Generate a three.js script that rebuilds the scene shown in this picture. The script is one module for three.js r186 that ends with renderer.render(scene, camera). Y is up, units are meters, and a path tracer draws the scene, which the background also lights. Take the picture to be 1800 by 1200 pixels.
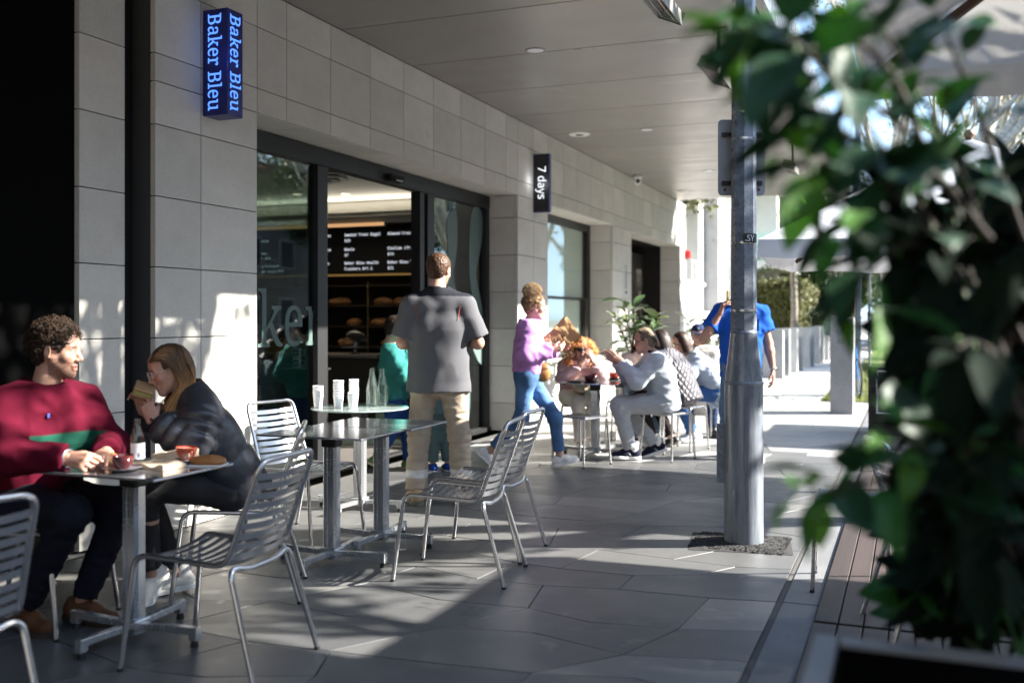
import * as THREE from 'three';
import { RoundedBoxGeometry } from 'three/addons/geometries/RoundedBoxGeometry.js';
import { mergeGeometries, toCreasedNormals } from 'three/addons/utils/BufferGeometryUtils.js';
import { ImprovedNoise } from 'three/addons/math/ImprovedNoise.js';
import { FontLoader } from 'three/addons/loaders/FontLoader.js';
import { TextGeometry } from 'three/addons/geometries/TextGeometry.js';

/* ---------- camera, sky, sun, exposure ----------
   x runs out from the shopfront to the street, y is up, s = -z runs along the shopfront away from the camera */
const W = 1024, H = 682, HORIZON = 560 / 1200;
const scene = new THREE.Scene();
const camera = new THREE.PerspectiveCamera(37.85, W / H, 0.05, 900);
camera.position.set(0, 1.37, 0);
camera.rotation.y = THREE.MathUtils.degToRad(21.8);
camera.setViewOffset(W, H, 0, (0.5 - HORIZON) * H, W, H);       // shift lens: horizon above the middle, verticals stay vertical
camera.focus = 6.2; camera.userData.fStop = 1.45;

const SUN = new THREE.Vector3(0.792, 0.521, -0.317).normalize();  // ahead and to the right, 31 degrees up
{
  const w = 512, h = 256, d = new Float32Array(w * h * 4), v = new THREE.Vector3();
  for (let j = 0; j < h; j++) for (let i = 0; i < w; i++) {
    const th = (j + 0.5) / h * Math.PI - Math.PI / 2, ph = (i + 0.5) / w * Math.PI * 2 - Math.PI;
    v.set(Math.cos(th) * Math.cos(ph), Math.sin(th), Math.cos(th) * Math.sin(ph));
    const up = Math.max(v.y, 0), c = Math.max(v.dot(SUN), 0);
    const t = Math.pow(1 - up, 3.2), g = 0.35 * Math.pow(c, 6) + 0.25 * Math.pow(c, 24);
    const k = (j * w + i) * 4;
    const low = v.y < 0 ? 0.4 : 1;
    d[k] = (0.085 + 0.265 * t + g * 0.9) * low; d[k + 1] = (0.17 + 0.32 * t + g * 0.86) * low; d[k + 2] = (0.33 + 0.28 * t + g * 0.78) * low; d[k + 3] = 1;
  }
  const sky = new THREE.DataTexture(d, w, h, THREE.RGBAFormat, THREE.FloatType);
  sky.mapping = THREE.EquirectangularReflectionMapping; sky.magFilter = THREE.LinearFilter; sky.needsUpdate = true;
  scene.background = sky; scene.environment = sky;
}
const sun = new THREE.DirectionalLight(new THREE.Color(1, 0.95, 0.87), 5);
sun.position.copy(SUN).multiplyScalar(60).add(new THREE.Vector3(-2, 0, -8)); sun.target.position.set(-2, 0, -8);
sun.castShadow = true; sun.shadow.mapSize.set(4096, 4096);
Object.assign(sun.shadow.camera, { left: -32, right: 32, top: 32, bottom: -32, near: 1, far: 160 });
scene.add(sun, sun.target);
const EXPOSURE = 5.5;

/* ---------- helpers ---------- */
const V = (x, y, z) => new THREE.Vector3(x, y, z);
const PI = Math.PI, rad = (d) => d * PI / 180;
function RNG(a) { return () => { a |= 0; a = a + 0x6D2B79F5 | 0; let t = Math.imul(a ^ a >>> 15, 1 | a); t = t + Math.imul(t ^ t >>> 7, 61 | t) ^ t; return ((t ^ t >>> 14) >>> 0) / 4294967296; }; }
const R = RNG(71);
const rr = (a, b) => a + (b - a) * R();
const PN = new ImprovedNoise(), noise = (x, y, z = 0) => PN.noise(x, y, z);
const fbm = (x, y, o = 4, z = 0) => { let s = 0, a = 0.5; for (let i = 0; i < o; i++) { s += a * PN.noise(x, y, z + i * 7.3); x *= 2.03; y *= 2.03; a *= 0.5; } return s; };
const clamp = (x, a = 0, b = 1) => Math.min(b, Math.max(a, x)), mix = (a, b, t) => a + (b - a) * t;
const sstep = (a, b, x) => { const t = clamp((x - a) / (b - a)); return t * t * (3 - 2 * t); };
const used = {};
function numbered(n) { const k = used[n] = (used[n] ?? -1) + 1; return k ? n + '_' + String(k).padStart(3, '0') : n; }
function thing(name, label, category, x = 0, y = 0, s = 0, turn = 0, group) {
  const o = new THREE.Group(); o.name = numbered(name); o.position.set(x, y, -s); o.rotation.y = turn;
  o.userData = { label, category }; if (group) o.userData.group = group; scene.add(o); return o;
}
function mesh(name, geo, mat, parent) {
  const m = new THREE.Mesh(geo, mat); m.name = name; m.castShadow = m.receiveShadow = true; (parent || scene).add(m);
  return m;
}
function solo(name, geo, mat, label, category, group) { const m = mesh(numbered(name), geo, mat); m.userData = { label, category }; if (group) m.userData.group = group; return m; }
function struct(name, geo, mat) { const m = mesh(numbered(name), geo, mat); m.userData.kind = 'structure'; return m; }
function structGroup(name) { const o = new THREE.Group(); o.name = numbered(name); o.userData.kind = 'structure'; scene.add(o); return o; }
function copy(o, name, label, x, y, s, turn) { const c = o.clone(); c.name = numbered(name); c.userData = { ...o.userData, label: label || o.userData.label }; c.position.set(x, y, -s); c.rotation.y = turn; scene.add(c); return c; }
const face = (dx, ds) => Math.atan2(dx, -ds);                     // turn that makes local +z look along (dx, ds)

// geometry: every piece ends up indexed-free-compatible for merging
function boxUV(g, off = 0) {                                       // uv in metres by dominant normal
  if (!g.attributes.normal) g.computeVertexNormals();
  const p = g.attributes.position, n = g.attributes.normal, uv = new Float32Array(p.count * 2);
  for (let i = 0; i < p.count; i++) {
    const ax = Math.abs(n.getX(i)), ay = Math.abs(n.getY(i)), az = Math.abs(n.getZ(i)), x = p.getX(i), y = p.getY(i), z = p.getZ(i);
    let u, v; if (ay >= ax && ay >= az) { u = x; v = z; } else if (ax >= az) { u = z; v = y; } else { u = x; v = y; }
    uv[i * 2] = u + off; uv[i * 2 + 1] = v + off * 1.7;
  }
  g.setAttribute('uv', new THREE.BufferAttribute(uv, 2)); return g;
}
function box(x0, x1, y0, y1, s0, s1, off = 0) { const g = new THREE.BoxGeometry(Math.abs(x1 - x0), Math.abs(y1 - y0), Math.abs(s1 - s0)); g.translate((x0 + x1) / 2, (y0 + y1) / 2, -(s0 + s1) / 2); return boxUV(g, off); }
function lbox(w, h, d, x = 0, y = 0, z = 0) { const g = new THREE.BoxGeometry(w, h, d); g.translate(x, y, z); return boxUV(g); }
function rbox(w, h, d, r, x = 0, y = 0, z = 0, seg = 2) { const g = new RoundedBoxGeometry(w, h, d, seg, r); g.translate(x, y, z); return boxUV(g); }
function merge(list) {
  const l = list.map((g) => { const q = g.index ? g.toNonIndexed() : g; for (const k of Object.keys(q.attributes)) if (!['position', 'normal', 'uv', 'color'].includes(k)) q.deleteAttribute(k); if (!q.attributes.normal) q.computeVertexNormals(); if (!q.attributes.uv) boxUV(q); return q; });
  if (l.some((g) => g.attributes.color)) for (const g of l) if (!g.attributes.color) g.setAttribute('color', new THREE.BufferAttribute(new Float32Array(g.attributes.position.count * 3).fill(1), 3));
  return mergeGeometries(l);
}
function tube(pts, r, seg = 24, rs = 8, bend = 0) {                // bend: corner radius, points joined by straight runs with rounded corners
  let curve;
  if (bend) {
    curve = new THREE.CurvePath(); let cur = pts[0];
    for (let i = 1; i < pts.length - 1; i++) {
      const a = pts[i].clone().sub(pts[i - 1]), b = pts[i + 1].clone().sub(pts[i]);
      const k = Math.min(bend, a.length() * 0.48, b.length() * 0.48);
      const p = pts[i].clone().addScaledVector(a.normalize(), -k), q = pts[i].clone().addScaledVector(b.normalize(), k);
      curve.add(new THREE.LineCurve3(cur, p)); curve.add(new THREE.QuadraticBezierCurve3(p, pts[i], q)); cur = q;
    }
    curve.add(new THREE.LineCurve3(cur, pts[pts.length - 1]));
    const all = []; for (const c of curve.curves) for (const q of c.getPoints(c.isLineCurve3 ? 1 : 7)) if (!all.length || all[all.length - 1].distanceTo(q) > 1e-4) all.push(q);
    return sweep(all, () => r, rs);
  }
  curve = new THREE.CatmullRomCurve3(pts); return sweep(curve.getPoints(seg), () => r, rs);
}
function sweep(pts, rad_, rs = 8, cap = true) {                    // round tube with varying radius through points
  const n = pts.length, pos = [], nor = [], uv = [], idx = []; let N = V(0, 0, 0), len = 0;
  for (let i = 0; i < n; i++) {
    const t = pts[Math.min(i + 1, n - 1)].clone().sub(pts[Math.max(i - 1, 0)]).normalize();
    if (!i) { N.set(Math.abs(t.y) < 0.9 ? 0 : 1, Math.abs(t.y) < 0.9 ? 1 : 0, 0); }
    N.addScaledVector(t, -N.dot(t)).normalize(); const B = t.clone().cross(N); if (i) len += pts[i].distanceTo(pts[i - 1]);
    const r = rad_(i / (n - 1));
    for (let j = 0; j <= rs; j++) { const a = j / rs * PI * 2, c = Math.cos(a), s = Math.sin(a); const q = N.clone().multiplyScalar(c).addScaledVector(B, s); nor.push(q.x, q.y, q.z); pos.push(pts[i].x + q.x * r, pts[i].y + q.y * r, pts[i].z + q.z * r); uv.push(j / rs * r * 6.3, len); }
  }
  const m = rs + 1;
  for (let i = 0; i < n - 1; i++) for (let j = 0; j < rs; j++) { const a = i * m + j; idx.push(a, a + 1, a + m, a + 1, a + m + 1, a + m); }
  if (cap) for (const [i, f] of [[0, 1], [n - 1, 0]]) { const c = pos.length / 3; const t = pts[i ? n - 1 : 1].clone().sub(pts[i ? n - 2 : 0]).normalize().multiplyScalar(i ? 1 : -1);
    pos.push(pts[i].x, pts[i].y, pts[i].z); nor.push(t.x, t.y, t.z); uv.push(0, 0);
    for (let j = 0; j <= rs; j++) { const o = (i * m + j) * 3; pos.push(pos[o], pos[o + 1], pos[o + 2]); nor.push(t.x, t.y, t.z); uv.push(0, 0); }
    for (let j = 0; j < rs; j++) f ? idx.push(c, c + 2 + j, c + 1 + j) : idx.push(c, c + 1 + j, c + 2 + j); }
  const g = new THREE.BufferGeometry(); g.setAttribute('position', new THREE.Float32BufferAttribute(pos, 3)); g.setAttribute('normal', new THREE.Float32BufferAttribute(nor, 3)); g.setAttribute('uv', new THREE.Float32BufferAttribute(uv, 2)); g.setIndex(idx); return g;
}
function lathe(profile, seg = 28) { const g = new THREE.LatheGeometry(profile.map(([r, y]) => new THREE.Vector2(r, y)), seg); return g; }
function extrude(pts, depth, bevel = 0, holes = []) {              // polygon in x,y pushed along +z
  const sh = pts.curves ? pts : new THREE.Shape(pts.map(([x, y]) => new THREE.Vector2(x, y)));
  for (const h of holes) sh.holes.push(new THREE.Path(h.map(([x, y]) => new THREE.Vector2(x, y))));
  return boxUV(new THREE.ExtrudeGeometry(sh, { depth, bevelEnabled: bevel > 0, bevelSize: bevel, bevelThickness: bevel, bevelSegments: 2, curveSegments: 10 }));
}
function paint(g, fn) {                                            // vertex colours, linear
  const p = g.attributes.position, c = new Float32Array(p.count * 3), q = V(0, 0, 0);
  for (let i = 0; i < p.count; i++) { q.fromBufferAttribute(p, i); const k = fn(q, i); c[i * 3] = k[0]; c[i * 3 + 1] = k[1]; c[i * 3 + 2] = k[2]; }
  g.setAttribute('color', new THREE.BufferAttribute(c, 3)); return g;
}

/* ---------- textures and materials ---------- */
function tex(n, fn, srgb, m = n) {                                 // fn(u, v) -> grey or [r, g, b] in 0..1
  const d = new Uint8Array(n * m * 4);
  for (let j = 0; j < m; j++) for (let i = 0; i < n; i++) { const c = fn(i / n, j / m), k = (j * n + i) * 4, a = c.length ? c : [c, c, c]; for (let q = 0; q < 3; q++) d[k + q] = clamp(a[q]) * 255; d[k + 3] = 255; }
  const t = new THREE.DataTexture(d, n, m); t.wrapS = t.wrapT = THREE.MirroredRepeatWrapping; t.magFilter = THREE.LinearFilter; t.minFilter = THREE.LinearMipmapLinearFilter; t.generateMipmaps = true;
  if (srgb) t.colorSpace = THREE.SRGBColorSpace; t.needsUpdate = true; return t;
}
function rep(t, x, y = x) { const c = t.clone(); c.repeat.set(x, y); c.needsUpdate = true; return c; }
const TR = RNG(5);
const tSpeck = tex(512, (u, v) => 0.84 + 0.14 * fbm(u * 5, v * 5, 4) + 0.1 * fbm(u * 60, v * 60, 2) + (TR() - 0.5) * 0.13 - (TR() < 0.006 ? 0.16 : 0));
const tBlotch = tex(512, (u, v) => 0.83 + 0.3 * fbm(u * 4, v * 4, 5) + (TR() - 0.5) * 0.09 - 0.25 * sstep(0.24, 0.4, fbm(u * 9 + 40, v * 9, 3)));
const tStone = tex(512, (u, v) => 0.86 + 0.2 * fbm(u * 3, v * 5, 5) + 0.06 * fbm(u * 40, v * 40, 2) + (TR() - 0.5) * 0.1 - 0.1 * sstep(0.3, 0.45, fbm(u * 7 + 40, v * 7, 3)));
const tGrain = tex(256, (u, v) => 0.5 + 0.35 * fbm(u * 40, v * 40, 3) + (TR() - 0.5) * 0.3);
const tBrush = tex(256, (u, v) => 0.6 + 0.2 * fbm(u * 90, v * 2, 3) + 0.25 * fbm(u * 3 + 5, v * 3, 3) + (TR() - 0.5) * 0.12);
const tWeave = tex(128, (u, v) => 0.5 + 0.25 * Math.sin(u * 128 * PI / 2) * Math.sin(v * 128 * PI / 2) + (TR() - 0.5) * 0.3);
const tWood = tex(512, (u, v) => { const g = fbm(u * 60, v * 2.5, 4), b = fbm(u * 6, v * 1.2 + 9, 3); return [0.62 + 0.3 * g + 0.25 * b, 0.58 + 0.3 * g + 0.24 * b, 0.55 + 0.3 * g + 0.24 * b]; });
const tZinc = tex(512, (u, v) => { const a = fbm(u * 14, v * 14, 4), b = fbm(u * 45 + 9, v * 45, 2); return 0.74 + 0.5 * a + 0.25 * b + (TR() - 0.5) * 0.06; });
const tZincR = tex(256, (u, v) => 0.5 + 0.5 * fbm(u * 10, v * 10, 4));
const tBark = tex(256, (u, v) => { const a = fbm(u * 10, v * 22, 4), b = fbm(u * 3 + 2, v * 5, 3); return [0.72 + 0.5 * a + 0.5 * b, 0.7 + 0.5 * a + 0.5 * b, 0.66 + 0.5 * a + 0.45 * b]; });
const tFold = tex(512, (u, v) => 0.5 + 0.5 * fbm(u * 5, v * 7, 4) + 0.1 * fbm(u * 22, v * 26, 2));
const tQuilt = tex(256, (u, v) => { const a = Math.abs(Math.sin((u + v) * 4 * PI)), b = Math.abs(Math.sin((u - v) * 4 * PI)); return Math.pow(Math.min(a, b), 0.5); });
tQuilt.wrapS = tQuilt.wrapT = THREE.RepeatWrapping;
const C = (r, g, b) => new THREE.Color().setRGB(r, g ?? r, b ?? r);
const std = (c, rough = 0.7, o = {}) => new THREE.MeshStandardMaterial({ color: C(...c), roughness: rough, ...o });
const phy = (c, rough, o) => new THREE.MeshPhysicalMaterial({ color: C(...c), roughness: rough, ...o });
const grain = (rx, s = 0.0006) => ({ bumpMap: rep(tGrain, rx), bumpScale: s });
const M = {
  paver: [0, 1, 2, 3].map((i) => std([[0.09, 0.092, 0.094], [0.115, 0.115, 0.113], [0.102, 0.103, 0.104], [0.17, 0.168, 0.16]][i], 0.55, { map: rep(i % 2 ? tSpeck : tBlotch, 0.9 + i * 0.13), bumpMap: rep(tGrain, 3.1), bumpScale: 0.0011, roughnessMap: rep(tBlotch, 0.7) })),
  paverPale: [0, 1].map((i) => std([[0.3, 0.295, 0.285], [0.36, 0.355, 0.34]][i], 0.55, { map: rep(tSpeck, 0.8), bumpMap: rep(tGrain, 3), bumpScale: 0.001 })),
  grout: std([0.07, 0.068, 0.065], 0.95),
  kerb: std([0.15, 0.155, 0.16], 0.75, { map: rep(tBlotch, 0.8), bumpMap: rep(tGrain, 3), bumpScale: 0.0015 }),
  gravel: std([0.035, 0.034, 0.033], 0.95, { bumpMap: rep(tGrain, 9), bumpScale: 0.006 }),
  asphalt: std([0.05, 0.05, 0.052], 0.9, { map: rep(tSpeck, 1.5), bumpMap: rep(tGrain, 5), bumpScale: 0.003 }),
  path: std([0.46, 0.45, 0.43], 0.85, { map: rep(tBlotch, 0.5), bumpMap: rep(tGrain, 3), bumpScale: 0.001 }),
  grass: std([0.14, 0.16, 0.05], 0.95, { map: rep(tBlotch, 1.2), bumpMap: rep(tGrain, 6), bumpScale: 0.01 }),
  earth: std([0.16, 0.15, 0.12], 0.95, { map: rep(tBlotch, 0.2) }),
  stone: [0, 1, 2, 3].map((i) => std([[0.57, 0.545, 0.5], [0.64, 0.61, 0.56], [0.58, 0.555, 0.51], [0.62, 0.59, 0.54]][i], 0.8, { map: rep(i % 2 ? tStone : tSpeck, i % 2 ? 0.55 : 0.9), bumpMap: rep(tGrain, 2.2), bumpScale: 0.0008 })),
  joint: std([0.05, 0.05, 0.05], 0.95),
  panel: [0, 1, 2].map((i) => std([[0.36, 0.335, 0.315], [0.345, 0.32, 0.305], [0.37, 0.345, 0.325]][i].map((v) => v * 0.72), 0.5, { metalness: 0.2, roughnessMap: rep(tBlotch, 0.4) })),
  void: phy([0.003, 0.003, 0.003], 0.95, { specularIntensity: 0.05 }), leafPaintedShade: phy([0.004, 0.01, 0.005], 0.85, { specularIntensity: 0.15, side: THREE.DoubleSide }), black: std([0.008, 0.008, 0.009], 0.5), blackMatt: std([0.006, 0.006, 0.006], 0.95), bronze: std([0.022, 0.018, 0.015], 0.45, { metalness: 0.4 }),  // the leaf colour here is near black, shrub shade put into the tint
  steel: std([0.56, 0.56, 0.57], 0.3, { metalness: 0.92, roughnessMap: rep(tBrush, 3) }),
  slat: std([0.52, 0.53, 0.55], 0.36, { metalness: 0.85, roughnessMap: rep(tBrush, 2) }),
  tableTop: std([0.42, 0.43, 0.45], 0.22, { metalness: 0.8, roughnessMap: rep(tBrush, 1.3) }),
  alu: std([0.5, 0.52, 0.54], 0.38, { metalness: 0.75, roughnessMap: rep(tBrush, 1.6) }),
  zinc: std([0.24, 0.27, 0.31], 0.6, { metalness: 0.25, map: rep(tZinc, 1.3), roughnessMap: rep(tZincR, 1.2), bumpMap: rep(tZinc, 1.3), bumpScale: 0.0015 }),
  deck: [0, 1, 2].map((i) => std([[0.06, 0.042, 0.037], [0.075, 0.052, 0.045], [0.052, 0.038, 0.034]][i], 0.6, { map: rep(tWood, 1.6, 0.5), bumpMap: rep(tWood, 1.6, 0.5), bumpScale: 0.002 })),
  white: std([0.78, 0.77, 0.74], 0.75, { map: rep(tSpeck, 0.4) }), whiteGloss: phy([0.8, 0.8, 0.8], 0.25, { clearcoat: 0.6 }),
  plasterGrey: std([0.33, 0.33, 0.34], 0.8, { map: rep(tBlotch, 0.5) }),
  glass: phy([0.93, 0.97, 0.95], 0.03, { transmission: 1, ior: 1.5, thickness: 0, side: THREE.DoubleSide }),
  glassDark: phy([0.42, 0.5, 0.48], 0.02, { transmission: 1, ior: 2.15, thickness: 0, side: THREE.DoubleSide }),
  decal: phy([0.25, 0.42, 0.39], 0.55, { transmission: 0.85, thickness: 0, side: THREE.DoubleSide }),
  leaf: [0, 1, 2].map((i) => phy([[0.009, 0.038, 0.013], [0.02, 0.095, 0.012], [0.05, 0.15, 0.01]][i], 0.5, { transmission: [0.2, 0.35, 0.45][i], thickness: 0, side: THREE.DoubleSide, specularIntensity: 0.4, bumpMap: rep(tFold, 5), bumpScale: 0.004 })),
  leafTree: [0, 1, 2].map((i) => phy([[0.045, 0.075, 0.022], [0.06, 0.095, 0.028], [0.11, 0.13, 0.035]][i], 0.7, { transmission: 0.3, thickness: 0, side: THREE.DoubleSide })),
  bark: std([0.3, 0.27, 0.23], 0.9, { map: rep(tBark, 1.2), bumpMap: rep(tBark, 1.2), bumpScale: 0.01 }),
  barkPale: std([0.52, 0.5, 0.45], 0.85, { map: rep(tBark, 1), bumpMap: rep(tBark, 1), bumpScale: 0.006 }),
  canvas: phy([0.74, 0.75, 0.77], 0.9, { transmission: 0.25, thickness: 0, side: THREE.DoubleSide, bumpMap: rep(tFold, 0.6), bumpScale: 0.02 }),
  canvasBeige: phy([0.55, 0.53, 0.5], 0.9, { transmission: 0.22, thickness: 0, side: THREE.DoubleSide, bumpMap: rep(tFold, 0.6), bumpScale: 0.02 }),
  timber: std([0.16, 0.085, 0.045], 0.55, { map: rep(tWood, 3, 1) }), brass: std([0.55, 0.42, 0.2], 0.35, { metalness: 0.9, roughnessMap: rep(tBrush, 2) }),
  terracotta: [0, 1].map((i) => std([[0.36, 0.17, 0.1], [0.3, 0.14, 0.09]][i], 0.8, { map: rep(tBlotch, 1) })),
  china: phy([0.82, 0.81, 0.78], 0.15, { clearcoat: 0.7 }), maroonChina: phy([0.075, 0.012, 0.012], 0.12, { clearcoat: 0.9 }), redChina: phy([0.33, 0.042, 0.018], 0.12, { clearcoat: 0.9 }),
  coffee: phy([0.05, 0.02, 0.01], 0.1, { clearcoat: 0.5 }), foam: std([0.55, 0.4, 0.28], 0.5),
  paper: std([0.55, 0.43, 0.3], 0.85, { bumpMap: rep(tFold, 4), bumpScale: 0.006 }), kraft: std([0.42, 0.25, 0.11], 0.85, { bumpMap: rep(tFold, 5), bumpScale: 0.012 }), paperCup: std([0.78, 0.79, 0.82], 0.7),
  bread: std([0.36, 0.17, 0.06], 0.6, { map: rep(tBlotch, 7), bumpMap: rep(tBlotch, 7), bumpScale: 0.006 }), ink: std([0.03, 0.03, 0.05], 0.8), rubber: std([0.015, 0.015, 0.015], 0.8),
};
const fontSans = await new FontLoader().loadAsync('fonts/droid/droid_sans_regular.typeface.json');
const fontSerif = await new FontLoader().loadAsync('fonts/droid/droid_serif_regular.typeface.json');
const fontMono = await new FontLoader().loadAsync('fonts/droid/droid_sans_mono_regular.typeface.json');
function text(str, font, size, depth = 0.004, squeeze = 1, curve = 4) {
  const g = new TextGeometry(str, { font, size, depth, curveSegments: curve, bevelEnabled: false }); g.computeBoundingBox();
  const b = g.boundingBox; g.translate(-(b.min.x + b.max.x) / 2, -(b.min.y + b.max.y) / 2, 0); g.scale(squeeze, 1, 1); return g;
}

/* ---------- ground, footpath, kerb, deck, road ---------- */
struct('ground', (() => { const g = new THREE.PlaneGeometry(1200, 1200, 1, 1); g.rotateX(-PI / 2); return boxUV(g.translate(0, -0.13, 0)); })(), M.earth);
{
  const rd = struct('road', box(5.2, 13, -0.13, -0.08, -30, 160), M.asphalt);
  struct('road_kerb', box(5.0, 5.2, -0.13, 0.02, -30, 160), M.kerb);
  struct('footpath', box(-4.6, -0.6, -0.12, -0.012, -4, 23.9), M.grout);
  struct('far_path', box(-3.6, -1.45, -0.12, 0.0, 23.9, 90), M.path);
  struct('grass_verge', box(-1.35, 4.9, -0.12, 0.012, 17.2, 90), M.grass);
  // tufts along the verge: nobody could count them
  const blade = new THREE.BufferGeometry(); blade.setAttribute('position', new THREE.Float32BufferAttribute([-0.004, 0, 0, 0.004, 0, 0, 0, 0.06, 0.015], 3)); blade.computeVertexNormals();
  const tuft = new THREE.InstancedMesh(blade, std([0.2, 0.23, 0.06], 0.9, { side: THREE.DoubleSide }), 9000); const m4 = new THREE.Matrix4(), q = new THREE.Quaternion(), e = new THREE.Euler();
  for (let i = 0; i < 9000; i++) { const s = 17.2 + 14 * Math.pow(R(), 1.6), k = rr(0.7, 1.7); e.set(rr(-0.4, 0.4), rr(0, 6.3), 0); m4.compose(V(rr(-1.37, 0.8), 0.005, -s), q.setFromEuler(e), V(k * 1.4, k, k)); tuft.setMatrixAt(i, m4); }
  tuft.name = 'grass'; tuft.userData = { label: 'short sunlit grass of the verge beside the far footpath', category: 'grass', kind: 'stuff' }; tuft.castShadow = tuft.receiveShadow = true; scene.add(tuft);
}
{
  // angular paving: courses across the footpath whose corners are shifted, so that the slabs come out as long hexagons
  const pav = structGroup('paving'); const x0 = -4.42, x1 = -0.6, rest = []; let count = 0;
  const rows = []; let s = 1.55; const r2 = RNG(9);
  while (s < 24) { rows.push(s); s += mix(0.34, 0.47, r2()); } rows.push(24.0);
  const lines = rows.map((s, i) => {                               // break points along each row line
    const p = []; let x = x0 - (i % 2 ? 0.15 : 0.55) - r2() * 0.2; while (x < x1 + 0.9) { p.push([x, s + (i && i < rows.length - 1 ? (r2() - 0.5) * 0.22 : 0)]); x += mix(0.27, 0.5, r2()); } return p;
  });
  const at = (L, x) => { for (let i = 0; i < L.length - 1; i++) if (x >= L[i][0] && x <= L[i + 1][0]) return mix(L[i][1], L[i + 1][1], (x - L[i][0]) / (L[i + 1][0] - L[i][0])); return x < L[0][0] ? L[0][1] : L[L.length - 1][1]; };
  for (let i = 0; i < rows.length - 1; i++) {
    const A = lines[i], B = lines[i + 1]; let a = 0, b = 0; const cuts = [];
    let k = 0; for (let j = 0; j < A.length; j += 2) { const x = A[j][0]; let nb = B[0]; for (const p of B) if (Math.abs(p[0] - x - 0.1) < Math.abs(nb[0] - x - 0.1)) nb = p; if (!cuts.length || nb[0] > cuts[cuts.length - 1][1][0] + 0.2) cuts.push([A[j], nb]); }
    cuts.unshift([[x0 - 2, at(A, x0)], [x0 - 2, at(B, x0)]]); cuts.push([[x1 + 2, at(A, x1)], [x1 + 2, at(B, x1)]]);
    for (let j = 0; j < cuts.length - 1; j++) {
      const [p, q] = cuts[j], [u, v] = cuts[j + 1], poly = [];
      const cl = (pt) => [clamp(pt[0], x0, x1), pt[1]];
      const bot = [p, ...A.filter((t) => t[0] > p[0] + 0.01 && t[0] < u[0] - 0.01), u], top = [q, ...B.filter((t) => t[0] > q[0] + 0.01 && t[0] < v[0] - 0.01), v].reverse();
      let ring = [...bot, ...top];
      // clip to the footpath strip
      for (const [lim, sg] of [[x0, 1], [x1, -1]]) { const o = []; for (let t = 0; t < ring.length; t++) { const c = ring[t], n = ring[(t + 1) % ring.length], ci = (c[0] - lim) * sg >= 0, ni = (n[0] - lim) * sg >= 0; if (ci) o.push(c); if (ci !== ni) { const f = (lim - c[0]) / (n[0] - c[0]); o.push([lim, mix(c[1], n[1], f)]); } } ring = o; if (!ring.length) break; }
      if (ring.length < 3) continue;
      let cx = 0, cs = 0; for (const t of ring) { cx += t[0] / ring.length; cs += t[1] / ring.length; }
      if (cx > -1.4 && cx < -0.45 && cs > 5.75 && cs < 6.55) { ring = ring; }
      const inset = ring.map((t) => { const dx = cx - t[0], ds = cs - t[1], l = Math.hypot(dx, ds) || 1; return new THREE.Vector2(t[0] + dx / l * 0.0055, -(t[1] + ds / l * 0.0055)); });
      // shape in (x, z) then laid flat
      const sh = new THREE.Shape(inset.map((t) => new THREE.Vector2(t.x, -t.y)));
      const g = new THREE.ExtrudeGeometry(sh, { depth: 0.03, bevelEnabled: true, bevelSize: 0.0015, bevelThickness: 0.0015, bevelSegments: 1 });
      g.rotateX(-PI / 2); g.translate(0, -0.0315 + (r2() - 0.5) * 0.002, 0); boxUV(g, r2() * 9);
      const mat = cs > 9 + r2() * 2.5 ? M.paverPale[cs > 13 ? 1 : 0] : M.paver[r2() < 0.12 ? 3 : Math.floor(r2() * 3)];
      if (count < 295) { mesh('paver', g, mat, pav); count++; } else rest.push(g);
    }
  }
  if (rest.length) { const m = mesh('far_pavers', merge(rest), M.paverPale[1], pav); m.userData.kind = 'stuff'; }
}
{
  const k = structGroup('kerb'); let s = -3; const lens = [2.1, 1.5, 1.45, 1.32, 1.6]; let i = 0;
  while (s < 16.8) { const l = lens[i++ % 5]; mesh('kerb_stone', rbox(0.17, 0.16, l - 0.012, 0.008, -0.49, -0.082, -(s + l / 2)), M.kerb, k); s += l; }
  mesh('drain_channel', box(-0.598, -0.575, -0.1, -0.008, -3, 16.8), M.grout, k);
  const d = structGroup('deck'); const w = 0.1; let n = 0;
  for (const [a, b] of [[0.4, 4.63], [4.66, 9.4], [9.43, 13.8]]) for (let x = -0.4; x < 2.9; x += w + 0.006) { mesh('deck_board', rbox(w, 0.03, b - a, 0.004, x + w / 2, 0.0, -(a + b) / 2, 1), M.deck[n++ % 3], d); }
  mesh('deck_base', box(-0.4, 3, -0.12, -0.03, 0.4, 13.8), M.blackMatt, d);
}

/* ---------- café building: stone face, openings, shopfront ---------- */
const FX = -4.42, GX = -4.84, CEIL = 3.785;                         // stone face, glass line, canopy soffit
const bld = thing('cafe_building', 'pale grey stone-clad shopfront under the canopy, running along the footpath', 'building');
const courses = [0, 0.341, 0.794, 1.249, 1.698, 2.146, 2.6, 3.05, 3.497, CEIL];
const bR = RNG(31);
function block(x0, x1, y0, y1, s0, s1) {
  const g = 0.003; mesh('stone_block', boxUV(new RoundedBoxGeometry(x1 - x0, y1 - y0 - 2 * g, s1 - s0 - 2 * g, 1, 0.0025).translate((x0 + x1) / 2, (y0 + y1) / 2, -(s0 + s1) / 2), bR() * 20), M.stone[Math.floor(bR() * 4)], bld);
}
function faceBlocks(X, sJ, y0, y1) {                               // blocks of one run of the face
  const ys = [y0, ...courses.filter((c) => c > y0 + 0.02 && c < y1 - 0.02), y1];
  for (let i = 0; i < sJ.length - 1; i++) for (let j = 0; j < ys.length - 1; j++) block(X - 0.04, X, ys[j], ys[j + 1], sJ[i], sJ[i + 1]);
}
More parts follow.
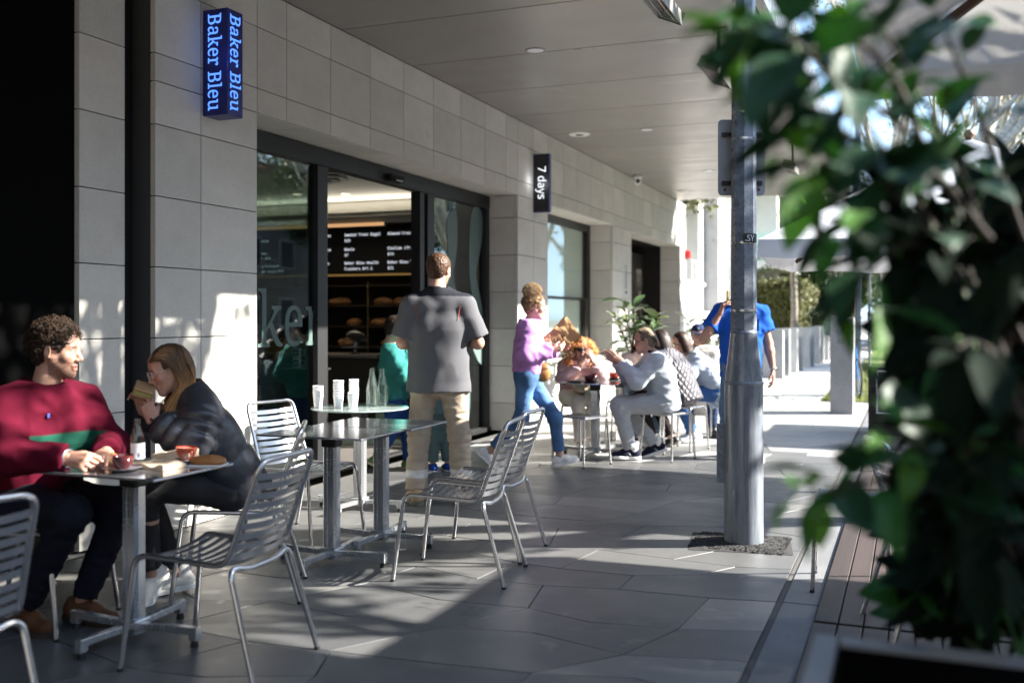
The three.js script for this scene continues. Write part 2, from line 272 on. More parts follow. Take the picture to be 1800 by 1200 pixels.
function jamb(s, dir, y1, y0 = 0) {                                // return of an opening, facing along dir
  const ys = [y0, ...courses.filter((c) => c > y0 + 0.02 && c < y1 - 0.02), y1];
  for (let j = 0; j < ys.length - 1; j++) { const a = s, b = s - dir * 0.035; const g = new RoundedBoxGeometry(FX - 0.043 - GX, ys[j + 1] - ys[j] - 0.006, 0.035, 1, 0.0025).translate((FX - 0.043 + GX) / 2, (ys[j] + ys[j + 1]) / 2, -(a + b) / 2); mesh('stone_block', boxUV(g, bR() * 20), M.stone[Math.floor(bR() * 4)], bld); }
}
const LINT = 2.872;
faceBlocks(-4.52, [4.468, 4.838], 0, CEIL);
faceBlocks(FX, [4.988, 5.427, 6.046], 0, LINT);
faceBlocks(FX, [11.24, 11.79, 12.32], 0, LINT);
faceBlocks(FX, [12.32, 12.95, 13.58, 14.2, 14.8, 15.4], 0, 0.76);
faceBlocks(FX, [15.4, 16.0, 16.55], 0, LINT);
faceBlocks(FX, [20.45, 20.95], 0, LINT);
{ const J = [4.988, 5.427, 6.046, 6.417, 7.04, 7.685, 8.31, 8.94, 9.59, 10.24, 10.87, 11.24, 11.79, 12.32]; for (let s = 12.95; s < 20.9; s += 0.63) J.push(s); J[J.length - 1] = 20.95; faceBlocks(FX, J, LINT, CEIL); }
jamb(11.24, -1, LINT); jamb(15.4, -1, LINT, 0.78); jamb(20.45, -1, LINT);
for (const [a, b, n] of [[6.046, 11.24, 8], [12.32, 15.4, 5], [16.55, 20.45, 6]]) for (let i = 0; i < n; i++) { const l = (b - a) / n; mesh('soffit_block', boxUV(new RoundedBoxGeometry(FX - 0.043 - GX, 0.035, l - 0.005, 1, 0.0025).translate((FX - 0.043 + GX) / 2, LINT + 0.0175, -(a + l * (i + 0.5))), bR() * 9), M.stone[Math.floor(bR() * 4)], bld); }
mesh('wall_core', merge([
  box(-4.75, -4.463, 0, CEIL + 0.3, 4.99, 6.04), box(GX, -4.463, 0, LINT, 11.276, 12.31), box(GX, -4.463, 0, LINT, 15.436, 16.54), box(GX, -4.463, 0, LINT, 20.487, 20.94),
  box(GX, -4.463, 0, 0.74, 12.31, 15.436), box(GX, -4.463, LINT + 0.037, CEIL + 0.3, 6.04, 20.94), box(-5.0, -4.563, 0, CEIL + 0.3, 4.47, 4.84)]), M.joint, bld);
mesh('slot_post', box(-4.75, -4.6, 0, CEIL, 4.842, 4.984), M.black, bld);
mesh('end_block', box(-5.4, FX, 0, CEIL, 20.955, 21.0), M.white, bld);
for (const [a, b] of [[2.6, 4.46], [0.9, 2.585], [-3, 0.885]]) mesh('black_panel', rbox(0.05, CEIL, b - a, 0.004, -4.575, CEIL / 2, -(a + b) / 2), M.void, bld);
mesh('window_sill', rbox(0.47, 0.03, 3.06, 0.004, -4.64, 0.775, -13.86), M.stone[1], bld);
// the dark entry at the far end
mesh('entry_recess', merge([box(-6.5, -6.4, 0, LINT, 16.55, 20.45), box(-6.4, GX, 0, LINT, 20.5, 20.6), box(-6.4, GX, 0, LINT, 16.4, 16.5), box(-6.4, GX, LINT, LINT + 0.1, 16.5, 20.5)]), M.bronze, bld);
mesh('entry_door', merge([lbox(0.06, 2.7, 1.1, -5.2, 1.35, -19.9), lbox(0.06, 2.7, 1.6, -5.22, 1.35, -17.6), lbox(0.06, 2.7, 0.9, -5.21, 1.35, -18.9)]), M.bronze, bld);
// building mass behind and above
mesh('wall', merge([box(-11, -10.8, 0, CEIL + 0.3, 4.5, 21), box(-10.8, -4.85, 0, CEIL + 0.3, 4.85, 5.0), box(-10.8, -4.86, 0, CEIL + 0.3, 13.3, 13.4), box(-10.8, -6.5, 0, CEIL + 0.3, 20.6, 20.95)]), M.plasterGrey, bld);
mesh('roof', box(-11, -4.47, CEIL + 0.3, CEIL + 0.6, -3, 21), M.plasterGrey, bld);

// shopfront: frame, panes, header with its sensor
{
  const f = new THREE.Group(); f.name = 'shopfront'; bld.add(f);
  const post = (a, b, x0 = GX - 0.06, x1 = GX + 0.05) => mesh('frame_post', rbox(x1 - x0, 2.66, b - a, 0.004, (x0 + x1) / 2, 1.38, -(a + b) / 2, 1), M.black, f);
  post(6.05, 6.11); post(7.42, 7.58); post(9.37, 9.47); post(9.55, 9.71, GX - 0.12, GX + 0.05); post(11.13, 11.235);
  mesh('header', rbox(0.13, 0.15, 5.18, 0.004, GX - 0.01, 2.79, -8.643, 1), M.black, f);
  mesh('header_sensor', merge([rbox(0.07, 0.07, 0.26, 0.01, GX + 0.09, 2.76, -8.75), lbox(0.015, 0.02, 0.16, GX + 0.13, 2.735, -8.75)]), M.blackMatt, f);
  mesh('sensor_trim', lbox(0.004, 0.012, 0.14, GX + 0.14, 2.737, -8.75), M.steel, f);
  mesh('threshold', box(GX - 0.08, GX + 0.07, 0, 0.05, 6.06, 7.5), M.black, f); mesh('threshold', box(GX - 0.08, GX + 0.07, 0, 0.05, 9.5, 11.23), M.black, f); mesh('threshold', box(GX - 0.06, GX + 0.06, 0, 0.012, 7.5, 9.5), M.steel, f);
  mesh('glass_pane', box(GX - 0.008, GX, 0.05, 2.72, 6.11, 7.42), M.glassDark, f); mesh('glass_pane', box(GX - 0.008, GX, 0.05, 2.72, 9.71, 11.13), M.glassDark, f);
  mesh('sliding_pane', box(GX - 0.075, GX - 0.067, 0.05, 2.7, 9.47, 11.0), M.glass, f);
  // the name on the glass: runs along the wall, read from the street
  const put = (g, s, y) => { g.rotateY(PI / 2); g.translate(GX + 0.004, y, -s); return g; };
  mesh('pane_lettering', put(text('Baker', fontSerif, 0.45, 0.002, 0.95), 6.73, 1.375), M.decal, f);
  const blob = (pts, s, y) => { const sh = new THREE.Shape(); const c = new THREE.CatmullRomCurve3(pts.map(([a, b]) => V(a, b, 0)), true).getPoints(60); sh.setFromPoints(c.map((p) => new THREE.Vector2(p.x, p.y))); const g = new THREE.ExtrudeGeometry(sh, { depth: 0.002, bevelEnabled: false }); return put(g, s, y); };
  
  mesh('pane_drawing', merge([blob([[0.0, 1.6], [0.28, 1.75], [0.42, 2.1], [0.4, 2.5], [0.62, 2.62], [0.66, 2.2], [0.55, 1.8], [0.9, 1.5], [1.3, 1.0], [1.36, 1.3], [1.05, 1.7], [1.0, 2.3], [1.1, 2.68], [1.36, 2.68], [1.36, 2.3], [1.2, 1.9], [1.38, 1.5], [1.38, 0.8], [0.9, 1.2], [0.45, 1.45]], 9.73, 0), blob([[0.5, 0.06], [0.9, 0.06], [1.02, 0.4], [0.93, 0.85], [0.7, 1.0], [0.55, 0.8], [0.46, 0.4]], 9.73, 0)]), M.decal, f);
}
// the bronze window with its lower sash
{
  const f = new THREE.Group(); f.name = 'window'; bld.add(f);
  const bar = (a, b, y0, y1, x = 0) => mesh('frame', rbox(0.07, y1 - y0, b - a, 0.004, GX + 0.01 + x, (y0 + y1) / 2, -(a + b) / 2, 1), M.bronze, f);
  bar(12.33, 12.45, 0.79, 2.87); bar(12.45, 12.56, 0.79, 2.87, -0.03); bar(15.25, 15.395, 0.79, 2.87); bar(12.56, 15.25, 2.76, 2.87); bar(12.56, 15.25, 0.79, 0.85);
  bar(12.56, 15.25, 1.66, 1.7); bar(15.12, 15.24, 0.85, 1.68, 0.012);
  mesh('glass_pane', box(GX, GX + 0.008, 0.85, 2.76, 12.56, 15.25), M.glass, f);
  mesh('blind', lbox(0.02, 1.95, 2.72, GX - 0.06, 1.8, -13.9), std([0.5, 0.52, 0.47], 0.9), f);
}
// small fittings on the stone
{
  const k = thing('keypad', 'small grey door keypad fixed to the stone pier beside the shop glass', 'keypad', FX + 0.0, 1.23, 11.5, PI / 2);
  mesh('body', rbox(0.085, 0.15, 0.035, 0.008, 0, 0, 0.018), std([0.12, 0.12, 0.125], 0.4, { metalness: 0.5 }), k);
  mesh('face', rbox(0.06, 0.115, 0.006, 0.002, 0, 0.008, 0.038), M.black, k);
  for (let j = 0; j < 4; j++) for (let i = 0; i < 3; i++) mesh('key', rbox(0.013, 0.013, 0.006, 0.002, (i - 1) * 0.018, 0.043 - j * 0.022, 0.042), M.steel, k);
  const b = thing('brass_plaque', 'engraved brass plaque low on the pier beside the shop glass', 'plaque', FX, 0.61, 11.66, PI / 2);
  mesh('plate', rbox(0.36, 0.21, 0.008, 0.002, 0, 0, 0.004), M.brass, b);
  mesh('engraving', merge([lbox(0.26, 0.009, 0.001, 0, 0.012, 0.0085), lbox(0.17, 0.009, 0.001, 0, -0.018, 0.0085)]), M.bronze, b);
  const v = thing('wall_intercom', 'slotted intercom panel on the pier beside the dark entry', 'intercom', FX, 2.05, 16.2, PI / 2);
  for (let i = 0; i < 9; i++) mesh('slot', lbox(0.14, 0.012, 0.006, 0, 0.2 - i * 0.045, 0.003), M.bronze, v);
  mesh('button', rbox(0.09, 0.035, 0.01, 0.004, 0, -0.24, 0.005), M.black, v);
}

/* ---------- canopy ---------- */
const CX = -1.12;
{
  const c = thing('canopy', 'broad metal-panelled canopy soffit over the café footpath', 'canopy');
  const J = [-6]; for (let s = 7.2 - 1.28 * 8; s < 20; s += 1.28) J.push(s); J.push(20.05);
  for (let i = 0; i < J.length - 1; i++) mesh('soffit_panel', boxUV(new RoundedBoxGeometry(CX - FX - 0.012, 0.03, J[i + 1] - J[i] - 0.012, 1, 0.003).translate((CX + FX) / 2 - 0.003, CEIL + 0.015, -(J[i] + J[i + 1]) / 2), i * 2.7), M.panel[i % 3], c);
  mesh('slab', box(FX - 0.2, CX + 0.1, CEIL + 0.032, CEIL + 0.42, -6, 20.05), M.blackMatt, c);
  mesh('edge_panel', boxUV(new RoundedBoxGeometry(0.08, 0.03, 26, 1, 0.004).translate(CX + 0.05, CEIL + 0.02, -7.05)), M.panel[1], c);
  mesh('gutter', boxUV(new RoundedBoxGeometry(0.025, 0.46, 26.05, 2, 0.006).translate(CX + 0.088, CEIL + 0.21, -7.03)), M.zinc, c);
  mesh('end_fascia', box(FX, CX + 0.09, CEIL, CEIL + 0.42, 20.055, 20.1), M.white, c);
}
const glow = (r, g, b, k) => new THREE.MeshStandardMaterial({ color: 0x000000, emissive: C(r, g, b), emissiveIntensity: k });
const dl = thing('downlight', 'recessed round downlight in the canopy soffit nearest the glass shopfront', 'downlight', -3.13, CEIL, 8.4, 0, 'downlights in the canopy');
mesh('trim', lathe([[0.075, 0], [0.082, -0.008], [0.095, -0.006], [0.097, 0]], 28), std([0.25, 0.25, 0.25], 0.4, { metalness: 0.5 }), dl); mesh('lens', lathe([[0.0, -0.004], [0.075, -0.004]], 24), std([0.75, 0.75, 0.78], 0.3), dl);
copy(dl, 'downlight', 'recessed round downlight in the canopy soffit, second from the shopfront', -3.12, CEIL, 12.45, 0); copy(dl, 'downlight', 'recessed round downlight in the canopy soffit beside the white camera', -3.04, CEIL, 16.27, 0);
{
  const d = thing('smoke_sensor', 'flat dark ceiling sensor in the soffit above the lit sign reading 7 days', 'sensor', -4.02, CEIL, 12.43, 0, 'sensors in the soffit'); mesh('rim', lathe([[0.055, -0.012], [0.13, -0.012], [0.14, 0]], 24), M.white, d); mesh('eye', lathe([[0, -0.02], [0.05, -0.016], [0.056, -0.008]], 20), M.black, d);
  copy(d, 'smoke_sensor', 'flat ceiling sensor in the soffit near the far end of the canopy', -4.02, CEIL, 18.6, 0);
  const cam = thing('security_camera', 'white dome security camera under the canopy at the stone fascia', 'camera', -4.28, CEIL, 16.4, 0.5);
  mesh('base', lathe([[0, 0], [0.08, 0], [0.08, -0.05], [0.07, -0.06], [0, -0.06]], 24), M.whiteGloss, cam);
  const ball = new THREE.SphereGeometry(0.068, 20, 14); ball.translate(0, -0.085, 0); mesh('housing', ball, M.whiteGloss, cam); const lens = new THREE.CylinderGeometry(0.036, 0.036, 0.03, 20).rotateX(PI / 2); lens.translate(0.0, -0.1, 0.055); mesh('lens', lens, M.black, cam);
}
function heater(x, y, s) {                                          // infra-red heater: open box tilted to the tables, grille and element
  const h = thing('patio_heater', 'x', 'heater', x, y, s, 0, 'radiant heaters under the canopy');
  const HS = 0.62, sh = [[-0.1, 0.05], [-0.075, 0.09], [0.075, 0.09], [0.1, 0.05], [0.16, -0.06], [0.15, -0.062], [0.092, 0.045], [0.07, 0.08], [-0.07, 0.08], [-0.092, 0.045], [-0.15, -0.062], [-0.16, -0.06]];
  const tilt = (g) => { g.scale(HS, HS, 1).rotateZ(-0.42); return g; };
  const g = extrude(sh, 0.62).translate(0, 0, -0.31); mesh('housing', tilt(g), std([0.2, 0.19, 0.18], 0.45, { metalness: 0.6 }), h);
  for (const k of [1, -1]) mesh('end_plate', tilt(lbox(0.28, 0.14, 0.01, 0, 0.005, 0.315 * k)), std([0.2, 0.19, 0.18], 0.45, { metalness: 0.6 }), h);
  mesh('reflector', tilt(lbox(0.14, 0.004, 0.6, 0, 0.06, 0)), std([0.75, 0.55, 0.42], 0.2, { metalness: 0.9 }), h);
  for (const k of [-0.06, 0, 0.06]) mesh('element', tilt(tube([V(k, 0.035, -0.29), V(k, 0.035, 0.29)], 0.009, 1, 8)), std([0.62, 0.3, 0.18], 0.25, { metalness: 0.5 }), h);
  const wires = []; for (let i = 0; i < 9; i++) wires.push(tube([V(-0.14, -0.05, -0.27 + i * 0.0675), V(0.14, -0.05, -0.27 + i * 0.0675)], 0.003, 1, 5)); for (const k of [-0.07, 0.07]) wires.push(tube([V(k, -0.05, -0.31), V(k, -0.05, 0.31)], 0.003, 1, 5));
  mesh('grille', tilt(merge(wires)), M.steel, h);
  mesh('bracket', merge([lbox(0.025, CEIL - y - 0.05, 0.025, 0.02, (CEIL - y) / 2 + 0.025, 0.0), lbox(0.12, 0.012, 0.12, 0.03, CEIL - y - 0.006, 0)]), M.bronze, h);
  return h;
}
{
  const spots = [[6.35, 'copper-barred radiant heater in the corner of the canopy nearest the viewer'], [8.35, 'copper-barred radiant heater beside the top of the galvanised pole'], [11.2, 'radiant heater behind the road sign on the galvanised pole'], [14.0, 'radiant heater farthest along the canopy, half behind leaves']];
  const h0 = heater(-1.5, 3.42, spots[0][0]); h0.userData.label = spots[0][1];
  for (const [s, l] of spots.slice(1)) copy(h0, 'patio_heater', l, -1.5, 3.42, s, 0);
}

/* ---------- lit signs ---------- */
{
  const navy = std([0.01, 0.016, 0.15], 0.35), s = thing('projecting_sign', 'navy box sign with glowing pale blue lettering fixed high on the pier', 'sign', FX, 2.73, 5.44);
  mesh('box', boxUV(new RoundedBoxGeometry(0.2, 0.71, 0.165, 2, 0.004).translate(0.105, 0.355, -0.0825)), navy, s);
  const g = text('Baker Bleu', fontSerif, 0.105, 0.004, 0.86); g.rotateZ(-PI / 2);
  const blue = glow(0.03, 0.085, 0.3, 1);
  mesh('lettering', g.clone().translate(0.105, 0.355, 0.001), blue, s);
  mesh('lettering', g.clone().rotateY(PI / 2).translate(0.206, 0.355, -0.0825), blue, s);
  const l = new THREE.PointLight(C(0.3, 0.5, 1), 0.006, 0); l.position.set(0.28, 0.36, 0.08); s.add(l);
  const d = thing('days_sign', 'thin black lightbox sign reading 7 days, navy edged, on the middle pier', 'sign', FX, 2.71, 11.77);
  mesh('case', boxUV(new RoundedBoxGeometry(0.215, 0.735, 0.075, 2, 0.004).translate(0.108, 0.3675, -0.0375)), std([0.01, 0.022, 0.12], 0.35), d);
  mesh('screen', lbox(0.19, 0.71, 0.004, 0.108, 0.3675, 0.002), M.black, d);
  const t = text('7 days', fontSans, 0.105, 0.003, 1); t.rotateZ(-PI / 2); mesh('lettering', t.translate(0.105, 0.37, 0.0045), glow(0.9, 0.94, 1, 0.27), d);
  const p = new THREE.PointLight(C(0.9, 0.95, 1), 0.012); p.position.set(0.11, 0.37, 0.15); d.add(p);
}

/* ---------- inside the bakery ---------- */
{
  struct('interior_floor', box(-10.8, GX - 0.06, -0.05, 0.008, 5.0, 13.3), std([0.13, 0.12, 0.11], 0.5, { map: rep(tBlotch, 0.6) }));
  struct('interior_ceiling', merge([box(-10.8, GX - 0.07, 2.98, 3.1, 5.0, 12.0), box(-10.8, GX - 0.07, 2.78, 3.1, 12.0, 13.3)]), std([0.66, 0.65, 0.6], 0.85));
  struct('interior_wall', merge([box(-10.8, GX - 0.3, 0, 2.78, 13.22, 13.3)]), std([0.03, 0.028, 0.026], 0.8));
  struct('cornice', box(-10.8, GX - 0.08, 2.83, 2.97, 11.9, 11.995), std([0.66, 0.65, 0.6], 0.8));
  const vent = thing('ceiling_vent', 'round white air diffuser in the bakery ceiling', 'vent', -6.15, 2.98, 9.6);
  for (const [r, y] of [[0.36, -0.012], [0.27, -0.035], [0.18, -0.055]]) mesh('ring', lathe([[r - 0.07, y + 0.005], [r, y - 0.012], [r + 0.02, y - 0.004], [r - 0.05, y + 0.014]], 40), M.white, vent);
  mesh('throat', lathe([[0, -0.004], [0.33, -0.004]], 32), std([0.12, 0.12, 0.12], 0.8), vent);
  const pend = thing('pendant_cable', 'thin pendant cable with a grey ceiling rose inside the shop door', 'light fitting', -5.55, 2.98, 8.65);
  mesh('rose', lathe([[0, 0], [0.055, 0], [0.055, -0.08], [0, -0.085]], 20), std([0.4, 0.4, 0.4], 0.4), pend); mesh('cable', tube([V(0, -0.08, 0), V(0, -0.62, 0)], 0.0025, 1, 6), M.black, pend); mesh('ball', new THREE.SphereGeometry(0.03, 16, 12).translate(0, -0.64, 0), M.bronze, pend);
  const spots = [[-6.75, 11.1, 'warm round downlight in the bakery ceiling above the menu board'], [-7.35, 10.9, 'warm round downlight deep in the bakery ceiling'], [-6.6, 7.6, 'warm round downlight seen through the left glass pane'], [-8.4, 9.2, 'warm round downlight at the back of the bakery ceiling']];
  for (const [x, s, l] of spots) {
    const d = thing('interior_downlight', l, 'downlight', x, 2.98, s, 0, 'downlights inside the bakery');
    mesh('trim', lathe([[0.06, -0.001], [0.07, -0.008], [0.085, -0.001]], 24), M.white, d); mesh('lamp', lathe([[0, -0.006], [0.06, -0.006]], 24), glow(1, 0.8, 0.55, 0.8), d);
    const p = new THREE.SpotLight(C(1, 0.85, 0.66), 0.28, 0, 1.1, 0.6); p.position.set(0, -0.04, 0); p.target.position.set(0, -2, 0); d.add(p, p.target);
  }
  const cv = new THREE.RectAreaLight(C(1, 0.9, 0.75), 3.5, 3.4, 0.12); cv.position.set(-7.5, 2.7, -11.7); cv.lookAt(-7.5, 3.6, -11.0); scene.add(cv);
  const strip = thing('cove_light', 'warm glowing light strip along the top of the menu board', 'light strip', -8.3, 2.735, 12.6);
  mesh('profile', lbox(2.6, 0.05, 0.05, 0, 0, 0), M.white, strip); mesh('diffuser', lbox(2.58, 0.05, 0.006, 0, -0.002, 0.029), glow(1, 0.55, 0.25, 0.13), strip);
  // menu board
  const b = thing('menu_board', 'long black menu board with white lettering hung on the back wall', 'menu board', 0, 0, 12.9);
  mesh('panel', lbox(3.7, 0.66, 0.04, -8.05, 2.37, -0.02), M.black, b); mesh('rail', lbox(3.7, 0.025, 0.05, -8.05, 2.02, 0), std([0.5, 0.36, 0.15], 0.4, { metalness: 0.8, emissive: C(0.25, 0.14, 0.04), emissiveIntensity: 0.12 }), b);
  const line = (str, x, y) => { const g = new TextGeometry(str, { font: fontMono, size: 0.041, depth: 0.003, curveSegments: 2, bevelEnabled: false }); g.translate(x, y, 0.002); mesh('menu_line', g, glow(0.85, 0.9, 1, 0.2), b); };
  const cols = [[-7.86, [['Smoked Trout Bagel', 2.6], ['$29', 2.515], ['Boule', 2.385], ['$7', 2.3], ['Baker Bleu Health', 2.18], ['Crackers $11.5', 2.095]]], [-7.13, [['Almond Croissant', 2.6], ['Challah (fridays', 2.385], ['$10', 2.3], ['Baker Bleu Tote', 2.18], ['$22', 2.095]]], [-8.4, [['andwiches', 2.6], ['& Lettuce', 2.385], ['$10', 2.3], ['u Golden', 2.18], ['$17.5', 2.095]]], [-9.35, [['wich', 2.55], ['ess', 2.36], ['t $14', 2.28], ['y Pressed', 2.16], ['ge Juice $12', 2.08]]]];
  for (const [x, ls] of cols) for (const [t, y] of ls) line(t, x, y);
  // bread shelves under the board
  const sh = thing('bread_shelves', 'dark timber bread shelves with brass uprights behind the counter', 'shelves', 0, 0, 13.15);
  mesh('back_panel', lbox(4.2, 1.95, 0.03, -7.6, 1.0, -0.04), std([0.02, 0.016, 0.013], 0.7), sh);
  for (const y of [0.95, 1.25, 1.56, 1.86]) mesh('shelf', lbox(4.2, 0.025, 0.36, -7.6, y, 0.14), std([0.05, 0.03, 0.018], 0.6, { map: rep(tWood, 1) }), sh);
  for (const x of [-9.2, -8.3, -7.42, -6.55, -5.7]) mesh('upright', lbox(0.02, 1.9, 0.03, x, 0.97, 0.31), M.brass, sh);
  const lo = []; let li = 0; const kinds = ['round dark crusted loaf', 'long pale loaf', 'seeded brown loaf', 'golden braided loaf'];
  for (const [y, xs] of [[0.965, [-7.9, -7.1, -6.85]], [1.265, [-7.3, -7.05, -6.8, -7.75]], [1.575, [-7.25, -6.95, -8.0]]]) for (const x of xs) {
    const g = new THREE.SphereGeometry(0.11, 20, 14); const p = g.attributes.position; for (let i = 0; i < p.count; i++) { const q = V(p.getX(i), p.getY(i), p.getZ(i)); const k = 1 + 0.18 * noise(q.x * 22 + li, q.y * 22, q.z * 22); p.setXYZ(i, q.x * k * [1.2, 1.75, 1.05, 1.5][li % 4], Math.max(q.y * 0.62 * k, -0.045) + 0.045, q.z * k); } g.computeVertexNormals();
    solo('bread_loaf', g.translate(x, y, -13.0 + 0.0), M.bread, `${kinds[li % 4]} on the ${y < 1 ? 'lowest' : y < 1.3 ? 'second lowest' : 'third'} bread shelf, ${xs.indexOf(x) + 1 === 1 ? 'first' : xs.indexOf(x) === 1 ? 'second' : xs.indexOf(x) === 2 ? 'third' : 'fourth'} in its row`, 'bread', 'loaves on the bread shelves'); li++;
  }
  const ct = thing('counter', 'dark bakery counter just inside the open shop door', 'counter', -7.0, 0, 10.6);
  mesh('body', rbox(2.3, 0.9, 0.6, 0.01, 0, 0.45, 0), std([0.05, 0.045, 0.036], 0.6, { map: rep(tWood, 0.8) }), ct); mesh('top', rbox(2.36, 0.04, 0.66, 0.008, 0, 0.922, 0), std([0.16, 0.14, 0.12], 0.3), ct);
  const cl = thing('cake_stand', 'glass cloche on a stand on the counter, beside the child in teal', 'cake stand', -6.25, 0.942, 10.5);
  mesh('stand', lathe([[0.08, 0], [0.02, 0.015], [0.02, 0.07], [0.16, 0.08], [0.16, 0.088], [0, 0.088]], 28), M.steel, cl); mesh('dome', lathe([[0.15, 0.09], [0.15, 0.17], [0.11, 0.25], [0.03, 0.29], [0.012, 0.3], [0.02, 0.32], [0, 0.335]], 32), M.glass, cl);
  const mug = (x, y, s, l) => { const m = thing('mug', l, 'mug', x, y, s, 0.35, 'mugs stacked inside the door'); mesh('cup', lathe([[0, 0], [0.04, 0], [0.042, 0.01], [0.042, 0.1], [0.039, 0.1], [0.038, 0.01], [0, 0.008]], 24), M.china, m); mesh('handle', tube([V(0.04, 0.08, 0), V(0.075, 0.075, 0), V(0.075, 0.03, 0), V(0.04, 0.025, 0)], 0.006, 12, 6), M.china, m); const e = new THREE.CylinderGeometry(0.0432, 0.0432, 0.062, 14, 1, true, -0.62, 1.24); e.translate(0, 0.052, 0); mesh('emblem', e, std([0.01, 0.015, 0.09], 0.4), m); const e2 = new THREE.CylinderGeometry(0.0438, 0.0438, 0.026, 10, 1, true, -0.25, 0.5); e2.translate(0, 0.052, 0); mesh('emblem_centre', e2, M.china, m); };
  const st = thing('mug_stand', 'dark stand with shelves of logo mugs inside the door', 'stand', -5.55, 0, 8.35); mesh('body', rbox(0.34, 0.86, 0.34, 0.008, 0, 0.43, 0), M.bronze, st); mesh('top', rbox(0.38, 0.02, 0.38, 0.004, 0, 0.871, 0), M.bronze, st);
  mug(-5.6, 0.881, 8.3, 'white mug with a round navy emblem, lower one by the door frame'); mug(-5.6, 0.983, 8.3, 'white mug with a round navy emblem, upper one by the door frame'); mug(-5.49, 0.983, 8.36, 'white mug with a round navy emblem, upper one beside the bottles'); mug(-5.49, 0.881, 8.36, 'white mug with a round navy emblem, lower one beside the bottles');
  for (let i = 0; i < 5; i++) { const g = rbox(0.13, 0.19, 0.09, 0.008, -7.75 + i * 0.2, 1.035, -10.45); solo('coffee_bag', g, i % 2 ? M.kraft : std([0.3, 0.17, 0.07], 0.8), ['tan', 'kraft brown', 'amber', 'brown', 'ochre'][i] + ' bag standing on the bakery counter, ' + ['leftmost of five', 'second of five', 'middle of five', 'fourth of five', 'rightmost of five'][i], 'bag', 'bags on the counter'); }
}

/* ---------- metal chairs, stools, tables ---------- */
function bowed(w, h, d, bow, axis) {                                // strip that sags (axis y) or bows back (axis z) towards its middle
  const g = new THREE.BoxGeometry(w, h, d, 10, 1, 1), p = g.attributes.position;
  for (let i = 0; i < p.count; i++) { const t = p.getX(i) / (w / 2), k = bow * (1 - t * t); axis === 'y' ? p.setY(i, p.getY(i) - k) : p.setZ(i, p.getZ(i) - k); }
  g.computeVertexNormals(); return boxUV(g);
}
function makeChair(label, x, s, turn) {
  const o = thing('metal_chair', label, 'chair', x, 0, s, turn, 'slatted metal chairs'); const r = 0.0115;
  const fl = [V(-0.235, 0.008, 0.27), V(-0.212, 0.452, 0.215), V(-0.205, 0.432, -0.19), V(-0.195, 0.835, -0.335)], mir = (p) => V(-p.x, p.y, p.z);
  mesh('frame', tube([...fl, ...fl.slice().reverse().map(mir)], r, 1, 12, 0.055), M.steel, o);
  mesh('rear_legs', tube([V(-0.235, 0.008, -0.33), V(-0.208, 0.43, -0.205), V(-0.1, 0.404, -0.222), V(0.1, 0.404, -0.222), V(0.208, 0.43, -0.205), V(0.235, 0.008, -0.33)], r, 1, 12, 0.06), M.steel, o);
  for (const [a, b] of [[-0.235, 0.27], [0.235, 0.27], [-0.235, -0.33], [0.235, -0.33]]) mesh('foot_cap', new THREE.CylinderGeometry(0.0125, 0.0125, 0.012, 12).translate(a, 0.006, b), M.rubber, o);
  const sg = bowed(0.41, 0.0035, 0.026, 0.022, 'y');
  for (let i = 0; i < 9; i++) { const z = 0.19 - i * 0.043, y = 0.452 - i * 0.0022 - 0.012 * Math.sin(i / 8 * PI) + (i === 0 ? -0.006 : 0); const m = mesh('seat_slat', sg, M.slat, o); m.position.set(0, y, z); }
  const bg = bowed(0.39, 0.0265, 0.0035, 0.03, 'z');
  for (let i = 0; i < 9; i++) { const t = 0.06 + i * 0.099, m = mesh('back_slat', bg, M.slat, o); m.position.set(0, mix(0.445, 0.835, t), mix(-0.195, -0.335, t)); m.rotation.x = -0.346; m.scale.x = mix(1.03, 0.98, t); }
  return o;
}
const chair0 = makeChair('slatted metal chair across the small table from the man in maroon, back to the viewer', -2.6, 3.28, -PI / 2 + 0.06);
function chair(label, x, s, turn) { const c = copy(chair0, 'metal_chair', label, x, 0, s, turn); c.position.set(x, 0, -s); return c; }
chair('nearer of two slatted metal chairs side by side at the empty paired tables', -2.27, 4.86, -PI / 2 + 0.13);
chair('farther of two slatted metal chairs side by side at the empty paired tables', -2.36, 5.4, -PI / 2 + 0.04);
chair('slatted metal chair on the glass side of the empty paired tables', -3.52, 5.33, PI / 2 - 0.2);
chair('slatted metal chair cut by the edge of the picture, nearest the viewer', -2.86, 2.2, -PI / 2 - 0.3);
chair('metal chair under the woman in the black puffer jacket', -3.13, 4.1, face(-0.85, -0.5));
chair('metal chair under the man in the maroon sweatshirt', -3.68, 3.38, face(0.95, 0.2));
chair('metal chair on the timber deck behind the leaves', 0.18, 4.72, PI / 2 + 0.3);

function makeStool(label, x, s, turn) {
  const o = thing('metal_stool', label, 'stool', x, 0, s, turn, 'metal stools'); const r = 0.0105, w = 0.165;
  for (const k of [-1, 1]) mesh('leg_frame', tube([V(k * w * 1.12, 0.008, 0.2), V(k * w, 0.452, w), V(k * w, 0.452, -w), V(k * w * 1.12, 0.008, -0.2)], r, 1, 10, 0.045), M.steel, o);
  for (const k of [-1, 1]) mesh('rail', tube([V(-w, 0.447, k * 0.12), V(w, 0.447, k * 0.12)], 0.008, 1, 8), M.steel, o);
  for (const a of [-1, 1]) for (const b of [-1, 1]) mesh('foot_cap', new THREE.CylinderGeometry(0.0118, 0.0118, 0.012, 12).translate(a * w * 1.12, 0.006, b * 0.2), M.rubber, o);
  const sg = bowed(0.33, 0.0035, 0.03, 0.01, 'y'); for (let i = 0; i < 8; i++) mesh('seat_slat', sg, M.slat, o).position.set(0, 0.464, 0.145 - i * 0.0415);
  return o;
}
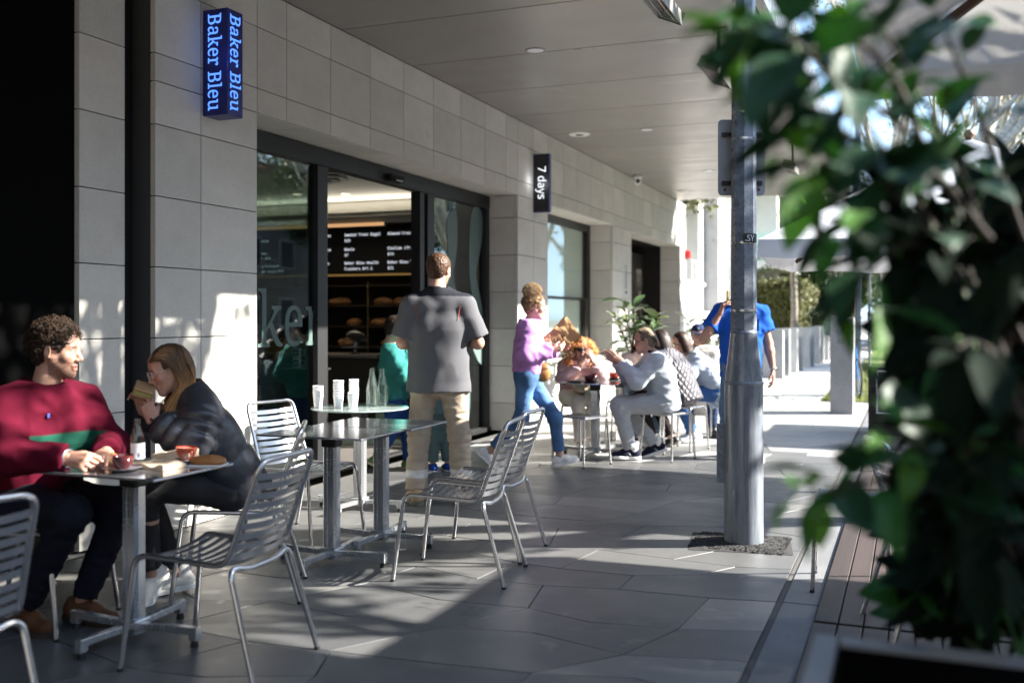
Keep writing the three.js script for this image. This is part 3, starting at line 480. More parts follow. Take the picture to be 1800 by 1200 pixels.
const stool0 = makeStool('empty metal stool in front of the far table, nearest the viewer', -2.86, 8.92, -0.38);
function stool(label, x, s, turn) { const c = copy(stool0, 'metal_stool', label, x, 0, s, turn); c.position.set(x, 0, -s); return c; }
stool('metal stool beside the walking woman, against the wall', -3.42, 9.22, 0.2);
stool('metal stool under the man in the pale grey tracksuit', -2.2, 9.6, -0.38);
stool('metal stool under the woman with ginger curls', -3.28, 10.08, 0.35);
stool('metal stool under the woman in the quilted gilet', -2.2, 10.35, -0.3);
stool('metal stool under the person in the pale denim coat', -2.02, 11.2, -0.38);
stool('metal stool behind the tracksuit man, on the wall side of the far tables', -2.95, 10.75, 0.1);
stool('metal stool under the man in the cap', -2.42, 11.95, 0.2);
stool('metal stool at the edge of the deck behind the leaves', -0.28, 5.4, 0.05);

function makeTable(label, x, s, turn = 0, top = [0.66, 0.5]) {
  const o = thing('cafe_table', label, 'table', x, 0, s, turn, 'square metal café tables');
  mesh('tabletop', rbox(top[0], 0.012, top[1], 0.005, 0, 0.729, 0, 3), M.tableTop, o);
  const sh = [[-0.042, -0.02], [-0.03, -0.034], [-0.012, -0.034], [-0.009, -0.03], [0.009, -0.03], [0.012, -0.034], [0.03, -0.034], [0.042, -0.02], [0.042, 0.02], [0.03, 0.034], [0.012, 0.034], [0.009, 0.03], [-0.009, 0.03], [-0.012, 0.034], [-0.03, 0.034], [-0.042, 0.02]];
  const col = extrude(sh, 0.63, 0.001); col.rotateX(-PI / 2); col.translate(0, 0.025, 0); mesh('column', col, M.alu, o);
  mesh('collar', rbox(0.098, 0.07, 0.082, 0.012, 0, 0.685, 0), M.black, o);
  mesh('support', merge([rbox(0.3, 0.012, 0.05, 0.003, 0, 0.7165, 0), rbox(0.05, 0.011, 0.3, 0.003, 0, 0.7165, 0)]), M.black, o);
  mesh('hub', rbox(0.11, 0.05, 0.1, 0.012, 0, 0.065, 0), M.alu, o);
  for (let k = 0; k < 4; k++) {
    const L = k % 2 ? 0.31 : 0.34, arm = extrude([[0.04, 0.05], [L, 0.062], [L, 0.012], [L - 0.034, 0.012], [L - 0.034, 0.036], [0.04, 0.028]], 0.03, 0.003).translate(0, 0.018, -0.015); arm.rotateY(k * PI / 2);
    const a = mesh('base_arm', arm, M.alu, o); const gl = new THREE.CylinderGeometry(0.014, 0.017, 0.026, 12); gl.translate(Math.cos(k * PI / 2) * (L - 0.017), 0.013, -Math.sin(k * PI / 2) * (L - 0.017)); mesh('glide', gl, M.rubber, a);
  }
  return o;
}
const table0 = makeTable('square metal café table between the man in maroon and the woman eating', -3.1, 3.37);
const tbl = (l, x, s, t = 0) => { const c = copy(table0, 'cafe_table', l, x, 0, s, t); c.position.set(x, 0, -s); };
tbl('nearer of the two empty metal tables pushed together', -3.02, 4.82, 0.02); tbl('farther of the two empty metal tables pushed together', -2.99, 5.33, 0.02);
tbl('metal table in front of the woman with ginger curls', -2.93, 9.58, -0.05); tbl('metal table behind the tracksuit man', -2.82, 10.1, -0.05);
{
  const o = thing('water_table', 'round glass-topped table holding paper cups and water bottles by the door', 'table', -3.68, 0, 6.25);
  mesh('glass_top', lathe([[0, 0.722], [0.345, 0.722], [0.352, 0.728], [0.345, 0.734], [0, 0.734]], 56), phy([0.5, 0.6, 0.58], 0.08, { transmission: 0.5, thickness: 0 }), o);
  mesh('support', merge([rbox(0.3, 0.01, 0.05, 0.003, 0, 0.714, 0), rbox(0.05, 0.0095, 0.3, 0.003, 0, 0.714, 0)]), M.black, o);
  const src = table0.children; for (const n of src) if (['column', 'collar', 'hub', 'base_arm'].includes(n.name)) { const c = n.clone(); o.add(c); }
  // things on it
  const cupGeo = lathe([[0, 0.004], [0.026, 0.004], [0.026, 0], [0.028, 0], [0.036, 0.082], [0.0385, 0.084], [0.0385, 0.088], [0.036, 0.089], [0.028, 0.012]], 22);
  const P = [[-3.95, 6.12, 4, 'stack of white paper cups standing apart by the door frame'], [-3.78, 6.12, 6, 'tall front stack of white paper cups beside the bottles'], [-3.76, 6.3, 6, 'tall rear stack of white paper cups beside the bottles'], [-3.66, 6.12, 2, 'short stack of white paper cups in front of the bottles']];
  for (const [x, s, n, l] of P) { const c = thing('cup_stack', l, 'cups', x, 0.735, s, 0, 'stacks of paper cups'); for (let i = 0; i < n; i++) { const m = mesh('paper_cup', cupGeo, M.paperCup, c); m.position.set(Math.sin(i * 2.1 + x * 9) * 0.0012, i * 0.0215, 0); m.rotation.x = 0; } }
  const bot = lathe([[0, 0.004], [0.034, 0.003], [0.04, 0.012], [0.04, 0.13], [0.033, 0.17], [0.019, 0.225], [0.016, 0.25], [0.0185, 0.256], [0.0185, 0.272], [0.014, 0.272], [0.013, 0.25], [0.03, 0.17], [0.037, 0.13], [0.037, 0.016], [0, 0.012]], 28);
  for (const [x, s, l] of [[-3.6, 6.28, 'clear glass water bottle, front one of the pair'], [-3.56, 6.36, 'clear glass water bottle, rear one of the pair'], [-3.7, 6.46, 'clear glass water bottle behind the tall cup stacks']]) { const b = thing('water_bottle', l, 'bottle', x, 0.735, s, 0, 'water bottles'); mesh('bottle', bot, M.glass, b); }
}

/* ---------- on the near table ---------- */
const TT = 0.735;
{
  const b = thing('milk_bottle', 'small clear bottle with a white label on the near table', 'bottle', -3.2, TT, 3.5);
  mesh('bottle', lathe([[0, 0.003], [0.026, 0.002], [0.031, 0.01], [0.031, 0.1], [0.026, 0.125], [0.015, 0.15], [0.013, 0.172], [0.0155, 0.176], [0.0155, 0.188], [0.012, 0.188], [0.011, 0.17], [0.024, 0.12], [0.0285, 0.1], [0.0285, 0.012], [0, 0.008]], 28), M.glass, b);
  const lab = new THREE.CylinderGeometry(0.0316, 0.0316, 0.07, 24, 1, true, -0.4, 2.6); lab.translate(0, 0.048, 0); mesh('label', lab, std([0.72, 0.74, 0.78], 0.7, { side: THREE.DoubleSide }), b);
  const bars = []; for (let i = 0; i < 9; i++) { const g = new THREE.CylinderGeometry(0.0319, 0.0319, 0.022, 2, 1, true, 0.75 + i * 0.055, 0.028); g.translate(0, 0.03, 0); bars.push(g); } mesh('barcode', merge(bars), M.ink, b);
  const cup = (l, x, s, turn, mat, fill) => {
    const sc = thing('saucer', l.replace('cup', 'saucer under the cup'), 'saucer', x, TT, s, turn); mesh('dish', lathe([[0, 0.002], [0.042, 0], [0.045, 0.004], [0.078, 0.014], [0.08, 0.018], [0.044, 0.009], [0, 0.008]], 36), mat === M.redChina ? M.china : std([0.16, 0.14, 0.16], 0.15), sc);
    const c = thing('coffee_cup', l, 'cup', x, TT + 0.009, s, turn); mesh('cup', lathe([[0, 0], [0.024, 0], [0.026, 0.004], [0.038, 0.02], [0.046, 0.045], [0.047, 0.058], [0.0445, 0.058], [0.0435, 0.045], [0.036, 0.022], [0.02, 0.01], [0, 0.009]], 36), mat, c);
    mesh('handle', tube([V(-0.043, 0.048, 0), V(-0.066, 0.05, 0), V(-0.071, 0.034, 0), V(-0.058, 0.02, 0), V(-0.038, 0.022, 0)], 0.0045, 18, 8), mat, c); mesh('coffee', lathe([[0, 0.051], [0.044, 0.05]], 28), fill, c);
  };
  cup('dark maroon coffee cup by the man in maroon', -3.05, 3.25, -0.5, M.maroonChina, M.coffee);
  cup('brick red coffee cup with milk foam beside the woman', -2.98, 3.56, 2.75, M.redChina, M.foam);
  const pb = thing('paper_bag', 'flat pale paper bag with dark print lying on the near table', 'paper bag', -2.98, TT, 3.38, -0.1);
  const pg = new THREE.BoxGeometry(0.2, 0.012, 0.13, 14, 1, 8), pp = pg.attributes.position; for (let i = 0; i < pp.count; i++) if (pp.getY(i) > 0) pp.setY(i, pp.getY(i) + 0.009 + 0.018 * noise(pp.getX(i) * 14, pp.getZ(i) * 14, 3)); pg.computeVertexNormals(); pg.translate(0, 0.007, 0); mesh('bag', boxUV(pg), M.paper, pb);
  const pr = text('Baker', fontSerif, 0.035, 0.0006, 0.9); pr.rotateX(-PI / 2); pr.rotateY(1.4); pr.translate(0.0, 0.026, 0.0); mesh('print', pr, M.ink, pb);
  const sb = thing('standing_bag', 'creased kraft bag opened upright behind the flat bag', 'paper bag', -3.04, TT, 3.56, 0.2); const sg = new THREE.BoxGeometry(0.18, 0.035, 0.09, 10, 4, 6), sp = sg.attributes.position; for (let i = 0; i < sp.count; i++) { sp.setY(i, sp.getY(i) + 0.012 * noise(sp.getX(i) * 18, sp.getZ(i) * 18, 8)); sp.setZ(i, sp.getZ(i) + 0.01 * noise(sp.getX(i) * 20, sp.getY(i) * 30, 1)); } sg.computeVertexNormals(); sg.rotateZ(0.12); sg.translate(0, 0.03, 0); mesh('bag', boxUV(sg), M.paper, sb);
  const nap = thing('napkin', 'folded white napkin under the golden pastry', 'napkin', -2.83, TT, 3.52, 0.3); mesh('sheet', rbox(0.15, 0.006, 0.1, 0.002, 0, 0.003, 0), M.china, nap);
  const pas = thing('pastry', 'golden brown turnover on the white napkin', 'pastry', -2.83, TT + 0.006, 3.52, 0.35);
  const tg = new THREE.SphereGeometry(0.06, 28, 18), tp = tg.attributes.position; for (let i = 0; i < tp.count; i++) { const q = V(tp.getX(i), tp.getY(i), tp.getZ(i)), k = 1 + 0.12 * noise(q.x * 40, q.y * 40, q.z * 40); tp.setXYZ(i, q.x * 1.35 * k, Math.max(q.y * 0.45 * k, -0.012) + 0.012, q.z * 0.8 * k); } tg.computeVertexNormals(); mesh('crust', tg, std([0.42, 0.17, 0.045], 0.45, { map: rep(tBlotch, 3), bumpMap: rep(tBlotch, 5), bumpScale: 0.004 }), pas);
  const rl = thing('bread_roll', 'torn bread roll on the table by the hand of the man in maroon', 'bread', -3.24, TT, 3.36, 0.2); const rg = new THREE.SphereGeometry(0.05, 24, 16), rp = rg.attributes.position; for (let i = 0; i < rp.count; i++) { const q = V(rp.getX(i), rp.getY(i), rp.getZ(i)), k = 1 + 0.3 * noise(q.x * 34 + 5, q.y * 34, q.z * 34); rp.setXYZ(i, q.x * 1.3 * k, Math.max(q.y * 0.7 * k, -0.022) + 0.024, q.z * k); } rg.computeVertexNormals(); mesh('crust', rg, std([0.5, 0.27, 0.1], 0.6, { map: rep(tBlotch, 4), bumpMap: rep(tBlotch, 6), bumpScale: 0.006 }), rl);
  const card = thing('card', 'small white card with a navy logo leaning behind the cups', 'card', -3.0, TT, 3.6, 0.15); const cg = rbox(0.07, 0.05, 0.002, 0.0008, 0, 0.026, 0); cg.rotateX(-0.5); mesh('card', cg, M.china, card); const lg = lathe([[0.006, 0], [0.013, 0.0]], 18); lg.rotateX(PI / 2 - 0.5); lg.translate(0.015, 0.022, 0.0065); mesh('logo', lg, std([0.02, 0.03, 0.2], 0.5, { side: THREE.DoubleSide }), card);
}
/* on the far tables */
{
  const cg = lathe([[0, 0], [0.024, 0], [0.038, 0.02], [0.046, 0.045], [0.047, 0.058], [0.0445, 0.058], [0.036, 0.022], [0, 0.009]], 24), sg = lathe([[0, 0.002], [0.042, 0], [0.078, 0.014], [0.08, 0.018], [0.044, 0.009], [0, 0.008]], 28);
  for (const [x, s, l] of [[-2.95, 9.45, 'dark red cup on a black saucer in front of the tracksuit man'], [-3.0, 9.72, 'dark red cup in front of the woman with ginger curls'], [-2.86, 10.02, 'red cup on the second far table']]) {
    const c = thing('espresso_cup', l, 'cup', x, TT, s, 1.2, 'cups on the far tables'); mesh('saucer', sg, M.black, c); const k = mesh('cup', cg, s > 10 ? M.redChina : M.maroonChina, c); k.position.y = 0.009; k.scale.setScalar(1.15); mesh('handle', tube([V(-0.043, 0.055, 0), V(-0.07, 0.055, 0), V(-0.06, 0.026, 0), V(-0.04, 0.028, 0)], 0.005, 12, 6), s > 10 ? M.redChina : M.maroonChina, c);
  }
  const p = thing('plate', 'flat dark plate at the corner of the far table', 'plate', -3.12, TT, 9.5); mesh('dish', lathe([[0, 0.003], [0.06, 0.002], [0.09, 0.012], [0.092, 0.015], [0.06, 0.007], [0, 0.007]], 28), M.black, p);
}

/* ---------- pole, road sign, concrete blade, poster planter ---------- */
{
  const px = -0.94, ps = 6.155, o = thing('light_pole', 'tall galvanised octagonal pole rising from a patch of gravel', 'pole', px, 0, ps, 0.2);
  mesh('base_sleeve', toCreasedNormals(lathe([[0.122, -0.02], [0.119, 0.02], [0.115, 0.97], [0.118, 0.975], [0.118, 0.985], [0.113, 0.99], [0.08, 1.28], [0.082, 1.285], [0.078, 1.3]], 40), 0.5), M.zinc, o);
  const oct = new THREE.CylinderGeometry(0.058, 0.078, 5.2, 8, 1); oct.translate(0, 3.89, 0); mesh('shaft', boxUV(toCreasedNormals(oct, 0.3)), M.zinc, o);
  for (const [y, r] of [[1.42, 0.0785], [1.83, 0.077], [2.46, 0.074], [2.62, 0.0735], [3.05, 0.0715], [3.33, 0.07]]) { const b = new THREE.CylinderGeometry(r, r, 0.014, 24, 1, false); b.translate(0, y, 0); mesh('strap', b, M.alu, o); }
  mesh('hatch', rbox(0.1, 0.36, 0.02, 0.006, -0.112, 0.55, 0).rotateY(0), M.zinc, o);
  const st = thing('pole_sticker', 'small black label with white letters wrapped on the pole', 'label', px, 1.855, ps, 0.2);
  const sg = new THREE.CylinderGeometry(0.0805, 0.0805, 0.055, 16, 1, true, -0.1, 1.3); mesh('band', sg, std([0.01, 0.01, 0.012], 0.5, { side: THREE.DoubleSide }), st);
  const tg = text('.SY', fontSans, 0.036, 0.002, 0.9); tg.rotateY(0.35); tg.translate(0.032, 0, 0.0795); mesh('letters', tg, std([0.7, 0.7, 0.7], 0.6), st);
  const rs = thing('road_sign', 'back of a grey road sign clamped behind the galvanised pole', 'sign', px - 0.02, 2.37, ps + 0.1, rad(21.8));
  const sh = new THREE.Shape(); const w = 0.145, h = 0.235, r = 0.03; sh.moveTo(-w + r, -h); sh.lineTo(w - r, -h); sh.quadraticCurveTo(w, -h, w, -h + r); sh.lineTo(w, h - r); sh.quadraticCurveTo(w, h, w - r, h); sh.lineTo(-w + r, h); sh.quadraticCurveTo(-w, h, -w, h - r); sh.lineTo(-w, -h + r); sh.quadraticCurveTo(-w, -h, -w + r, -h);
  mesh('plate', extrude(sh, 0.003, 0.001).translate(-0.005, 0, -0.02), std([0.24, 0.24, 0.24], 0.5, { metalness: 0.3 }), rs); mesh('channel', merge([lbox(0.25, 0.025, 0.018, -0.005, 0.14, -0.005), lbox(0.25, 0.025, 0.018, -0.005, -0.16, -0.005)]), M.bronze, rs);
  for (const k of [-0.11, 0.1]) mesh('bolt', new THREE.CylinderGeometry(0.007, 0.007, 0.012, 8).rotateX(PI / 2).translate(k, -0.2, -0.008), M.black, rs);
  const g = new THREE.PlaneGeometry(0.6, 0.5, 60, 48); g.rotateX(-PI / 2); const p = g.attributes.position; for (let i = 0; i < p.count; i++) { const x = p.getX(i), z = p.getZ(i), e = Math.min(0.3 - Math.abs(x), 0.25 - Math.abs(z)), d = Math.hypot(x, z); p.setY(i, 0.003 + Math.min(e * 0.1, 0.004) + 0.02 * Math.exp(-d * d / 0.03) * sstep(0, 0.1, e) + sstep(0, 0.04, e) * (0.006 * noise(x * 60, z * 60) + 0.006 * noise(x * 25, z * 25))); } g.computeVertexNormals(); boxUV(g); g.rotateY(0.15); g.translate(px - 0.02, 0.0, -ps);
  struct('gravel', g, M.gravel);
  const peb = new THREE.InstancedMesh(new THREE.DodecahedronGeometry(0.009, 0), M.gravel, 1500), m4 = new THREE.Matrix4(), q = new THREE.Quaternion(), e = new THREE.Euler();
  for (let i = 0; i < 1500; i++) { const a = rr(-0.28, 0.28), b = rr(-0.23, 0.23), d = Math.hypot(a, b); e.set(rr(0, 3), rr(0, 3), 0); m4.compose(V(px - 0.02 + a, 0.005 + 0.02 * Math.exp(-d * d / 0.03), -ps + b), q.setFromEuler(e), V(1, 1, 1).multiplyScalar(rr(0.35, 0.8))); peb.setMatrixAt(i, m4); } peb.name = 'gravel_stones'; peb.userData = { label: 'loose dark gravel round the foot of the pole', category: 'gravel', kind: 'stuff' }; scene.add(peb);

  const bl = thing('concrete_blade', 'upright grey concrete slab with a slanted top on the far footpath', 'bollard', -0.91, 0, 15.0);
  const bg = extrude([[-0.15, -0.02], [0.15, -0.02], [0.15, 1.37], [-0.15, 1.42]], 0.5, 0.006).translate(0, 0, -0.5); mesh('slab', bg, std([0.3, 0.3, 0.31], 0.85, { map: rep(tBlotch, 0.9), bumpMap: rep(tGrain, 2), bumpScale: 0.001 }), bl); for (const y of [0.45, 0.95, 1.2]) mesh('form_hole', new THREE.CylinderGeometry(0.006, 0.006, 0.006, 8).rotateX(PI / 2).translate(-0.07, y, 0.006), M.black, bl);

  const pl = thing('poster_planter', 'dark timber planter box with a white-framed picture on its front', 'planter', 0.1, 0, 12.6);
  for (let i = 0; i < 6; i++) mesh('board', rbox(1.1, 0.13, 0.04, 0.004, 0, 0.075 + i * 0.134, 0.28), M.bronze, pl); mesh('side', merge([lbox(0.04, 0.8, 0.56, -0.53, 0.4, -0.02), lbox(0.04, 0.8, 0.56, 0.53, 0.4, -0.02)]), M.bronze, pl); mesh('soil', lbox(1.02, 0.6, 0.56, 0, 0.4, -0.03), M.gravel, pl);
  const pic = thing('framed_picture', 'white-bordered dark picture fixed to the planter front', 'picture', -0.08, 0.45, 12.28); mesh('border', merge([lbox(0.56, 0.018, 0.012, 0, 0.31, 0), lbox(0.56, 0.018, 0.012, 0, -0.17, 0), lbox(0.018, 0.462, 0.012, -0.271, 0.07, 0), lbox(0.018, 0.462, 0.012, 0.271, 0.07, 0)]), M.white, pic);
  const pt = tex(128, (u, v) => { const k = fbm(u * 5, v * 5, 4); return [0.05 + 0.25 * sstep(0, 0.3, k), 0.04 + 0.16 * sstep(0, 0.35, k), 0.03 + 0.07 * k]; }, true); mesh('print', lbox(0.524, 0.462, 0.006, 0, 0.07, -0.003), new THREE.MeshStandardMaterial({ map: pt, roughness: 0.4 }), pic);

  // the near planter trough, its rim just in front of the viewer
  const tr = thing('planter_trough', 'grey-rimmed planter trough closest to the viewer, dark soil inside', 'planter', 0.36, 0, 1.35);
  const rim = std([0.2, 0.2, 0.2], 0.55, { metalness: 0.2, map: rep(tBlotch, 1.5) });
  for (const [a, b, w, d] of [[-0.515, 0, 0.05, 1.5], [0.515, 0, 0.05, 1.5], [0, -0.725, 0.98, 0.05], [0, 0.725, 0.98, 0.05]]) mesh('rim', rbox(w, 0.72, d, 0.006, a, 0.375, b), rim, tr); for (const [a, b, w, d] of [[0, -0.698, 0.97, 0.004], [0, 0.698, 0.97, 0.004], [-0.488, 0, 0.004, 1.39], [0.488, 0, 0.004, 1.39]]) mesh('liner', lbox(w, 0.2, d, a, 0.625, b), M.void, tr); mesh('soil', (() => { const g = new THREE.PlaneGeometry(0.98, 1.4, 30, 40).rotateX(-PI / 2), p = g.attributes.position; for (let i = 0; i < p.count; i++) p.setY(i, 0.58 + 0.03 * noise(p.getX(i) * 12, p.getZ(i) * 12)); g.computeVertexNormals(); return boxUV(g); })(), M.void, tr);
}

/* ---------- people: smooth distance fields meshed with surface nets ---------- */
const A3 = (v) => Array.isArray(v) ? V(v[0], v[1], v[2]) : v.clone();
function cone(a, b, ra, rb, k = 0.03, o = {}) { return { t: 0, a: A3(a), b: A3(b), ra, rb, k, ...o }; }
function ball(c, r, k = 0.02, o = {}) { return { t: 1, c: A3(c), r: r.length ? r : [r, r, r], k, q: o.q ? o.q.clone().invert() : null, sub: o.sub }; }
function nets(prims, cell, o = {}) {
  const lo = V(9, 9, 9), hi = V(-9, -9, -9);
  for (const p of prims) { if (p.sub) continue; const R_ = p.t ? Math.max(...p.r) : Math.max(p.ra, p.rb) + (p.quilt ? 0.02 : 0); p.R = R_; for (const q of p.t ? [p.c] : [p.a, p.b]) { lo.min(q.clone().subScalar(R_ + cell * 3)); hi.max(q.clone().addScalar(R_ + cell * 3)); } }
  const nx = Math.ceil((hi.x - lo.x) / cell) + 1, ny = Math.ceil((hi.y - lo.y) / cell) + 1, nz = Math.ceil((hi.z - lo.z) / cell) + 1, f = new Float32Array(nx * ny * nz).fill(0.2);
  for (const p of prims) {
    const R_ = p.t ? Math.max(...p.r) : Math.max(p.ra, p.rb) + (p.quilt ? 0.02 : 0), m = R_ + p.k + cell * 2.5, a = p.t ? p.c : p.a, b = p.t ? p.c : p.b;
    const x0 = Math.max(0, Math.floor((Math.min(a.x, b.x) - m - lo.x) / cell)), x1 = Math.min(nx - 1, Math.ceil((Math.max(a.x, b.x) + m - lo.x) / cell));
    const y0 = Math.max(0, Math.floor((Math.min(a.y, b.y) - m - lo.y) / cell)), y1 = Math.min(ny - 1, Math.ceil((Math.max(a.y, b.y) + m - lo.y) / cell));
    const z0 = Math.max(0, Math.floor((Math.min(a.z, b.z) - m - lo.z) / cell)), z1 = Math.min(nz - 1, Math.ceil((Math.max(a.z, b.z) + m - lo.z) / cell));
    const bx = b.x - a.x, by = b.y - a.y, bz = b.z - a.z, L2 = bx * bx + by * by + bz * bz || 1e-9, L = Math.sqrt(L2), v = V(0, 0, 0), mr = p.t ? Math.min(...p.r) : 0;
    for (let z = z0; z <= z1; z++) for (let y = y0; y <= y1; y++) for (let x = x0; x <= x1; x++) {
      const X = lo.x + x * cell - a.x, Y = lo.y + y * cell - a.y, Z = lo.z + z * cell - a.z; let d;
      if (p.t) { v.set(X, Y, Z); if (p.q) v.applyQuaternion(p.q); const u = v.x / p.r[0], w = v.y / p.r[1], q = v.z / p.r[2], g = Math.sqrt(u * u + w * w + q * q); const n = Math.sqrt((u / p.r[0]) ** 2 + (w / p.r[1]) ** 2 + (q / p.r[2]) ** 2) || 1e-6; d = g < 1e-4 ? -mr : g * (g - 1) / n; }
      else {
        const tr = (X * bx + Y * by + Z * bz) / L2, t = tr < 0 ? 0 : tr > 1 ? 1 : tr; let px = X - bx * t, py = Y - by * t, pz = Z - bz * t;
        if (p.fl) { const e = (px * p.fl[0] + py * p.fl[1] + pz * p.fl[2]), k2 = p.fl[3] - 1; px += p.fl[0] * e * k2; py += p.fl[1] * e * k2; pz += p.fl[2] * e * k2; }
        let r = p.ra + (p.rb - p.ra) * t; if (p.bulge) r += p.bulge * Math.sin(t * PI); if (p.quilt) r += p.quilt[1] * (Math.pow(Math.abs(Math.sin(PI * (p.quilt[0] * t + 0.0))), 0.6) - 0.6);
        d = Math.sqrt(px * px + py * py + pz * pz) - r; if (p.cap) { const e = (tr - 1) * L; if (e > d) d = e; } if (p.capA) { const e = -tr * L; if (e > d) d = e; }
      }
      const i = (z * ny + y) * nx + x, c = f[i];
      if (p.sub) { const h = Math.max(p.k - Math.abs(-d - c), 0) / (p.k || 1); f[i] = Math.max(c, -d) + h * h * p.k * 0.25; }
      else { const h = Math.max(p.k - Math.abs(d - c), 0) / (p.k || 1); f[i] = Math.min(c, d) - h * h * p.k * 0.25; }
    }
  }
  if (o.disp || o.cut) for (let z = 0, i = 0; z < nz; z++) for (let y = 0; y < ny; y++) for (let x = 0; x < nx; x++, i++) { const X = lo.x + x * cell, Y = lo.y + y * cell, Z = lo.z + z * cell; if (o.disp && Math.abs(f[i]) < cell * 2.5) f[i] -= o.disp(X, Y, Z); if (o.cut) { const e = o.cut(X, Y, Z); if (e > f[i]) f[i] = e; } }
  const id = new Int32Array(nx * ny * nz).fill(-1), pos = [], idx = [], S = [1, nx, nx * ny];
  for (let z = 0; z < nz - 1; z++) for (let y = 0; y < ny - 1; y++) for (let x = 0; x < nx - 1; x++) {
    const i = (z * ny + y) * nx + x; let mask = 0, n = 0, sx = 0, sy = 0, sz = 0; const g = [];
    for (let c = 0; c < 8; c++) { const q = f[i + (c & 1) + ((c >> 1) & 1) * nx + (c >> 2) * nx * ny]; g.push(q); if (q < 0) mask |= 1 << c; }
    if (!mask || mask === 255) continue;
    for (let c = 0; c < 8; c++) for (let e = 0; e < 3; e++) { if (c & (1 << e)) continue; const c2 = c | (1 << e); if ((g[c] < 0) === (g[c2] < 0)) continue; const t = g[c] / (g[c] - g[c2]); sx += (c & 1) + (e === 0 ? t : 0); sy += ((c >> 1) & 1) + (e === 1 ? t : 0); sz += (c >> 2) + (e === 2 ? t : 0); n++; }
    id[i] = pos.length / 3; pos.push(lo.x + (x + sx / n) * cell, lo.y + (y + sy / n) * cell, lo.z + (z + sz / n) * cell);
  }
  for (let z = 1; z < nz - 1; z++) for (let y = 1; y < ny - 1; y++) for (let x = 1; x < nx - 1; x++) {
    const i = (z * ny + y) * nx + x, s = f[i] < 0;
    for (let e = 0; e < 3; e++) { if (s === (f[i + S[e]] < 0)) continue; const u = S[(e + 1) % 3], v = S[(e + 2) % 3], q = [id[i], id[i - u], id[i - u - v], id[i - v]]; if (q.some((k) => k < 0)) continue; s ? idx.push(q[0], q[1], q[2], q[0], q[2], q[3]) : idx.push(q[0], q[2], q[1], q[0], q[3], q[2]); }
  }
  const G = new THREE.BufferGeometry(); G.setAttribute('position', new THREE.Float32BufferAttribute(pos, 3)); G.setIndex(idx); G.computeVertexNormals();
  const uv = new Float32Array(pos.length / 3 * 2); for (let i = 0; i < pos.length / 3; i++) { uv[i * 2] = (pos[i * 3] + pos[i * 3 + 2]) * 0.75; uv[i * 2 + 1] = pos[i * 3 + 1] + 0.3 * (pos[i * 3] - pos[i * 3 + 2]); } G.setAttribute('uv', new THREE.BufferAttribute(uv, 2)); return G;
}
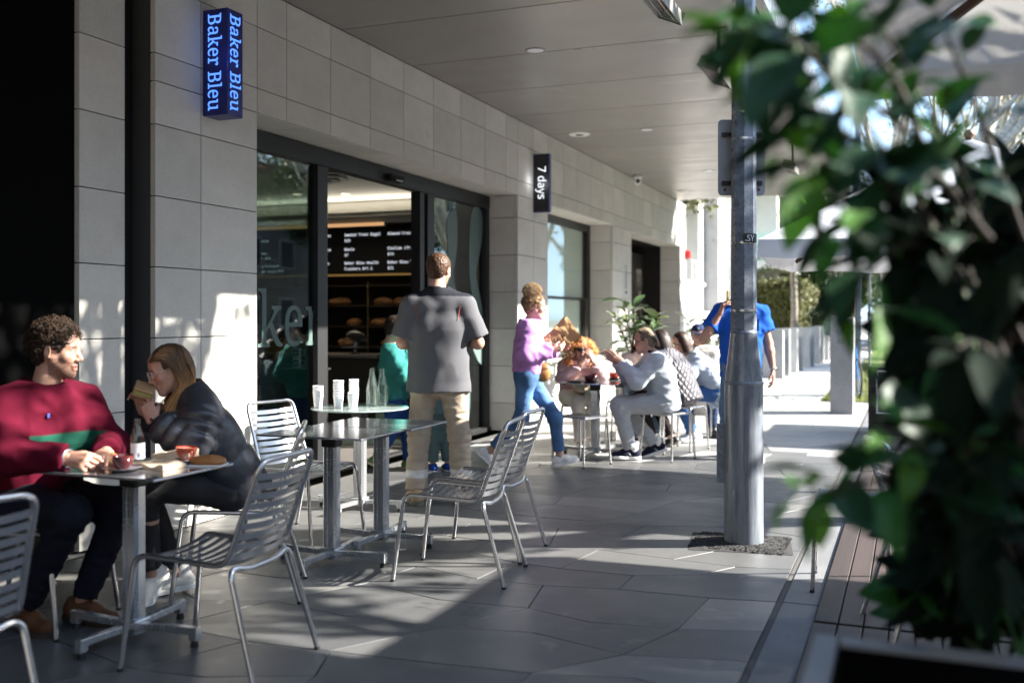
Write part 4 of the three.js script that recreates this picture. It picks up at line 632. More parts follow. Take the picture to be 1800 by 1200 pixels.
// head, local: centre between the ears, +z the face, +y up; about 0.235 tall
const LIP = (c) => [c[0] * 0.82, c[1] * 0.55, c[2] * 0.55];
function headGeo(o) {
  const w = o.female ? 0.94 : 1, j = o.female ? 0.85 : 1, P = [
    ball([0, 0.035, -0.012], [0.077, 0.086, 0.096], 0.02), ball([0, -0.03, 0.03], [0.059 * w, 0.078, 0.058], 0.03), ball([0, 0.045, 0.045], [0.06, 0.05, 0.045], 0.03),
    cone([0.05 * w, -0.04, 0.005], [0.014, -0.099, 0.062], 0.022 * j, 0.017, 0.025), cone([-0.05 * w, -0.04, 0.005], [-0.014, -0.099, 0.062], 0.022 * j, 0.017, 0.025), ball([0, -0.1, 0.07], [0.02 * j, 0.016, 0.014], 0.02),
    ball([0.042, -0.022, 0.06], [0.022, 0.02, 0.02], 0.025), ball([-0.042, -0.022, 0.06], [0.022, 0.02, 0.02], 0.025), cone([-0.036, 0.02, 0.078], [0.036, 0.02, 0.078], 0.011, 0.011, 0.02),
    ball([0.032, 0.0, 0.094], [0.015, 0.011, 0.014], 0.016, { sub: 1 }), ball([-0.032, 0, 0.094], [0.015, 0.011, 0.014], 0.016, { sub: 1 }),
    cone([0, 0.012, 0.085], [0, -0.03, 0.108], 0.0085, 0.011 * (o.female ? 0.85 : 1), 0.014), ball([0.011, -0.036, 0.095], [0.009, 0.008, 0.01], 0.008), ball([-0.011, -0.036, 0.095], [0.009, 0.008, 0.01], 0.008),
    cone([-0.018, -0.063, 0.083], [0.018, -0.063, 0.083], 0.006, 0.006, 0.01), cone([0, -0.062, 0.088], [0, -0.061, 0.089], 0.007, 0.007, 0.01), cone([-0.014, -0.076, 0.083], [0.014, -0.076, 0.083], 0.0075, 0.0075, 0.01),
    cone([-0.02, -0.0695, 0.093], [0.02, -0.0695, 0.093], 0.0028, 0.0028, 0.005, { sub: 1 }),
    ball([0.031, 0.001, 0.076], [0.0135, 0.0125, 0.0135], 0.003), ball([-0.031, 0.001, 0.076], [0.0135, 0.0125, 0.0135], 0.003),
    cone([0.02, 0.009, 0.086], [0.043, 0.007, 0.08], 0.004, 0.004, 0.005), cone([-0.02, 0.009, 0.086], [-0.043, 0.007, 0.08], 0.004, 0.004, 0.005),
    cone([0, -0.08, -0.025], [0, -0.19, -0.045], o.female ? 0.047 : 0.056, o.female ? 0.05 : 0.06, 0.03)];
  for (const s of [-1, 1]) { const q = new THREE.Quaternion().setFromEuler(new THREE.Euler(0.15, s * 0.45, s * -0.1)); P.push(ball([s * 0.08, 0.0, -0.008], [0.009, 0.032, 0.019], 0.008, { q }), ball([s * 0.088, 0.002, -0.003], [0.006, 0.018, 0.009], 0.006, { q, sub: 1 })); }
  if (o.open) P.push(ball([0, -0.071, 0.09], [0.015, 0.007, 0.02], 0.006, { sub: 1 }));
  const g = nets(P, o.fine ? 0.0034 : 0.0048), sk = o.skin, hair = o.browCol || [0.05, 0.035, 0.025], dark = [0.03, 0.022, 0.02];
  return paint(g, (p) => {
    const ax = Math.abs(p.x); let c = sk.slice(); const n = 1 + 0.1 * noise(p.x * 60, p.y * 60, p.z * 60); c = c.map((v) => v * n);
    const red = Math.exp(-((ax - 0.04) ** 2 + (p.y + 0.025) ** 2) / 0.0009) + Math.exp(-(ax * ax + (p.y + 0.032) ** 2) / 0.0003); if (p.z > 0.04) c = [c[0], c[1] * (1 - 0.14 * red), c[2] * (1 - 0.15 * red)];
    if (p.z > 0.075 && ax < 0.023 && p.y < -0.056 && p.y > -0.086) c = LIP(sk);
    if (p.z > 0.06 && ax > 0.012 && ax < 0.048 && p.y > 0.016 && p.y < 0.029) c = hair.map((v, i) => mix(v, sk[i], 0.25));
    const ex = ax - 0.031, ey = p.y - 0.001; if (p.z > 0.07 && ex * ex + ey * ey * 2.2 < 0.00013) c = ex * ex + ey * ey < 0.000035 ? dark : [0.55, 0.53, 0.5];
    if (p.z > 0.07 && ex * ex / 0.0003 + (ey - 0.009) ** 2 / 0.00001 < 1) c = hair.map((v, i) => mix(v, sk[i], 0.3));
    if (o.beard) { const d = (p.y < -0.03 - 0.6 * Math.max(0, p.z - 0.05) ? 1 : 0) * (p.z > -0.01 ? 1 : 0) * (p.y > -0.125 ? 1 : 0), lips = p.z > 0.075 && ax < 0.02 && p.y < -0.058 && p.y > -0.084, st = (ax < 0.032 && p.y > -0.06 && p.y < -0.045 && p.z > 0.07) ? 1 : 0; if ((d || st) && !lips) { const k = o.beard * clamp(0.75 + 0.6 * noise(p.x * 130, p.y * 130, p.z * 130)); c = c.map((v, i) => mix(v, o.beardCol[i], k)); } }
    return c;
  });
}
// hand, local: wrist at the origin, +y to the fingertips, palm looks along +z, thumb on +x (right hand)
const POSES = { relaxed: [0.35, 0.45, 0.3, 0.5], grip: [0.95, 0.95, 0.5, 0.75], flat: [0.1, 0.12, 0.08, 0.2], hold: [0.6, 0.5, 0.25, 0.7], pinch: [0.85, 0.6, 0.3, 0.95], fist: [1.35, 1.5, 0.9, 0.9] };
function handPrims(pose, spread = 1) {
  const [c1, c2, c3, th] = POSES[pose], P = [cone([-0.016, 0, 0], [-0.024, 0.08, 0.002], 0.017, 0.0125, 0.014), cone([0, 0, 0], [-0.004, 0.088, 0], 0.018, 0.013, 0.014), cone([0.014, 0.0, 0], [0.02, 0.085, 0.001], 0.017, 0.012, 0.014), cone([0.02, 0.015, 0.006], [0.032, 0.05, 0.012], 0.015, 0.0135, 0.014)];
  const F = [[0.027, 0.084, 0.042, 0.026, 0.02, 0.09, 0.009], [0.007, 0.09, 0.047, 0.029, 0.021, 0.02, 0.0092], [-0.012, 0.086, 0.043, 0.027, 0.02, -0.06, 0.0087], [-0.029, 0.076, 0.034, 0.021, 0.018, -0.16, 0.0078]];
  F.forEach(([x, y, l1, l2, l3, sp, r], i) => { const k = 1 + (i - 1) * 0.09; let a = c1 * k, d = V(Math.sin(sp * spread), Math.cos(a), Math.sin(a)); d.y *= Math.cos(sp); let p = V(x, y, 0.001), q = p.clone().addScaledVector(d.normalize(), l1); P.push(cone(p, q, r * 1.08, r, 0.006)); a += c2 * k; d = V(Math.sin(sp * spread * 0.6), Math.cos(a), Math.sin(a)).normalize(); let s = q.clone().addScaledVector(d, l2); P.push(cone(q, s, r, r * 0.92, 0.003)); a += c3 * k; d = V(0, Math.cos(a), Math.sin(a)); P.push(cone(s, s.clone().addScaledVector(d, l3), r * 0.92, r * 0.72, 0.003)); });
  let p = V(0.032, 0.042, 0.01), d = V(0.55 - th * 0.35, 0.72, 0.2 + th * 0.5).normalize(), q = p.clone().addScaledVector(d, 0.036); P.push(cone(p, q, 0.0125, 0.0105, 0.01)); d.add(V(-0.3 * th, 0.3, 0.1)).normalize(); P.push(cone(q, q.clone().addScaledVector(d, 0.03), 0.0105, 0.0078, 0.003)); return P;
}
const handCache = {};
function handGeo(side, pose, fine) { const k = pose + fine; handCache[k] ??= nets(handPrims(pose), fine ? 0.003 : 0.0042); const g = handCache[k].clone(); if (side > 0) { g.scale(-1, 1, 1); const ix = g.index.array.slice(); for (let i = 0; i < ix.length; i += 3) { const t = ix[i]; ix[i] = ix[i + 1]; ix[i + 1] = t; } g.setIndex(new THREE.BufferAttribute(ix, 1)); g.computeVertexNormals(); } return g; }
function frameOf(at, dir, nrm, scale = 1) { const y = A3(dir).normalize(), z = A3(nrm); z.addScaledVector(y, -z.dot(y)).normalize(); const x = y.clone().cross(z); return new THREE.Matrix4().makeBasis(x, y, z).scale(V(scale, scale, scale)).setPosition(at); }
// shoe, local: ankle above the origin (ground), toe along +z
const shoeTop = nets([cone([0, 0.05, -0.055], [0, 0.045, 0.06], 0.035, 0.034, 0.03), cone([0.004, 0.042, 0.06], [0.012, 0.036, 0.155], 0.035, 0.03, 0.03, { fl: [1, 0, 0, 0.84] }), cone([0, 0.05, -0.035], [0, 0.1, -0.03], 0.036, 0.037, 0.03, { cap: 1 }), cone([0, 0.075, 0.02], [0, 0.06, 0.07], 0.03, 0.028, 0.03), cone([0, 0, -0.2], [0, 0, 0.3], 0.016, 0.016, 0, { sub: 1 })], 0.006);
const shoeSole = (() => { const sh = new THREE.Shape(new THREE.CatmullRomCurve3([V(-0.037, -0.06, 0), V(0, -0.098, 0), V(0.037, -0.06, 0), V(0.036, 0.02, 0), V(0.05, 0.1, 0), V(0.04, 0.165, 0), V(0.008, 0.192, 0), V(-0.032, 0.16, 0), V(-0.042, 0.09, 0), V(-0.034, 0.02, 0)], true).getPoints(40).map((p) => new THREE.Vector2(p.x, p.y))); const g = new THREE.ExtrudeGeometry(sh, { depth: 0.02, bevelEnabled: true, bevelSize: 0.003, bevelThickness: 0.003, bevelSegments: 2 }); g.rotateX(PI / 2); g.translate(0, 0.024, 0); return boxUV(g); })();
const laces = merge([0, 1, 2, 3].map((i) => tube([V(-0.022, 0.083 - i * 0.006, 0.028 + i * 0.022), V(0, 0.094 - i * 0.007, 0.032 + i * 0.022), V(0.022, 0.083 - i * 0.006, 0.036 + i * 0.022)], 0.003, 8, 5)));
const fabric = (c, o = {}) => phy(c, o.rough ?? 0.9, { specularIntensity: 0.25, bumpMap: rep(tWeave, o.w ?? 14), bumpScale: 0.0009, side: THREE.DoubleSide, ...(o.vc ? { vertexColors: true } : {}), ...(o.m || {}) });
const skinMat = phy([1, 1, 1], 0.52, { vertexColors: true, sheen: 0.25, sheenRoughness: 0.5, sheenColor: C(0.6, 0.3, 0.22) });
const fold = (amp, fx = 9, fy = 16, sd = 0) => (x, y, z) => amp * (1 - 2.4 * Math.abs(noise(x * fx + sd, y * fy + 0.4 * x * fx, z * fx))) + amp * 0.5 * noise(x * fx * 2.3, y * fy * 2, z * fx * 2.3 + sd);

function person(label, x, s, turn, o) {
  const root = thing('person', label, 'person', x, 0, s, turn), J = o.j, fine = o.fine, SK = o.skin || [0.5, 0.3, 0.22], g = o.girth ?? 1, fem = o.female ? 0.9 : 1, K = o.kid ? 0.8 : 1;
  const P = {}; for (const k in J) P[k] = A3(J[k]);
  const side = P.sl.clone().sub(P.sr).normalize(), up = P.n.clone().sub(P.p).normalize(), fw = side.clone().cross(up).normalize();   // side points to the person's left (+x)
  const off = (q, a, b = 0, c = 0) => q.clone().addScaledVector(side, a).addScaledVector(up, b).addScaledVector(fw, c);
  const hs = P.hl.clone().sub(P.hr).normalize(), offh = (q, a) => q.clone().addScaledVector(hs, a);
  const torso = (e, k = 0.06) => [1, -1].flatMap((q) => [cone(offh(P.p, q * 0.06 * g * K), off(P.c, q * 0.07 * g * K), (o.waist ?? 0.098) * g * fem * K + e, 0.104 * g * fem * K + e, k), cone(off(P.c, q * 0.07 * g * K), off(P.n, q * 0.075 * K, -0.1 * K), 0.104 * g * fem * K + e, 0.085 * K * fem + e, k)]).concat([cone(P.sl, P.sr, 0.056 * fem * K + e, 0.056 * fem * K + e, k), cone(off(P.n, 0, 0.02), P.sl, 0.045 * K + e, 0.05 * fem * K + e, k), cone(off(P.n, 0, 0.02), P.sr, 0.045 * K + e, 0.05 * fem * K + e, k)], o.belly ? [ball(off(P.p.clone().lerp(P.c, 0.45), 0, 0, 0.05), [0.13, 0.13, 0.1], 0.06)] : [], o.bust ? [1, -1].map((q) => ball(off(P.c, q * 0.065, 0.02, 0.075), 0.055 + e, 0.05)) : []);
  const limb = (a, b, c, r0, r1, r2, r3, e, t1 = 1, k = 0.035, ex = {}) => { const out = [cone(a, b, r0 + e, r1 + e, k, ex.u)]; if (t1 > 0) { const q = b.clone().lerp(c, t1); out.push(cone(b, q, r1 * 1.0 + e, mix(r2, r3, t1) + e + (ex.flare || 0), k, { cap: t1 < 1.01 ? 1 : 0, ...(ex.l || {}) })); } return out; };
  const ar = 0.05 * fem * K * (o.arm ?? 1), lr = 0.083 * (o.leg ?? 1) * K;
  // the body: one skin from neck to toe, under the clothes
  const B = torso(-0.016);
  for (const [sh, e, w] of [[P.sl, P.el, P.wl], [P.sr, P.er, P.wr]]) { B.push(cone(sh, e, ar, ar * 0.82, 0.03), cone(e, e.clone().lerp(w, 0.3), ar * 0.82, ar * 0.86, 0.02), cone(e.clone().lerp(w, 0.3), w, ar * 0.86, 0.0245 * K * (o.female ? 0.9 : 1.05), 0.02)); }
  for (const [h, k, a] of [[P.hl, P.kl, P.al], [P.hr, P.kr, P.ar]]) B.push(cone(h, k, lr * 0.9, 0.05 * K, 0.04), cone(k, k.clone().lerp(a, 0.35), 0.048 * K, 0.054 * K, 0.02), cone(k.clone().lerp(a, 0.35), a, 0.052 * K, 0.033 * K, 0.02));
  B.push(cone(P.n, P.h.clone().addScaledVector(up, -0.06), 0.054 * fem * K, 0.048 * fem * K, 0.03));
  const bodyG = paint(nets(B, fine ? 0.01 : 0.013), () => SK);
  const hm = new THREE.Matrix4().compose(P.h, new THREE.Quaternion().setFromEuler(new THREE.Euler(o.hp || 0, o.hy || 0, o.hr || 0, 'YXZ')), V(1, 1, 1).multiplyScalar(o.hs ?? (o.kid ? 0.93 : o.female ? 0.95 : 1)));
  const parts = [bodyG, headGeo({ skin: SK, ...o.face, female: o.female, fine }).applyMatrix4(hm)];
  for (const [sd, w, q] of [[1, P.wl, o.handL], [-1, P.wr, o.handR]]) { if (!q) continue; parts.push(paint(handGeo(sd, q[2] || 'relaxed', fine).applyMatrix4(frameOf(w, q[0], q[1], (o.female ? 0.93 : 1.03) * (o.kid ? 0.75 : 1))), (p) => { const n = 0.95 + 0.12 * noise(p.x * 50, p.y * 50, p.z * 50); return [SK[0] * n, SK[1] * n * 0.95, SK[2] * n * 0.95]; })); }
  mesh('body', merge(parts), skinMat, root);
  // clothes
  const T = o.top, st = T.sleeve ?? 1.0, e = T.e ?? 0.012;
  const S = torso(e).concat([cone(off(P.c, 0, -0.02), P.p.clone().addScaledVector(P.p.clone().sub(P.c).normalize(), T.hem ?? 0.08), 0.1 * g + e, (T.hemR ?? 0.11) * g * K + e, 0.05, { fl: [hs.x, hs.y, hs.z, 0.7], cap: 1 })]);
  if (T.quilt) for (const p of S) if (!p.t && !p.fl) p.quilt = [Math.max(1, Math.round(p.a.distanceTo(p.b) / T.quilt[0])), T.quilt[1]];
  if (!T.noSleeve) for (const [sh, el, w] of [[P.sl, P.el, P.wl], [P.sr, P.er, P.wr]]) {
    const up_ = T.quilt ? { quilt: [3, T.quilt[1]] } : {}, lo_ = T.quilt ? { quilt: [3, T.quilt[1]] } : {};
    if (st <= 0) { const q = sh.clone().lerp(el, 1 + st); S.push(cone(sh, q, ar + e + 0.008, ar * 0.95 + e + 0.022, 0.035, { cap: 1 })); }
    else { S.push(...limb(sh, el, w, ar + 0.004, ar * 0.92, ar * 0.85, 0.03 * K, e + (T.loose ?? 0.004), st, 0.035, { u: up_, l: lo_ })); if (T.cuff && st > 0.85) { const a = el.clone().lerp(w, st - 0.12), b = el.clone().lerp(w, st); S.push(cone(a, b, 0.036 * K + e, 0.034 * K + e, 0.01, { cap: 1, capA: 1 })); } }
  }
  if (!T.collar) S.push(ball(off(P.n, 0, -0.03, 0.03), 0.068 * fem * K + e, 0.05));
  if (T.collar) S.push(cone(off(P.n, 0, 0.0), off(P.n, 0, T.collar, 0.01), 0.062 * fem + e, 0.058 * fem + e, 0.02, { cap: 1 }));
  const neck = off(P.n, 0, T.collar ? T.collar - 0.012 : 0.035, 0.012), cutN = (X, Y, Z) => { const dx = X - neck.x, dy = Y - neck.y, dz = Z - neck.z, h = dx * up.x + dy * up.y + dz * up.z; return h - 0.004; };
  const hole = T.collar ? [cone(off(P.n, 0, -0.02), off(P.n, 0, 0.2), 0.052 * fem + e * 0.6, 0.056 * fem + e * 0.6, 0.004, { sub: 1 })] : [cone(off(P.n, 0, 0.055, 0.012), off(P.n, 0, 0.2, 0.02), 0.062 * fem * K, 0.075 * fem, 0.008, { sub: 1 })];
  const topG = nets([...S, ...hole], fine ? 0.009 : 0.012, { disp: fold(T.fold ?? 0.005, T.fx ?? 9, T.fy ?? 15, x * 7 + s), cut: T.noCut ? null : cutN });
  if (T.color) paint(topG, T.color); mesh(T.name, topG, T.mat, root);
  const L = o.leg_; if (L) {
    const Q = [1, -1].map((q) => cone(offh(P.p, q * 0.055 * g * K), offh(P.p, q * 0.06 * g * K).addScaledVector(up, 0.06), 0.1 * g * K + (L.seat ?? 0.006), 0.098 * g * fem * K + 0.008, 0.06)), t = L.t ?? 0.93;
    Q.push(cone(P.hl, P.hr, 0.09 * g * K + (L.seat ?? 0.006), 0.09 * g * K + (L.seat ?? 0.006), 0.06));
    for (const [h, k, a] of [[P.hl, P.kl, P.al], [P.hr, P.kr, P.ar]]) Q.push(...limb(h, k, a, lr, 0.056 * K, (L.calf ?? 0.058) * K, (L.ank ?? 0.042) * K, L.e ?? 0.012, t, 0.05));
    const lg = nets(Q, fine ? 0.0095 : 0.012, { disp: fold(L.fold ?? 0.005, L.fx ?? 8, L.fy ?? 20, s * 3 + x) }); if (L.color) paint(lg, L.color); mesh(L.name, lg, L.mat, root);
  }
  const F = o.feet; if (F) for (const [a, yaw, pitch, roll] of [[P.al, F.l[0], F.l[1], F.l[2] || 0], [P.ar, F.r[0], F.r[1], F.r[2] || 0]]) {
    const f = new THREE.Group(); f.name = F.name || 'shoe'; f.position.copy(a); f.rotation.set(pitch, yaw, roll, 'YXZ'); root.add(f); const sc = (F.size ?? 1) * (o.kid ? 0.8 : o.female ? 0.9 : 1.04); f.scale.setScalar(sc);
    const dn = (gg) => gg.clone().translate(0, -0.085, 0); mesh('upper', dn(shoeTop), F.mat, f); mesh('sole', dn(shoeSole), F.sole, f); if (F.laces) mesh('laces', dn(laces), F.laces, f); if (F.sock) mesh('sock', new THREE.CylinderGeometry(0.044, 0.041, 0.1, 18).translate(0, 0.035, -0.028), F.sock, f);
    if (F.stripe) mesh('stripe', merge([1, -1].flatMap((q) => [tube([V(q * 0.038, -0.055, 0.0), V(q * 0.037, -0.02, 0.03), V(q * 0.02, 0.0, 0.05)], 0.003, 8, 5), tube([V(q * 0.038, -0.055, 0.03), V(q * 0.037, -0.025, 0.055), V(q * 0.02, -0.008, 0.07)], 0.003, 8, 5)])), F.stripe, f);
  }
  
  return { root, hm, P, off, up, fw, side, topG };
}
// ---- hair ----
function capHair(hm, o) {                                          // close-cut or brushed hair: a skin over the skull with a hairline
  const g = nets([ball([0, 0.04, -0.016], [0.081 + o.t, 0.088 + o.t, 0.099 + o.t], 0.02), ball([0, -0.02, -0.055], [0.06 + o.t * 0.5, 0.06, 0.04 + o.t], 0.03), ...(o.extra || []), ball([0, -0.03, 0.085], [o.fw || 0.068, o.fh || 0.1, o.fd || 0.075], 0.01, { sub: 1 }), cone([-0.12, -0.02, 0.0], [0.12, -0.02, 0.0], 0.03, 0.03, 0.01, { sub: 1 }), cone([-0.12, -0.07, 0.02], [0.12, -0.07, 0.02], 0.055, 0.055, 0.01, { sub: 1 })], 0.0042, { disp: (x, y, z) => (o.rough || 0.003) * (noise(x * (o.f || 90), y * (o.fy || 90), z * (o.f || 90)) + 0.6 * noise(x * 210, y * 120, z * 210)) });
  return paint(g, (p) => { const n = 1 + 0.55 * noise(p.x * 120, p.y * 40, p.z * 120) + 0.3 * noise(p.x * 300, p.y * 80, p.z * 300); return o.col(p).map((c) => c * Math.max(0.3, n)); }).applyMatrix4(hm);
}
function curls(hm, n, rnd, where, size, col) {                      // many little ringlets
  const L = []; for (let i = 0; i < n; i++) { const [p, d] = where(rnd), r = size * mix(0.7, 1.35, rnd()), turns = mix(0.8, 1.7, rnd()), ax = V(rnd() - 0.5, rnd() - 0.5, rnd() - 0.5).add(d.clone().multiplyScalar(0.6)).normalize(), u = ax.clone().cross(V(0.3, 1, 0.2)).normalize(), w = ax.clone().cross(u), pts = [], ph = rnd() * 6.3, N = Math.ceil(turns * 7);
    for (let k = 0; k <= N; k++) { const a = ph + k / N * turns * 6.28; pts.push(p.clone().addScaledVector(u, Math.cos(a) * r).addScaledVector(w, Math.sin(a) * r).addScaledVector(ax, (k / N - 0.3) * r * 2.2)); }
    const g = sweep(pts, (t) => size * 0.2 * Math.sqrt(Math.max(0.08, Math.sin(Math.min(1, t * 0.95 + 0.05) * PI))), 4, false), c = col(p, rnd()); paint(g, () => c); L.push(g); }
  return merge(L).applyMatrix4(hm);
}
function strands(hm, list, col, r0 = 0.0028) { const L = []; for (const [pts, k] of list) { const g = sweep(new THREE.CatmullRomCurve3(pts).getPoints(12), (t) => r0 * (1 - 0.6 * t * t), 4, false); paint(g, (p) => col(p, k)); L.push(g); } return merge(L).applyMatrix4(hm); }
const hairMat = phy([1, 1, 1], 0.5, { vertexColors: true, specularIntensity: 0.45, side: THREE.DoubleSide });
const skullPt = (rnd, f) => { for (;;) { const v = V(rnd() * 2 - 1, rnd() * 2 - 1, rnd() * 2 - 1); if (v.length() > 1 || v.length() < 0.1) continue; v.normalize(); if (!f(v)) continue; return v; } };
const onSkull = (v, t) => V(v.x * (0.08 + t), v.y * (0.088 + t) + 0.038, v.z * (0.098 + t) - 0.014);
function glasses(root, hm, frame, lens, wrap = 1) {
  const g = new THREE.Group(); g.name = 'glasses'; root.add(g); const L = [];
  for (const q of [-1, 1]) { const pts = []; for (let i = 0; i <= 20; i++) { const a = i / 20 * 6.2832, cx = Math.cos(a), cy = Math.sin(a); pts.push(V(q * 0.034 + 0.026 * Math.sign(cx) * Math.pow(Math.abs(cx), 0.75), 0.0 + 0.02 * Math.sign(cy) * Math.pow(Math.abs(cy), 0.75), 0.108 - 0.012 * Math.abs(cx * q + 1) * 0.5)); } L.push(sweep(pts, () => 0.0022, 6, false)); L.push(tube([V(q * 0.06, 0.006, 0.098), V(q * 0.081, 0.008, 0.06), V(q * 0.088, 0.01, 0.0), V(q * 0.084, -0.006, -0.02)], 0.002, 12, 6));
    const l = new THREE.CircleGeometry(0.0235, 24).scale(1.05, 0.82, 1).rotateY(q * 0.12).translate(q * 0.034, 0, 0.1045); mesh('lens', l.applyMatrix4(hm), lens, g); }
  L.push(tube([V(-0.011, 0.004, 0.108), V(0, 0.008, 0.112), V(0.011, 0.004, 0.108)], 0.002, 8, 6)); mesh('frame', merge(L).applyMatrix4(hm), frame, g);
}
const stand = (o = {}) => ({ p: [0, 0.96, 0], c: [0, 1.27, 0.0], n: [0, 1.5, -0.02], h: [0, 1.69, 0.02], sl: [0.17, 1.43, -0.02], sr: [-0.17, 1.43, -0.02], el: [0.24, 1.15, -0.03], er: [-0.24, 1.15, -0.03], wl: [0.25, 0.9, 0.08], wr: [-0.25, 0.9, 0.08], hl: [0.09, 0.9, 0], hr: [-0.09, 0.9, 0], kl: [0.1, 0.5, 0.02], kr: [-0.1, 0.5, 0.02], al: [0.11, 0.085, -0.01], ar: [-0.11, 0.085, -0.01], ...o });
const sit = (o = {}) => ({ p: [0, 0.58, 0], c: [0, 0.87, 0.03], n: [0, 1.09, 0.05], h: [0, 1.27, 0.1], sl: [0.165, 1.02, 0.05], sr: [-0.165, 1.02, 0.05], el: [0.22, 0.78, 0.14], er: [-0.22, 0.78, 0.14], wl: [0.12, 0.78, 0.36], wr: [-0.12, 0.78, 0.36], hl: [0.095, 0.545, 0.03], hr: [-0.095, 0.545, 0.03], kl: [0.13, 0.53, 0.45], kr: [-0.13, 0.53, 0.45], al: [0.13, 0.085, 0.42], ar: [-0.13, 0.085, 0.42], ...o });
const DOWN = [0, -1, 0];

/* ---------- the people of the scene ---------- */
const scaleJ = (j, k) => Object.fromEntries(Object.entries(j).map(([a, v]) => [a, v.map((q) => q * k)]));
const rubberW = std([0.75, 0.75, 0.73], 0.6), shoeW = fabric([0.72, 0.71, 0.68]), navyKnit = fabric([0.012, 0.016, 0.035]);
const skinA = [0.43, 0.24, 0.17], skinB = [0.47, 0.28, 0.205], skinC = [0.4, 0.22, 0.15];

{ // man in maroon, left of the near table
  const p = person('person in a maroon sweatshirt with a green band, dark curly hair and a beard, seated', -3.69, 3.385, face(0.98, -0.15), {
    fine: true, skin: skinA, girth: 1.13, hy: 0.6, hp: 0.04, hr: -0.03, face: { beard: 0.8, beardCol: [0.07, 0.035, 0.02], browCol: [0.03, 0.018, 0.012], open: true },
    j: sit({ p: [0, 0.585, 0], c: [0, 0.86, 0.05], n: [0, 1.06, 0.09], h: [0, 1.225, 0.16], sl: [0.185, 0.985, 0.08], sr: [-0.185, 0.985, 0.08], er: [-0.25, 0.79, 0.21], wr: [-0.14, 0.785, 0.45], el: [0.24, 0.79, 0.22], wl: [0.06, 0.785, 0.42], kl: [0.12, 0.55, 0.45], kr: [-0.14, 0.555, 0.46], al: [0.1, 0.09, 0.2], ar: [-0.1, 0.09, 0.08] }),
    handR: [[0.1, 0.0, 1], [0.75, -0.65, 0.1], 'grip'], handL: [[-0.75, -0.05, 0.55], [-0.1, -1, 0], 'relaxed'],
    top: { name: 'sweatshirt', mat: fabric([1, 1, 1], { vc: 1 }), sleeve: 0.92, cuff: 1, e: 0.016, loose: 0.01, hem: 0.06, fold: 0.0075, fx: 8, fy: 11, color: (q) => { const tor = Math.abs(q.x) < 0.19 && q.z < 0.28; return tor && q.y < 0.86 && q.y > 0.775 ? [0.012, 0.075, 0.05] : tor && q.y <= 0.775 && q.y > 0.75 ? [0.01, 0.012, 0.05] : tor && q.y > 1.062 && q.z > -0.02 ? [0.062, 0.002, 0.011] : [0.076, 0.0025, 0.013]; } },
    leg_: { name: 'trousers', mat: fabric([0.011, 0.012, 0.02]), t: 0.9, fold: 0.007 },
    feet: { name: 'sandal', l: [0.15, 0.05], r: [-0.1, 0.05], mat: fabric([0.1, 0.045, 0.022], { rough: 0.6 }), sole: std([0.03, 0.02, 0.015], 0.8), stripe: std([0.05, 0.022, 0.012], 0.5) },
  });
  const hr = RNG(11); mesh('hair', merge([capHair(p.hm, { t: 0.008, rough: 0.008, f: 60, col: () => [0.016, 0.009, 0.006] }), curls(p.hm, 620, hr, (q) => { const v = skullPt(q, (v) => (v.y > 0.05 && v.z < 0.78 - 0.0 * v.y) || (v.z < -0.15 && v.y > -0.6) || (v.y > 0.28)); return [onSkull(v, 0.014 + 0.008 * Math.max(0, v.y)), v]; }, 0.0085, (q, r) => { const k = 0.5 + r; return [0.032 * k, 0.018 * k, 0.01 * k]; })]), hairMat, p.root);
  const bw = frameOf(V(-0.14, 0.786, 0.442), [0.15, 0, 1], [0, 1, 0]); mesh('bracelet', new THREE.TorusGeometry(0.034, 0.006, 8, 28).rotateX(PI / 2).applyMatrix4(bw), M.steel, p.root);
  mesh('collar_band', new THREE.TorusGeometry(0.068, 0.011, 10, 36).rotateX(PI / 2 - 0.3).translate(0, 1.098, 0.1), fabric([0.085, 0.004, 0.017]), p.root);
  mesh('collar_tee', new THREE.TorusGeometry(0.062, 0.007, 8, 30).rotateX(PI / 2 - 0.3).translate(0, 1.108, 0.103), fabric([0.1, 0.11, 0.14]), p.root);
  mesh('chest_emblem', (() => { const a = p.topG.attributes.position; let z = 0; for (let i = 0; i < a.count; i++) if (Math.hypot(a.getX(i) + 0.06, a.getY(i) - 0.945) < 0.012) z = Math.max(z, a.getZ(i)); return rbox(0.014, 0.02, 0.005, 0.002, -0.06, 0.945, z); })(), std([0.03, 0.05, 0.25], 0.7), p.root);
}
